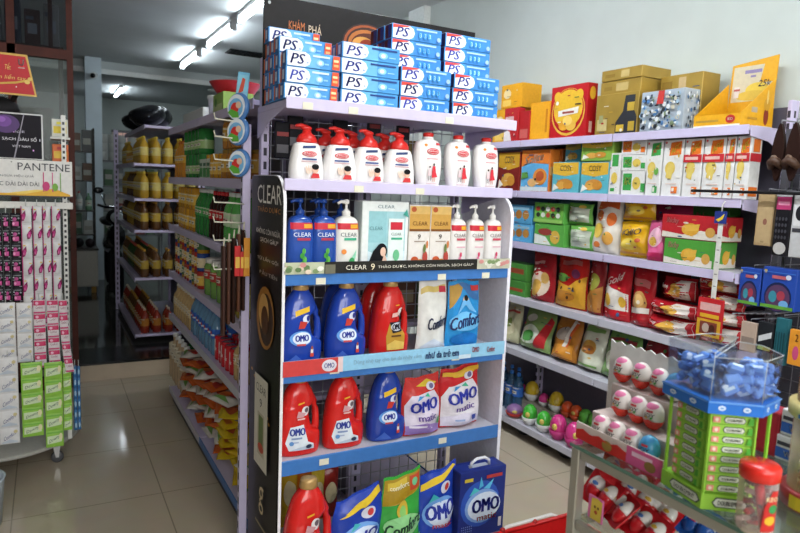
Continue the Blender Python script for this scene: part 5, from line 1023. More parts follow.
# bottom shelf: big bottles far, noodle bags near
yb = onX(178, 360, LX).y
for k in range(5):
    tanb.at((LX + .015, yb + .02 + .1 * k, GZ[0] + .001), FACE, 'tall tan milk tea bottle on the bottom aisle shelf, %s from the near end' % ORD[k], 'milk tea bottles')
    greenl.at((LX + .12, yb - .02 + .1 * k, GZ[0] + .001), FACE, 'big green bottle behind the milk tea bottles, %s from the near end' % ORD[k], 'big green bottles')
def noodle(col, P, seed, w=.17, h=.13, d=.045):
    m = bag_mesh(w, h, d, col, P, seed); m.v = [(x, z - h / 2, -y + d) for x, y, z in m.v]   # lying, printed side up
    o = m.build('noodle_packet'); tag(o, 'x', 'noodle packet', 'instant noodle packets on the bottom aisle shelf'); return Proto(o)
npk = [noodle('cfae24', [('r', .2, .15, .8, .4, 'b5672c'), ('e', .6, .66, .26, .2, '3a5aa0'), ('r', .1, .55, .4, .8, 'd9c85a')], 81), noodle('d0b42a', [('e', .5, .4, .34, .24, 'a8502a'), ('r', .1, .7, .9, .85, '5a7a3a')], 82),
       noodle('bf5a24', [('e', .4, .5, .3, .25, 'd9b49a'), ('r', .55, .2, .9, .5, '9a2c20'), ('e', .7, .7, .14, .12, 'd9862c')], 83), noodle('d2cdc2', [('e', .36, .5, .28, .26, 'd0692c'), ('e', .7, .6, .2, .2, 'b8342c'), ('p', [(.1, .1), (.5, .3), (.9, .1)], '6f9a4a')], 84)]
y0n, y1n = GY0 + .06, yb - .09; n = 0
for (ya, ye, kinds, nm) in ((GY0 + .1, GY0 + .27, (3, 1), 'white and orange'), (GY0 + .33, GY0 + .62, (0, 1), 'yellow'), (GY0 + .7, yb - .1, (2, 3), 'orange')):
    cols = max(1, int((ye - ya) / .2) + 1); ya = ya if cols > 1 else (ya + ye) / 2
    for c in range(cols):
        for L in range(6 if nm != 'yellow' else 5):
            for r in range(2):
                kind = kinds[(c + L + r) % 2]; lean = .38 if nm == 'orange' else .16
                npk[kind].at((LX + .072 + .19 * r, ya + (ye - ya) * c / max(1, cols - 1), GZ[0] + (.012 if L == 0 else .024) + .047 * L), 0, '%s noodle packet, %s heap column of %s heap, %s layer%s' % (('yellow', 'rusty yellow', 'orange', 'white')[kind], ORD[c], nm, ORD[L], ', rear' if r else ''), None, rot=(0 if L == 0 else rnd.uniform(-.14, .08), 0 if L == 0 else rnd.uniform(-.07, .07), FACE + rnd.uniform(-.42, .42)))
# goods on the far aisle of the gondola that show through the mesh
for k in range(4):
    for L in (2, 3, 4):
        carton('stock_box', 'dim stock box on the hidden side of the gondola, %s shelf, %s' % (SHN[L], ORD[k]), 'box', (1.2 + .1 * k, 2.47, GZ[L] + .001), 0, .09, .2 - .01 * ((k + L) % 3), .12, ('6a4a3a', '4a5a3a', '7a6a3a', '3a4a5a')[(k + L) % 4], [('r', .1, .4, .9, .7, 'a89a7a')], group='stock behind the mesh')

# second gondola: dim rows of bottles and packets
brown = b6('brown_sauce_bottle', 'sauce bottle', .25, .036, '5a3a1c', 'b5862c', 'b89a3c', (.3, .6), n=12)
yelb = b6('oil_bottle', 'oil bottle', .25, .038, 'b5902c', 'c9b03a', 'c9b86a', (.3, .6), n=12)
grn = b6('dark_green_bottle', 'sauce bottle', .24, .035, '2f4a24', 'b03a2c', '8a8a3c', (.3, .6), n=12)
redb = b6('red_sauce_bottle', 'sauce bottle', .24, .036, '8a2c1c', 'c9b8a0', 'b5742c', (.3, .6), n=12)
for L, protos in ((0, (redb, brown)), (1, (brown, grn)), (2, (brown, yelb)), (3, (yelb, brown)), (4, (yelb, goldj))):
    n = 14
    for k in range(n):
        pr = protos[(k // 5) % 2]; h = .99 if L != 3 else .96
        for r in range(1, 5 if k < 2 else 2):
            pr.at((.64 + .092 * r, 5.47 + .1 * k, Z2[L] + .001), FACE, '%s on second gondola, %s shelf up, %s from near end, row %s' % (pr.root.name.split('.')[0].replace('_', ' '), ORD[L], ORD[k], ORD[r]), 'goods on the second gondola', sc=(.95, .95, .9 if L in (1, 2) else .85))
        pr.at((.64 if L < 5 else .72, 5.47 + .1 * k, Z2[L] + .001), FACE, '%s on the second gondola, %s shelf up, %s from its near end' % (pr.root.name.split('.')[0].replace('_', ' '), ORD[L], ORD[k]), 'goods on the second gondola', sc=(.95, .95, .9 if L in (1, 2) else .85))
for k, (px, w_, c) in enumerate(((176, .18, 'b8a23c'), (186, .2, 'c0a83a'), (196, .2, '9a8a4a'))):
    pass
m = MB(); random_r = random.Random(3)
for k, (x, y, s_) in enumerate(((.72, 5.6, .11), (.8, 5.95, .13), (.75, 6.3, .12), (.85, 6.65, .14))):
    b = MB(); b.ellipsoid((0, 0, s_ * .75), s_ * 1.2, s_ * 1.3, s_ * .75, K('15161a', .25, 0, .3, 12, .6), 14, 10)
    b.v = [(x_ * (1 + .12 * math.sin(9 * z_ + 20 * y_)), y_, z_ * (1 + .12 * math.sin(17 * x_ + 11 * y_))) for x_, y_, z_ in b.v]
    tag(b.build('black_plastic_bag', None, (x, y, Z2[5] + .004)), 'black plastic bag heaped on the second gondola top, %s' % ('nearest', 'second back', 'third back', 'farthest')[k], 'plastic bag', 'black plastic bags')

# goods hung from the slotted post
def soap(): # round toy like bath packs on the wire hooks
    t = thing('bath_puff_pack', 'x', 'hanging pack', group='round packs on the hooks')
    b = MB(); R = []
    for z, r in ((0, .3), (.004, .95), (.012, 1), (.02, .95), (.024, .3)): R.append([(.045 * r * math.cos(k * PI / 12), z, .052 * r * math.sin(k * PI / 12)) for k in range(24)])
    b.loft(R, K('4a78b0', .3)); bo = b.build('pack', t)
    b = MB(); P = [('e', .5, .5, .44, .44, 'd6dce2'), ('e', .5, .46, .36, .34, '6fa8d0'), ('e', .46, .42, .2, .22, 'c0342e'), ('e', .6, .6, .14, .12, 'd9b49a'), ('p', [(.2, .2), (.5, .1), (.8, .2), (.7, .36), (.3, .36)], '5aa03c')]
    stamp(b, P, lambda u, v, L: ((u - .5) * .088, -.0012 - EPS * L, (v - .5) * .1)); b.build('printed_card', bo)
    return Proto(t)
sp = soap()
for k, (px, py) in enumerate(((236, 107), (236, 131), (237, 163))):
    q = onY(px, py, 2.33); sp.at((q.x, 2.325, q.z), -.55, 'round red and blue pack hung on the post, %s' % ('upper', 'middle', 'lower')[k], rot=(0, .35, -.95))
q = onY(241, 85, 2.34); m = carton_mesh(.042, .095, .006, '6fb4d4', [('r', .05, .1, .95, .9, '86c4dc'), ('p', [(.2, .2), (.45, .8), (.7, .75), (.6, .3)], 'c8503c'), ('r', .1, .02, .9, .16, 'c9622c')])
tag(m.build('hanging_card', None, (q.x, 2.338, q.z - .05), 0, (0, .1, -.5)), 'light blue card with a red figure hung at the top of the post', 'card')
q = onY(233, 195, 2.33)
for k in range(5):
    x = .555 + .018 * k; z0 = onY(234, 335 - 6 * k, 2.33).z; z1 = onY(234, 246 - 4 * k, 2.33).z
    b = MB(); b.box(x - .006, 2.318, z0 + .02 * (k % 2), x + .006, 2.35, z1, K(('3a1f16', '4a2a1c', '2c1a14', '56321f', '33201a')[k], .45), .003); b.tube([(x, 2.33, z1 - .002), (x + .004, 2.335, z1 + .03)], .003, K('c9c2ae'), 6)
    tag(b.build('leather_belt', None), 'dark brown belt hanging from the post, %s from the left' % ORD[k], 'belt', 'brown belts on the post')
q = onY(240, 262, 2.31)
for k, (dx, c, hh) in enumerate(((-.012, 'c0282a', .12), (.006, 'b8342c', .1), (.018, 'c9862c', .15))):
    b = MB(); b.box(q.x + dx - .011, 2.296 - .006 * k, q.z - .05, q.x + dx + .011, 2.3 - .006 * k, q.z + hh - .06, c, .001); b.box(q.x + dx - .008, 2.2955 - .006 * k, q.z - .02, q.x + dx + .008, 2.296 - .006 * k, q.z + .02, 'd9b04a'); b.tube([(q.x + dx, 2.3 - .006 * k, q.z + hh - .06), (q.x + dx, 2.31, q.z + hh - .04), (q.x + dx, 2.345, q.z + hh - .04)], .002, K('b9b9bf', .3, .5), 5)
    tag(b.build('scissors_card', None), '%s tool card hung in front of the belts' % ('wide red', 'narrow red', 'orange')[k], 'card', 'tool cards on the post')
# ------------------------------------------------------------------ round sachet stand on casters (left foreground)
CX, CY = -.24, 3.73
u = Unit('high_shelf', 'dim high shelf behind the upper dark glass panes', 'shelf', (-.25, 5.1, 2.27))
b = MB(); b.box(-.9, 4.98, 2.27, .12, 5.25, 2.29, '3a2a24'); u.part('board', b)
b = MB(); [b.box(x, 5.23, .01, x + .03, 5.26, 2.27, '3a2a24') for x in (-.9, .09)]; u.part('uprights', b)
for k in range(6): carton('stock_box', 'dim %s box on the high shelf behind dark glass, %s from the left' % (('navy', 'maroon', 'white')[k % 3], ('first', 'second', 'third', 'fourth', 'fifth', 'sixth')[k]), 'box', (-.5 + .11 * k, 5.0, 2.291), 0, .09, .22 + .05 * (k % 2), .15, ('2a3450', '4a2226', '8a8e92')[k % 3], [('r', .2, .3, .8, .6, '9aa4b4'), ('r', .1, .7, .6, .8, '5a6478')], group='boxes on the high shelf')
u = Unit('sachet_stand', 'white round sachet stand on casters with hanging bars', 'display stand', (CX, CY, 0))
b = MB(); b.lathe([(.355, .112), (.37, .116), (.37, .128), (.355, .132), (.001, .133)], K('a8a69e', .35), (CX, CY, 0), 48); u.part('base', b)
for k in range(4):
    a = -.62 + k * PI / 2; x, y = CX + .31 * math.cos(a), CY + .31 * math.sin(a)
    b = MB(); b.lathe([(.02, .112), (.02, .1), (.012, .095)], K('8a8a88', .3, .6), (x, y, 0), 14); b.prism([(x - .016, .1), (x + .02, .1), (x + .012, .03), (x - .002, .03)], y - .014, y - .011, K('9a9a98', .3, .6)); b.prism([(x - .016, .1), (x + .02, .1), (x + .012, .03), (x - .002, .03)], y + .011, y + .014, K('9a9a98', .3, .6)); c = u.part('caster', b)
    b = MB(); R = [[(x + .005 + r * math.cos(t * PI / 10), y + w, .03 + r * math.sin(t * PI / 10)) for t in range(20)] for w, r in ((-.009, .022), (-.007, .029), (.007, .029), (.009, .022))]; b.loft(R, K('4a4a4c', .5)); u.part('wheel', b, c)
b = MB(); b.tube([(CX, CY, .13), (CX, CY, 1.95)], .02, K('c9c8c2', .35), 14); u.part('pole', b)
SY = 3.47
b = MB(); b.box(-.42, SY - .006, 1.287, .108, SY + .006, 1.318, 'cfcdc6', .002); b.box(-.3, SY, 1.296, -.28, CY, 1.31, 'cfcdc6'); u.part('hanging_bar', b)
b = MB(); b.box(.098, SY, 1.29, .106, CY + .28, 1.31, 'cfcdc6'); u.part('hanging_bar', b)
for x in (.073,):
    b = MB(); b.box(x - .008, SY + .03, .133, x + .012, SY + .045, 1.73, 'd3d2cc', .001)
    z = .2
    while z < 1.7: b.box(x - .003, SY + .0292, z, x + .007, SY + .0302, z + .013, '3a3a3c'); z += .027
    u.part('slotted_upright', b)
b = MB(); b.box(.02, SY + .1, 1.50, .105, SY + .3, 1.51, 'd3d2cc'); b.box(.02, SY + .1, 1.62, .105, SY + .3, 1.63, 'd3d2cc'); b.box(CX, SY + .19, 1.44, .1, SY + .2, 1.45, 'd3d2cc'); u.part('small_shelf', b)
for k, (z, c, p) in enumerate(((1.511, 'c9622c', 'd9b03a'), (1.631, 'cfcfc4', 'd9c03a'))):
    carton('sachet_box', '%s small box on the little shelf behind the purple sign' % ('orange', 'white and yellow')[k], 'box', (.062, SY + .11, z), 0, .07, .085, .1, c, [('r', .1, .2, .9, .6, p), ('r', .3, .7, .9, .85, 'b03a34' if k == 0 else 'e3d84a')])
def board(name, label, x0, x1, z0, z1, col, P, Y=SY - .012, rim=None):
    m = MB(); m.box(x0, Y, z0, x1, Y + .005, z1, rim or col, .001); w, h = x1 - x0, z1 - z0
    stamp(m, ([('r', .012, .02, .985, .97, col)] if rim else []) + P, lambda a, v, L: (x0 + a * w, Y - EPS * L, z0 + v * h), aspect=w / h)
    return tag(m.build(name), label, 'sign')
V1 = lambda px, py: onY(px, py, SY - .012)
xr, zt, zb = V1(72, 165).x, V1(40, 160.5).z, V1(40, 197).z; x0 = -.40; w = xr - x0
fx = lambda px: (V1(px, 180).x - x0) / w
P = [('p', [(0, .06), (.6, .1), (.75, .2), (.85, .24), (.98, .08), (.98, .03), (0, .02)], 'd9a62c'), ('p', [(.45, .08), (.62, .08), (.8, .2), (.7, .2)], 'e8c860'), ('p', [(0, .0), (1, 0), (1, .035), (0, .025)], '3a3436'),
     ('t', 'PANTENE', (fx(18) + fx(70)) / 2, .82, fx(70) - fx(18), .2, '3a3a40', .0), ('t', 'NGĂN NGỪA HIỆU QUẢ', (fx(-14) + fx(34)) / 2, .56, fx(34) - fx(-14), .09, '5a5a5c', .0), ('t', 'TÓC DÀI DÀI DÀI', (fx(-10) + fx(39)) / 2, .36, fx(39) - fx(-10), .14, '4a4a4c', .0)]
for px, c in ((43, 'b8306a'), (52, 'c0407a'), (60, '6f9a4a')): P += [('r', fx(px), .15, fx(px) + .008, .68, c)]
P += [('e', fx(46), .3, .03, .13, 'b8306a'), ('e', fx(55), .28, .024, .11, '6fa03a'), ('e', fx(12), .93, .006, .02, '8a8a86')]
board('brand_sign', 'white shampoo brand sign with yellow swoosh above the hanging sachets', x0, xr, zb, zt, 'd3d1cc', P)
xr, zt, zb = V1(43, 135).x, V1(20, 113).z, V1(20, 159).z; w = xr - x0; fx = lambda px: (V1(px, 135).x - x0) / w
P = [('e', fx(6), .75, .14, .2, '4a2866'), ('e', fx(4), .8, .08, .12, '6a3a8c'), ('e', fx(2), .84, .04, .06, '8a55b0'), ('t', 'NGƯỜI', fx(20), .6, .09, .07, 'b0a8b8', 0), ('t', 'SẠCH GÀU SỐ 1', (fx(2) + fx(40)) / 2, .44, fx(40) - fx(2), .11, 'e9e6ec', .012), ('t', 'VIỆT NAM', fx(21), .28, fx(30) - fx(12), .08, 'd3cfd8', 0), ('e', fx(33), .2, .008, .02, 'd9a0e0'), ('e', fx(14), .58, .006, .015, 'c090d0'),
     ('p', [(fx(13), .02), (fx(14.5), .02), (fx(25), .98), (fx(24), .98)], '8f8a96')]
board('dandruff_sign', 'dark purple and black sign with white lettering', x0, xr, zb, zt, '17141c', P, SY - .012, 'c9c8c6')
A_, B_, C_ = V1(27, 55), V1(37, 97), V1(0, 97); m = MB()
zt = A_.z; zb = B_.z
m.prism([(x0, zb), (B_.x, zb), (A_.x, zt), (x0, zt)], SY - .012, SY - .007, K('c9a040', .35))
w = B_.x - x0; h = zt - zb; fx = lambda px, py=75: (V1(px, py).x - x0) / w
k_ = (A_.x - x0) / w
P = [('p', [(0, .04), (.978, .04), (k_ - .018, .95), (0, .95)], 'b3151f'), ('t', 'Tết', fx(8), .68, .06, .16, 'd9b25a', .0, .2), ('t', 'sắm liền tay', fx(8), .42, fx(26) - fx(-10), .15, 'd9b25a', .0, .2), ('p', [(0, .2), (.5, .2), (.78, .28), (.95, .38), (.94, .43), (.78, .33), (.5, .24), (0, .24)], 'c9a040'),
     ('e', .9, .34, .03, .05, 'd9b860'), ('e', .93, .42, .025, .04, 'd9b860'), ('t', 'U', fx(21.5), .8, .055, .15, 'e3d6d2', .02), ('r', fx(18.5), .66, fx(25), .68, 'd9b8b0'), ('e', fx(16), .2, .007, .016, 'e3dcd6')]
stamp(m, P, lambda a, v, L: (x0 + a * w, SY - .012 - EPS * L, zb + v * h), aspect=w / h)
tag(m.build('festival_sign'), 'red slanted sign with gold lettering and gold edge, topmost on the stand', 'sign')
b = MB(); b.tube([(-.14, SY + .08, 1.76), (-.12, SY + .06, 1.80), (-.1, SY + .01, 1.83)], .012, K('2a2422')); b.ellipsoid((-.2, SY + .08, 1.74), .1, .05, .06, K('1c1a1b', .5)); tag(b.build('cloth_bundle'), 'black rounded bundle on the stand between the red and purple signs', 'bundle')

# hanging sachet strips: one strip is one thing, its sachets are its pattern
def strip(label, x0, x1, yt, yb, n, col, cells, off=0., group='hanging sachet strips', curl=0., rough=.3, name='sachet_strip'):
    Y = SY - .02 - off
    A, B = onY(x0, yt, Y), onY(x1, yt, Y); z1 = A.z; z0 = onY((x0 + x1) / 2, yb, Y).z; W_, H_ = B.x - A.x, z1 - z0
    def f(a, v, L=0):
        bulge = .007 * max(0, math.sin(PI * a)) ** .6 * abs(math.sin(PI * n * v)) ** .6
        c = curl * (1 - v) ** 2
        return (A.x + a * W_ + c * .5, Y - bulge + .006 * math.sin(3 * v + x0) - c * .4 - (.0008 + .0004 * L if L else 0), z0 + v * H_)
    m = MB(); nu, nv = 6, 8 * n
    V = [f(i / nu, j / nv) for j in range(nv + 1) for i in range(nu + 1)]; F = [(j * (nu + 1) + i, j * (nu + 1) + i + 1, (j + 1) * (nu + 1) + i + 1, (j + 1) * (nu + 1) + i) for j in range(nv) for i in range(nu)]
    V2 = [(x, 2 * Y + .004 - y if False else y + .003, z) for x, y, z in V]
    m.add(V, F, K(col, rough, 0, .06, 30), True); m.add(V2, [q[::-1] for q in F], K(col, rough, 0, .06, 30), True)
    P = []
    for c in range(n):
        for it in (cells(c) if callable(cells) else cells):
            s = lambda v: (c + v) / n
            if it[0] == 'r': P.append(('r', it[1], s(it[2]), it[3], s(it[4]), it[5]))
            elif it[0] == 'e': P.append(('e', it[1], s(it[2]), it[3], it[4] / n, it[5]))
            elif it[0] == 'p': P.append(('p', [(x, s(y)) for x, y in it[1]], it[2]))
            else: P.append(('t', it[1], it[2], s(it[3]), it[4], it[5] / n, it[6]) + tuple(it[7:]))
    # a strip repeats its layers cell by cell: keep the offsets of one cell
    per = max(1, len(P) // n)
    for i in range(0, len(P), per): stamp(m, P[i:i + per], f, True, W_ / H_)
    m.tube([(A.x + W_ / 2, Y + .002, z1 - .004), (A.x + W_ / 2, Y + .008, z1 + .03)], .002, K('b9b9b4'), 5)
    return tag(m.build(name), label, 'sachet strip', group)
blackc = [('r', .2, .14, .8, .44, 'c0508c'), ('e', .42, .6, .2, .12, 'a83c7c'), ('e', .15, .7, .08, .05, 'b9b9be'), ('e', .8, .66, .1, .06, '8a8a92'), ('r', .05, .5, .3, .54, '9a9aa2'), ('r', .7, .06, .95, .1, 'a9a9b0'), ('r', .1, .8, .9, .86, '6a6a70'), ('e', .3, .3, .12, .1, 'e39ac0')]
for k, (a, e) in enumerate(((-6, 1), (2, 9), (10, 20.5))): strip('black sachet strip with pink squares, %s of three' % ('leftmost', 'middle', 'rightmost')[k], a, e, 213, 302, 6, '1e1b20', blackc)
def pan(ph):
    def c(i):
        s = (i + ph) % 2; x = .78 if s else .24
        return [('r', .0, 0, .09, 1, 'b52a72'), ('p', [(x - .26, .42), (x - .05, .62), (x + .2, .78), (x + .24, .5), (x + .06, .2), (x - .2, .16)], '7a1a50'), ('e', x + .02, .42, .15, .17, 'b83a7c'), ('e', x - .05, .34, .07, .09, 'd06a9c'), ('r', x - .1, .78, x + .14, .84, 'd9b23a'), ('r', .2, .1, .8, .13, 'b9b9b6'), ('r', .2, .97, .9, 1., 'b9b9b6')]
    return c
for k, (a, e, yt, yb) in enumerate(((20.5, 31, 206, 330), (32, 41.5, 206, 345), (42, 50, 206, 326), (51, 60, 206, 326))):
    strip('white sachet strip with magenta edge and drops, %s of four' % ('leftmost', 'second from left', 'third from left', 'rightmost')[k], a, e, yt, yb, 7 if k != 1 else 8, 'c9c8c8', pan(k), .012)
cmf = [('r', .04, .05, .96, .95, 'd8d7d6'), ('t', 'Comfort', .52, .5, .62, .24, '2c3a7a', .0, .15, .12), ('e', .8, .72, .1, .1, 'c9bc8a'), ('p', [(.1, .12), (.5, .3), (.9, .14), (.9, .08), (.1, .06)], 'c3ccd6')]
strip('wide white softener sachet strip at the left edge, front one', -3, 17.5, 358, 444, 5, 'cfcecd', cmf, .03)
strip('wide white softener sachet strip behind, upper left', -4, 15, 303, 362, 4, 'c9c8c6', cmf, .018)
strip('white softener sachet strip right of the upper left one', 16, 32, 303, 362, 4, 'c9c8c6', cmf, .018)
pnk = [('r', .03, .04, .97, .96, 'd9d2d4'), ('r', .03, .62, .97, .96, 'c02a5c'), ('t', 'Comfort', .5, .48, .6, .2, '8a1f4a', .0, .1), ('e', .3, .78, .14, .1, 'e3b0c4'), ('r', .03, .04, .97, .16, 'c84a78')]
for k, (a, e, yb, cu) in enumerate(((33, 45, 368, 0), (46.5, 58, 362, .01), (58.5, 67, 372, .05))): strip('white and crimson softener sachet strip, %s of three' % ('left', 'middle', 'right')[k], a, e, 300, yb, 5, 'd0c9cb', pnk, .026, curl=cu)
grn_ = [('r', .03, .03, .97, .97, '8fc24a'), ('p', [(.08, .2), (.9, .3), (.9, .72), (.08, .66)], 'cfe0b8'), ('t', 'Downy', .48, .48, .6, .26, '2f5a4a', .0, .1, .1), ('e', .84, .6, .1, .2, 'e0dcae'), ('r', .05, .82, .95, .9, '6fb03a')]
for k, (a, e, yb) in enumerate(((20.5, 42, 437), (44, 62, 447), (62.5, 71, 430))): strip('green softener sachet strip, %s of three' % ('left', 'middle', 'right')[k], a, e, 363, yb, 5, '8abf46', grn_, .036 - .012 * (k == 2))
blu_ = [('r', .05, .1, .95, .9, '3f7ab0'), ('e', .5, .5, .3, .25, 'a9c9de'), ('r', .1, .05, .9, .12, '2a5a8c')]
for k, (a, e) in enumerate(((73, 76.5), (77, 80))): strip('narrow blue sachet strip at the right side of the stand, %s' % ('left', 'right')[k], a, e, 366, 430, 6, '34689c', blu_, -.1)

b = MB(); b.lathe([(.1, 0), (.115, .19), (.12, .2), (.11, .2), (.095, .01), (.001, .008)], K('b9c6cf', .35), n=28); tag(b.build('plastic_bin', None, (-.295, 3.0, .001)), 'pale blue grey plastic bin at the lower left edge', 'bin')
# ------------------------------------------------------------------ glass counter (right foreground)
CT = .956; ALU = K('b0aea4', .3, .55, .04, 30); GL = clear('dfe9e4', .1, .03, 'counter_glass', False)
u = Unit('glass_counter', 'aluminium framed glass counter in the right foreground', 'counter', (1.17, .31, 0))
for x, y in ((.92, .92), (1.4, .92), (.92, -.3), (1.4, -.3)):
    b = MB(); b.box(x, y - .022, 0, x + .022, y, CT - .008, ALU, .002); u.part('post', b)
for z in (CT - .028, .78, .1):
    
    for q in ((.922, -.3, .935, .897), (1.407, -.3, 1.42, .897), (.943, .9, 1.399, .916)):
        b = MB(); b.box(q[0], q[1], z, q[2], q[3], z + .02, ALU, .002); u.part('rail', b)
b = MB(); b.box(.918, -.3, CT - .008, 1.424, .922, CT, GL); b.box(.9172, -.3, CT - .0075, .918, .922, CT - .0005, K('5a7a6c', .15)); u.part('glass_top', b)
b = MB(); b.box(.936, -.28, .8, 1.406, .9, .806, GL); u.part('glass_shelf', b)
b = MB(); b.box(.936, -.28, .12, 1.406, .9, .13, 'a8a59c'); u.part('bottom_shelf', b)
b = MB(); b.box(1.412, -.3, .13, 1.418, .9, CT - .03, clear('c9d4d0', .2, .05, 'counter_back_glass')); u.part('glass_back', b)
# toy egg display: stepped cardboard with chocolate eggs
ez = CT + .001
u = Unit('egg_display', 'white and red cardboard step display for chocolate eggs', 'display', (1.02, .83, ez))
b = MB(); b.box(.945, .722, ez, 1.08, .935, ez + .004, 'd9cfc8'); u.part('base', b)
b = MB(); b.box(.945, .722, ez, .948, .935, ez + .034, 'd3c3bd')
stamp(b, [('r', .0, .0, .62, .55, 'c9302a'), ('r', .62, .0, 1, 1, 'd0598c'), ('r', .68, .55, .9, .8, 'e0b8cc'), ('e', .88, .35, .06, .28, '8a6a3a'), ('e', .4, .4, .06, .3, '9a7a3a'), ('p', [(.0, .55), (.1, .75), (.2, .55), (.3, .75), (.42, .55), (.52, .75), (.62, .55)], 'c9302a')], lambda a, v, L: (.945 - EPS * L, .935 - a * .213, ez + v * .034)); u.part('front_lip', b)
b = MB(); b.box(.985, .724, ez + .004, 1.035, .933, ez + .052, 'c9b9b4', .001); b.box(1.035, .724, ez + .004, 1.078, .933, ez + .106, 'c9b9b4', .001); u.part('steps', b)
b = MB(); n = 9; pts = [(.985, ez), (.985, ez + .185)] + [(.985 - .235 * (i + t) / n, ez + .185 - (.0 if t == 0 else .006)) for i in range(n) for t in (0, .5)] + [(.75, ez + .185), (.75, ez)]
b.prism(pts, 1.08, 1.083, K('dcdbd9', .45), 'x'); u.part('back_card', b)
def choc_egg(top, low):
    t = thing('chocolate_egg', 'x', 'chocolate egg', group='chocolate eggs in the step display')
    b = MB(); b.ellipsoid((0, 0, .028), .0205, .0195, .028, K(low, .25, 0, .03, 30, 0, .3), 20, 8, K(top, .25, 0, .03, 30, 0, .3), .42); bo = b.build('shell', t)
    f = lambda a, v, L: ((a - .5) * .041, -.0195 * math.sqrt(max(.001, 1 - min(.96, ((a - .5) * 2) ** 2 + ((v - .5) * 2) ** 2))) - .0004 - .0002 * L, v * .056)
    b = MB(); tip = 'd4709a' if top != '4aa0cc' else '3f8fc4'
    stamp(b, [('e', .5, .88, .3, .09, tip), ('r', .34, .68, .66, .75, 'c23a44'), ('t', 'JOY', .5, .56, .52, .17, '2c2a3a', .02), ('e', .38, .5, .06, .04, 'd9a52c'), ('e', .62, .5, .06, .04, '4a9a4a'), ('p', [(.2, .36), (.5, .44), (.8, .36), (.8, .3), (.2, .3)], 'd0342a')], f, True, .73); b.build('print', bo)
    return Proto(t)
ew, eb_ = choc_egg('ded5cf', 'cf3424'), choc_egg('4aa0cc', 'd6d4cf')
def ce(pr, px, py, X, z, w): q = onX(px, py, X); pr.at((X, q.y, z), FACE + rnd.uniform(-.2, .2), 'chocolate egg, ' + w)
for k, px in enumerate((602, 617.5, 634)): ce(ew, px, 428, .967, ez + .0045, 'white and red, front row of the step display, %s' % ('leftmost', 'second', 'third')[k])
ce(eb_, 650, 442, .967, ez + .0045, 'blue topped, right end of the front row')
for k, px in enumerate((622, 639, 655)): ce(ew, px, 403, 1.012, ez + .0525, 'white and red, middle row of the step display, %s' % ('left', 'centre', 'right')[k])
for k, (px, pr) in enumerate(((623, ew), (642, ew), (661, ew))): ce(pr, px, 372, 1.056, ez + .1065, 'white and red, top row of the step display, %s' % ('left', 'centre', 'right')[k])
eb_.at((1.056, onX(676, 380, 1.056).y, ez + .1065), FACE, 'chocolate egg, blue topped, at the right end of the top row')

# chewing gum tower with clear sweet bins on top
GP = [(.934, .715), (.914, .622), (.972, .578), (1.03, .59), (1.06, .64), (1.03, .71)]
LIME = K('8cbf3f', .35)
def inset(P, d): cx = sum(p[0] for p in P) / len(P); cy = sum(p[1] for p in P) / len(P); return [(x + (cx - x) * d, y + (cy - y) * d) for x, y in P]
u = Unit('gum_tower', 'lime green chewing gum tower with clear front and blue ring', 'display', (.98, .64, CT + .001))
g0, g1, g2 = CT + .001, 1.119, 1.139
b = MB(); b.prism(GP, g0, g0 + .026, LIME, 'z')
gw = 'DOUBLEMINT'
for i in (0, 1):
    (xa, ya), (xb, yb_) = GP[i], GP[i + 1]; L_ = math.hypot(xb - xa, yb_ - ya); nx, ny = (yb_ - ya) / L_, -(xb - xa) / L_
    if nx * (xa - .98) + ny * (ya - .64) < 0: nx, ny = -nx, -ny
    stamp(b, [('p', [(.22, .5), (.3, .85), (.9, .85), (.98, .5), (.9, .2), (.3, .2)], '3a4a3c'), ('p', [(.25, .5), (.32, .78), (.88, .78), (.95, .5), (.88, .27), (.32, .27)], 'cfd6c8'), ('t', gw, .6, .52, .5, .3, '26302a', .02)],
          lambda a, v, L: (xa + (xb - xa) * a + nx * EPS * L, ya + (yb_ - ya) * a + ny * EPS * L, g0 + v * .026), aspect=L_ / .026)
u.part('base', b)
core = inset(GP, .34); b = MB(); b.prism(core, g0 + .026, g1, LIME, 'z'); u.part('core', b)
b = MB()
for i in (0, 1, 5):
    for e in (0, 1):
        pass
for (x, y) in (GP[0], GP[1], GP[2], GP[3]):
    q = inset([(x, y), (.98, .64)], .0)[0]; x_, y_ = x + (.98 - x) * .06, y + (.64 - y) * .06
    b = MB(); b.box(x_ - .002, y_ - .002, g0 + .026, x_ + .002, y_ + .002, g1, LIME); u.part('corner_strip', b)
big = inset(GP, -.12)
b = MB(); b.prism(big, g1, g2, K('2f6fc4', .3), 'z')
for i in (0, 1, 2):
    (xa, ya), (xb, yb_) = big[i], big[i + 1]; L_ = math.hypot(xb - xa, yb_ - ya); nx, ny = (yb_ - ya) / L_, -(xb - xa) / L_
    if nx * (xa - .98) + ny * (ya - .64) < 0: nx, ny = -nx, -ny
    stamp(b, [('e', .25, .5, .07, .2, 'cfdcea'), ('e', .25, .5, .04, .08, '6f9acb'), ('e', .7, .5, .07, .2, 'cfdcea'), ('e', .7, .5, .04, .08, '6f9acb'), ('r', 0, .9, 1, 1, '6fa0dc')], lambda a, v, L: (xa + (xb - xa) * a + nx * EPS * L, ya + (yb_ - ya) * a + ny * EPS * L, g1 + v * (g2 - g1)))
u.part('ring', b)
BIN = clear('f0f4f4', .05, .06, 'clear_bin_plastic', False)
binb = inset(big, .06); mid = ((binb[0][0] + binb[5][0]) / 2, 0)
sp_a = binb[1]; sp_b = ((binb[4][0] + binb[5][0]) / 2, (binb[4][1] + binb[5][1]) / 2)
bins = [[binb[0], binb[1], sp_b, binb[5]], [(binb[1][0] + .004, binb[1][1] - .002), binb[2], binb[3], binb[4], (sp_b[0] + .003, sp_b[1] - .004)]]
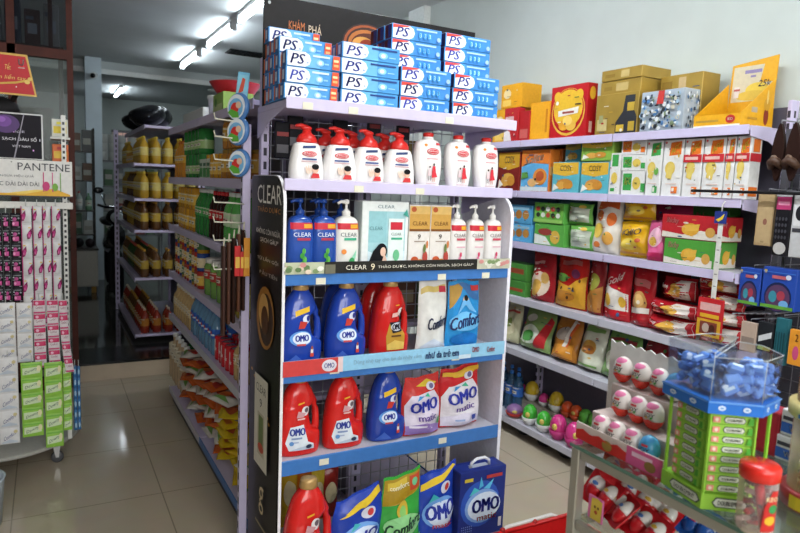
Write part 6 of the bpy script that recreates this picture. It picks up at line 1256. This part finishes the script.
for k, poly in enumerate(bins):
    b = MB(); H = .078 if k == 0 else .07; n = len(poly); inn = inset(poly, .02); flare = inset(poly, -.06)
    b.loft([[(x, y, g2) for x, y in poly], [(x, y, g2 + H) for x, y in flare]], BIN, False, False, False); b.loft([[(x, y, g2 + H) for x, y in inset(flare, .03)], [(x, y, g2 + .002) for x, y in inn]], BIN, False, True, False); cb = u.part('clear_bin', b)
    b = MB(); rim = [(x, y, g2 + H) for x, y in flare]; b.tube(rim + [rim[0]], .0007, K('b4bcbe', .2), 6); u.part('rim', b, cb)
    b = MB(); b.tube([(poly[1][0], poly[1][1], g2), (flare[1][0], flare[1][1], g2 + H)], .0006, K('b4bcbe', .2), 6); u.part('corner', b, cb)
# gum packs
def pk_mesh():
    return carton_mesh(.064, .0145, .03, '8cc043', [('r', .01, .04, .99, .96, '93c648'), ('p', [(.28, .5), (.33, .84), (.76, .84), (.81, .5), (.76, .16), (.33, .16)], '2c3a30'), ('p', [(.30, .5), (.345, .76), (.745, .76), (.79, .5), (.745, .24), (.345, .24)], 'cfd6c4'), ('t', 'DOUBLEMINT', .545, .5, .36, .28, '26302a', .02), ('r', .03, .2, .2, .8, 'd98a78'), ('e', .115, .5, .04, .2, 'e3d0c0'), ('p', [(.84, .15), (.97, .15), (.97, .85), (.88, .85)], '4a9a30')], '7fb53c', r=.001)
gum = Proto(tag(pk_mesh().build('gum_pack'), 'x', 'chewing gum', 'chewing gum packs in the tower'))
for i in (0, 1):
    (xa, ya), (xb, yb_) = inset(GP, .1)[i], inset(GP, .1)[i + 1]; mx, my = (xa + xb) / 2, (ya + yb_) / 2; ang = math.atan2(yb_ - ya, xb - xa)
    for k in range(8): gum.at((mx, my, g0 + .0275 + .0163 * k), ang + rnd.uniform(-.02, .02), 'lime green chewing gum pack, %s from the bottom of the %s stack' % (ORD[k], ('left', 'right')[i]), sc=(1, 1, 1.1))
def sweet(c1, c2):
    m = carton_mesh(.023, .017, .011, c1, [('r', .2, .2, .8, .5, c2), ('e', .35, .65, .18, .18, 'd6e2f4')], None, TP=[('r', .2, .2, .8, .6, c2)], r=.0035); m.v = [(x, y - .0055, z - .0085) for x, y, z in m.v]
    for s_ in (-1, 1): m.add([(s_ * .0115, -.003, 0), (s_ * .0115, .003, 0), (s_ * .017, .005, .004), (s_ * .017, -.005, -.003)], [(0, 1, 2, 3)], c1)
    return Proto(tag(m.build('wrapped_sweet'), 'x', 'sweet', 'blue wrapped sweets in the clear bins'))
sws = [sweet('4f7fd0', 'a9c4ea'), sweet('6a94dc', 'c9dcf2')]
for k, poly in enumerate(bins):
    cx = sum(p[0] for p in poly) / len(poly); cy = sum(p[1] for p in poly) / len(poly); n = 0
    for L in range(3):
        for j in range(8):
            p = poly[j % len(poly)]; q = poly[(j + 1) % len(poly)]; t = .5 if j >= len(poly) else 0; e = (p[0] * (1 - t) + q[0] * t, p[1] * (1 - t) + q[1] * t); s_ = .58 - .06 * L
            if j == 7: s_ = .05
            sws[k].at((cx + (e[0] - cx) * s_, cy + (e[1] - cy) * s_, g2 + .014 + .0155 * L), 0, 'blue wrapped sweet in the %s clear bin, layer %s, %s' % (('left', 'right')[k], ('low', 'middle', 'top')[L], ORD[j]), rot=(rnd.uniform(-.8, .8), rnd.uniform(-.6, .6), rnd.uniform(0, 6)), sc=(1.15, 1.15, 1.1))

# plastic jar of red sweets
jx, jy = .9335, .5445
u = Unit('sweet_jar', 'clear jar with red lid and red stick sweets at the counter edge', 'jar', (jx, jy, CT + .001))
b = MB(); R = [[(jx + r * (1 + .06 * math.cos(6 * t * PI / 12)) * math.cos(t * PI / 12), jy + r * (1 + .06 * math.cos(6 * t * PI / 12)) * math.sin(t * PI / 12), CT + z) for t in range(24)] for r, z in ((.022, .001), (.0245, .005), (.0252, .08), (.024, .086))]
b.loft(R, clear('eedad6', .13, .05, 'jar_plastic'), True, False); b.add([], [], clear('eedad6', .13, .05, 'jar_plastic')); u.part('body', b)
b = MB(); b.lathe([(.027, .084), (.029, .086), (.029, .103), (.026, .107), (.001, .108)], K('cf2a20', .25, 0, .03, 20, 0, .3), (jx, jy, CT), 28); u.part('lid', b)
b = MB(); b.tube([(jx + .006, jy - .012, CT + .01), (jx - .012, jy - .008, CT + .078)], .007, K('c02230', .3), 8); tag(b.build('sweet_stick'), 'long red stick sweet leaning in the clear jar', 'sweet', 'sweets in the jar')
for k in range(12):
    a = k * 2.4; r = .012 if k % 3 else .004; z = CT + .009 + .0055 * k
    b = MB(); b.box(-.011, -.004, -.004, .011, .004, .004, ('b02430', 'd0c4be', '8a2a34', '5a3a40')[k % 4], .0015); tag(b.build('wrapped_sweet', None, (jx + r * math.cos(a) + .002, jy + r * math.sin(a) + .006, z), 0, (.4 * math.sin(k), .3 * math.cos(k), a)), '%s wrapped sweet in the clear jar, %s from the bottom' % (('red', 'white', 'crimson', 'plum')[k % 4], ORD[k]), 'sweet', 'sweets in the jar')
b = MB(); W2, H2 = .043, .07
stamp(b, [('p', [(.62, .05), (.96, .05), (.96, .95), (.8, .95), (.66, .6)], 'c02a26'), ('e', .8, .3, .12, .1, 'd9a82c'), ('e', .84, .56, .1, .1, '3a8a4a'), ('t', 'KEO', .8, .78, .24, .1, 'e3cfa0', .02)], lambda a, v, L: (jx + (.0278 + .0003 * L) * math.cos(math.radians(210 + (a - .5) * 150)), jy + (.0278 + .0003 * L) * math.sin(math.radians(210 + (a - .5) * 150)), CT + .008 + v * H2), True, W2 / H2); u.part('sticker', b)

# big rotating candy jar at the right edge, two tiers
kx, ky = 1.122, .535
u = Unit('candy_tower', 'tall round two tier candy jar cut by the right edge', 'jar', (kx, ky, CT + .001))
b = MB(); b.lathe([(.072, .001), (.072, .028), (.066, .03), (.001, .03)], K('8a1f26', .35), (kx, ky, CT), 36)
stamp(b, [('r', 0, .1, 1, .9, 'c9a52c'), ('t', 'KEO NGON', .45, .5, .3, .5, '5a4a24', .02)], lambda a, v, L: (kx - .0725 * math.cos((a - .5) * 2.4 - .5) - 0, ky + .0725 * math.sin(-(a - .5) * 2.4 + .5 - 1.0), CT + .002 + v * .026 + .0002 * L) if False else (kx + (.0725 + EPS * L) * math.cos(PI + .55 + (a - .5) * 1.9), ky + (.0725 + EPS * L) * math.sin(PI + .55 + (a - .5) * 1.9), CT + .001 + v * .027), True); u.part('base', b)
TC = clear('d9c9b8', .2, .06, 'candy_jar_plastic')
b = MB(); b.lathe([(.064, .03), (.064, .15)], TC, (kx, ky, CT), 36, cap=False); u.part('lower_drum', b)
b = MB(); b.lathe([(.066, .15), (.073, .152), (.073, .172), (.066, .174), (.001, .174)], K('d0c07a', .35), (kx, ky, CT), 36)
stamp(b, [('r', 0, 0, 1, .4, '3a6aa8'), ('r', .2, .5, .8, .8, '8a8a5a')], lambda a, v, L: (kx + (.0732 + EPS * L) * math.cos(PI + .55 + (a - .5) * 1.9), ky + (.0732 + EPS * L) * math.sin(PI + .55 + (a - .5) * 1.9), CT + .153 + v * .018), True); u.part('middle_ring', b)
b = MB(); b.lathe([(.062, .174), (.062, .33)], clear('b8946c', .35, .08, 'amber_plastic'), (kx, ky, CT), 36, cap=False); u.part('upper_drum', b)
b = MB(); b.lathe([(.066, .328), (.068, .33), (.066, .345), (.001, .35)], K('9a3030', .35), (kx, ky, CT), 36); u.part('lid', b)
cs = Proto(tag(MB().box(-.012, -.009, -.007, .012, .009, .007, K('c9c2bc', .3), .003).build('wrapped_candy'), 'x', 'candy', 'candies in the two tier jar'))
cr_ = Proto(tag(MB().box(-.012, -.009, -.007, .012, .009, .007, K('a83038', .3), .003).build('wrapped_candy'), 'x', 'candy', 'candies in the two tier jar'))
for k in range(40):
    a = 2.399 * k; r = .045 * math.sqrt((k % 10 + .5) / 10); up = k // 20; L = (k % 20) // 10
    (cs if k % 3 else cr_).at((kx + r * math.cos(a), ky + r * math.sin(a), CT + (.04 if not up else .184) + .016 * L), 0, '%s candy in the %s tier of the round jar, layer %d spot %s' % ('pale' if k % 3 else 'red', ('lower', 'upper')[up], L + 1, ORD[k % 10]), rot=(rnd.uniform(-.3, .3), rnd.uniform(-.3, .3), a))
# things standing behind the gum tower
A = onX(752, 405, 1.24); Bq = onX(776, 455, 1.24)
carton('red_box', 'plain crimson plastic box behind the gum tower', 'box', (1.24, (A.y + Bq.y) / 2, CT + .001), FACE, A.y - Bq.y, A.z - CT, .05, '9c1c2c', [('r', .1, .1, .9, .9, 'a82030')])
for k, z in enumerate((CT + .075, CT + .1)):
    carton('wafer_box', 'small blue and white wafer packet behind the gum tower, %s' % ('lower', 'upper')[k], 'biscuit packet', (1.24, .655 - .006 * k, CT + .001 + (.0 if k == 0 else .052)), FACE, .09, .05, .05, 'd0d2d6', [('r', .02, .1, .98, .5, '2f5cae'), ('t', 'WAFER', .45, .3, .5, .22, 'e3e3e6', .02), ('r', .05, .6, .6, .75, '3a3a44'), ('p', [(.6, .55), (.95, .6), (.95, .95), (.7, .9)], '3f7ac8')])

# toy egg blisters heaped on the glass shelf
def blister(a, c2, n):
    t = thing('egg_blister', 'x', 'chocolate egg pack', group='egg blister packs on the glass shelf')
    b = MB(); w = .033 * n; out = []
    for i in range(n):
        for s in range(8):
            th = PI * (1.0 - s / 7.0); out.append((-.5 * w + .033 * (i + .5) + .019 * math.cos(th), .026 + .004 * math.sin(th)))
    low = [(x, -z) for x, z in out[::-1]]
    b.prism(out + low, -.0012, .0012, K(a, .25, 0, .05, 30), 'y'); c = b.build('card', t)
    for i in range(n):
        b = MB(); cx = -.5 * w + .033 * (i + .5)
        b.ellipsoid((cx, -.002, 0), .0145, .013, .022, K(a, .15, 0, .03, 30, 0, .5), 16, 8, K(c2, .15, 0, .03, 30, 0, .5), .5); e = b.build('egg', t)
        b = MB(); stamp(b, [('e', .5, .64, .2, .08, 'c9a03a' if i % 2 else '4a70b0'), ('r', .3, .48, .7, .54, 'b03a5a')], lambda p, v, L: (cx + (p - .5) * .029, -.002 - .013 * math.sqrt(max(.03, 1 - ((p - .5) * 2) ** 2 - ((v - .5) * 2) ** 2)) - .0006, (v - .5) * .044), True); b.build('print', e)
    return Proto(t)
bl = [blister('c01f28', 'd6d0cc', 2), blister('b81c24', 'd8d2ce', 3), blister('1f4f9c', 'd0d4d8', 2)]
spots = [(575, 492, 0, .85, 0), (597, 490, 0, .85, .5), (612, 468, 0, .885, 1.3), (600, 508, 1, .84, -.2), (630, 478, 0, .86, .3), (648, 480, 0, .86, .8), (622, 506, 0, .835, .4), (645, 500, 1, .845, .9), (660, 510, 0, .835, .2), (643, 528, 0, .83, .1), (684, 512, 2, .835, .6), (672, 496, 0, .855, 1.), (700, 520, 2, .83, .2), (690, 498, 2, .86, -.4)]
for k, (px, py, kind, z, r) in enumerate(spots):
    q = onZ(px, py, z + .005); x = max(.985, q.x)
    bl[kind].at((x, min(.885, q.y), z), 0, '%s egg blister on the glass shelf, %s' % (('red double', 'red triple', 'blue and white')[kind], ('at the far left post', 'second along the front', 'standing up at the top of the heap', 'front left of the heap', 'behind the standing one', 'at the back under the counter top', 'in the middle front', 'large at the centre right', 'front right of centre', 'lowest in the front', 'left of the three blue', 'above the blue pair', 'right end of the heap', 'rear of the three blue')[k]), rot=(-.75 + .2 * math.sin(k * 2), r * .5, FACE + r - .3), sc=(1.18, 1.18, 1.18))
A = onX(579, 515, .95); Bq = onX(592, 545, .95)
carton('toy_card', 'yellow and pink card standing low inside the counter', 'card', (.945, .868, .807), FACE, .04, .05, .004, 'cf6a9c', [('p', [(.2, .05), (.9, .05), (.95, .9), (.6, .98), (.25, .9)], 'd9bc4a'), ('e', .5, .6, .06, .06, '6a4a2a'), ('e', .72, .6, .06, .06, '6a4a2a'), ('e', .6, .4, .1, .08, 'b5502c')])

# red shopping basket on the floor beside the counter
u = Unit('shopping_basket', 'red plastic shopping basket with white handle on the floor', 'basket', (1.46, 1.46, .001))
RB = K('b81c1c', .35); bx0, bx1, by0, by1, bz = 1.28, 1.64, 1.36, 1.625, .3
rec = lambda s, z: [(1.46 + (x - 1.46) * s, 1.4925 + (y - 1.4925) * s, z) for x, y in ((bx0, by0), (bx1, by0), (bx1, by1), (bx0, by1))]
b = MB(); b.loft([rec(.85, .004), rec(1, bz)], RB, True, False, False); b.loft([rec(.985, bz), rec(.83, .01)], RB, False, True, False); u.part('body', b)
b = MB(); b.tube(rec(1.01, bz) + [rec(1.01, bz)[0]], .008, RB, 8); u.part('rim', b)
b = MB(); b.tube([(bx0 + .05, by1 + .004, bz), (bx0 + .08, by1 + .008, bz + .012), (bx1 - .08, by1 + .008, bz + .014), (bx1 - .05, by1 + .004, bz)], .006, K('d0ccc8', .4), 8); u.part('handle', b)
for x in (bx0 + .06, bx0 + .2):
    b = MB(); b.ellipsoid((x, by1 + .004, bz + .006), .011, .009, .011, K('a02020', .35)); u.part('clip', b)
# ------------------------------------------------------------------ back room
u = Unit('low_cabinet', 'white low cabinet on wooden feet in the dim back room', 'cabinet', (.3, 8.1, .134))
b = MB(); b.box(-.1, 7.95, .21, .49, 8.3, .62, 'b5b2a8', .004); u.part('body', b)
b = MB(); b.box(-.085, 7.946, .225, .475, 7.951, .605, 'c0bdb2', .002); u.part('door', b)
for x in (-.07, .2, .42):
    b = MB(); b.box(x, 7.97, .134, x + .05, 8.02, .21, '9a7426'); u.part('foot', b)
b = MB(); b.box(-.12, 7.93, .62, .5, 8.32, .64, '3a3732', .003); u.part('top', b)
mixb = [b6('clear_bottle', 'bottle', .22, .035, 'a9b4b0', 'b0302c', 'c9c9c4', (.25, .6), n=12), b6('green_bottle', 'bottle', .2, .035, '6f9a78', '4a8a4a', 'b9c9b4', (.25, .6), n=12)]
u = Unit('dark_rack', 'dark rack of small goods behind the white cabinet', 'rack', (.2, 8.5, .134))
b = MB()
for z in (.75, 1.03, 1.38, 1.72): b.box(-.35, 8.4, z, .5, 8.62, z + .015, '3f3d3a')
u.part('shelves', b)
b = MB()
for x in (-.35, .48): b.box(x, 8.4, .134, x + .02, 8.42, 2.0, '33312e'); b.box(x, 8.6, .134, x + .02, 8.62, 2.0, '33312e')
u.part('frame', b)
for k in range(8): mixb[k % 3 % 2].at((-.27 + .1 * k, 8.41, 1.046), 0, 'small %s bottle on the dark rack, %s from the left' % (('clear', 'green')[k % 3 % 2], ORD[k]), 'bottles on the dark rack')
for L, z in enumerate((.766, 1.396, 1.736)):
    for k in range(7): carton('small_box', 'small %s box on the dark rack, %s shelf, %s from the left' % (('grey', 'green', 'white', 'brown')[(k + L) % 4], ORD[L], ORD[k]), 'box', (-.27 + .115 * k, 8.42, z), 0, .1, .16 + .04 * ((k * 7 + L) % 3), .12, ('4a4c4a', '34503c', 'a0a29c', '5a4436')[(k + L) % 4], [('r', .1, .3, .9, .6, '8a8a80')], group='boxes on the dark rack')
for k in range(5):
    b = MB(); s_ = .052; b.ellipsoid((0, 0, s_), s_, s_ * .9, s_, K(('1c1d20', '2a2226', '17191c')[k % 3], .35, 0, .3, 14, .5), 12, 8); tag(b.build('dark_bundle', None, (-.02 + .11 * k, 8.1 + .05 * (k % 2), .6405)), 'dark wrapped bundle on the white cabinet, %s from the left' % ORD[k], 'bundle', 'dark bundles on the cabinet')
# far shelf with white rolls under the barred window
u = Unit('back_shelf', 'far back wall shelf with white paper rolls', 'shelving', (.8, 10.2, .134))
b = MB()
for z in (.6, .95, 1.3, 1.66): b.box(.55, 10.1, z, 1.5, 10.4, z + .02, '7a7c7e')
u.part('shelves', b)
b = MB()
for x in (.55, 1.48): b.box(x, 10.1, .134, x + .02, 10.13, 2.0, '6a6c70'); b.box(x, 10.37, .134, x + .02, 10.4, 2.0, '6a6c70')
u.part('frame', b)
roll = Proto(tag(MB().lathe([(.055, 0), (.058, .004), (.058, .116), (.055, .12)], K('b9bcb8', .6), n=14).build('paper_roll'), 'x', 'paper roll', 'paper rolls on the back shelf'))
for k in range(6):
    for L in range(3): roll.at((.72 + .125 * k, 10.2, 1.681 + .121 * L), 0, 'white paper roll on the far back shelf, column %s, %s' % (ORD[k], ('bottom', 'middle', 'top')[L]))
for L, z in enumerate((.621, .971, 1.321)):
    for k in range(6): carton('stock_box', 'dim %s stock box on the far back shelf, %s level, %s from the left' % (('red', 'green', 'grey', 'white')[(k + 2 * L) % 4], ORD[L], ORD[k]), 'box', (.64 + .14 * k, 10.13, z), 0, .11, .2 + .03 * (k % 3), .15, ('7a3a34', '4a6a4a', '6a6c6e', '9a9c98')[(k + 2 * L) % 4], [('r', .1, .4, .9, .7, 'a8a69c')], group='stock boxes on the back shelf')
# parked motorbike in the gloom
u = Unit('motorbike', 'dark motorbike parked in the gloom beside the second gondola', 'motorbike', (.655, 8.05, .134))
DX, DY = .245, .95
_up = u.part
def bike(name, mb, parent=None): mb.v = [(x + DX, y + DY, z) for x, y, z in mb.v]; return _up(name, mb, parent)
BK = K('15161a', .2, 0, .2, 10, 0, .5); CH = K('8a8c90', .2, .9)
for y in (6.5, 7.7):
    b = MB(); R = [[(.41 + .035 * math.cos(s * PI / 4), y + (.235 + .035 * math.sin(s * PI / 4)) * math.cos(t * PI / 14), .41 + (.235 + .035 * math.sin(s * PI / 4)) * math.sin(t * PI / 14)) for s in range(8)] for t in range(29)]
    b.loft(R, K('101012', .6), False, False); w_ = bike('wheel', b)
    b = MB(); [b.tube([(.41, y, .41), (.41, y + .22 * math.cos(k * PI / 4), .41 + .22 * math.sin(k * PI / 4))], .008, CH, 6) for k in range(8)]; bike('spokes', b, w_)
b = MB(); b.loft([sring(.0, -.07, .07, .08, 2, 16), sring(.3, -.1, .1, .14, 2, 16), sring(.7, -.11, .11, .13, 2, 16), sring(1.1, -.08, .08, .1, 2, 16), sring(1.3, -.03, .03, .04, 2, 16)], BK); b.v = [(.41 + x, 6.45 + z, .74 + y + .1 * math.cos(z * 3)) for x, y, z in b.v]; bike('body', b)
b = MB(); b.loft([sring(.0, -.08, .08, .03, 2, 16), sring(.1, -.12, .12, .05, 2, 16), sring(.5, -.11, .11, .05, 2, 16), sring(.6, -.06, .06, .03, 2, 16)], K('1c1a1c', .35)); b.v = [(.41 + x, 7.1 + z, .93 + y) for x, y, z in b.v]; bike('seat', b)
b = MB(); b.tube([(.41, 6.5, .41), (.41, 6.62, .85), (.41, 6.68, 1.08)], .03, CH); bike('fork', b)
b = MB(); b.tube([(.24, 6.78, 1.14), (.31, 6.7, 1.12), (.5, 6.7, 1.12), (.56, 6.78, 1.14)], .014, BK); b.ellipsoid((.41, 6.6, 1.02), .11, .08, .09, BK); hb_ = bike('handlebar', b)
b = MB(); b.ellipsoid((.41, 6.53, 1.02), .07, .03, .06, K('b9c2c6', .1)); bike('headlight', b, hb_)
b = MB(); b.tube([(.5, 6.7, 1.12), (.53, 6.68, 1.26)], .006, CH); b.ellipsoid((.53, 6.68, 1.3), .04, .012, .035, BK); bike('mirror', b); b = MB(); b.tube([(.32, 6.7, 1.12), (.26, 6.68, 1.26)], .006, CH); b.ellipsoid((.24, 6.68, 1.3), .05, .012, .035, BK); bike('mirror', b)
b = MB(); b.box(.36, 7.05, .135, .48, 7.12, .6, '1a1a1c', .01); bike('stand', b)
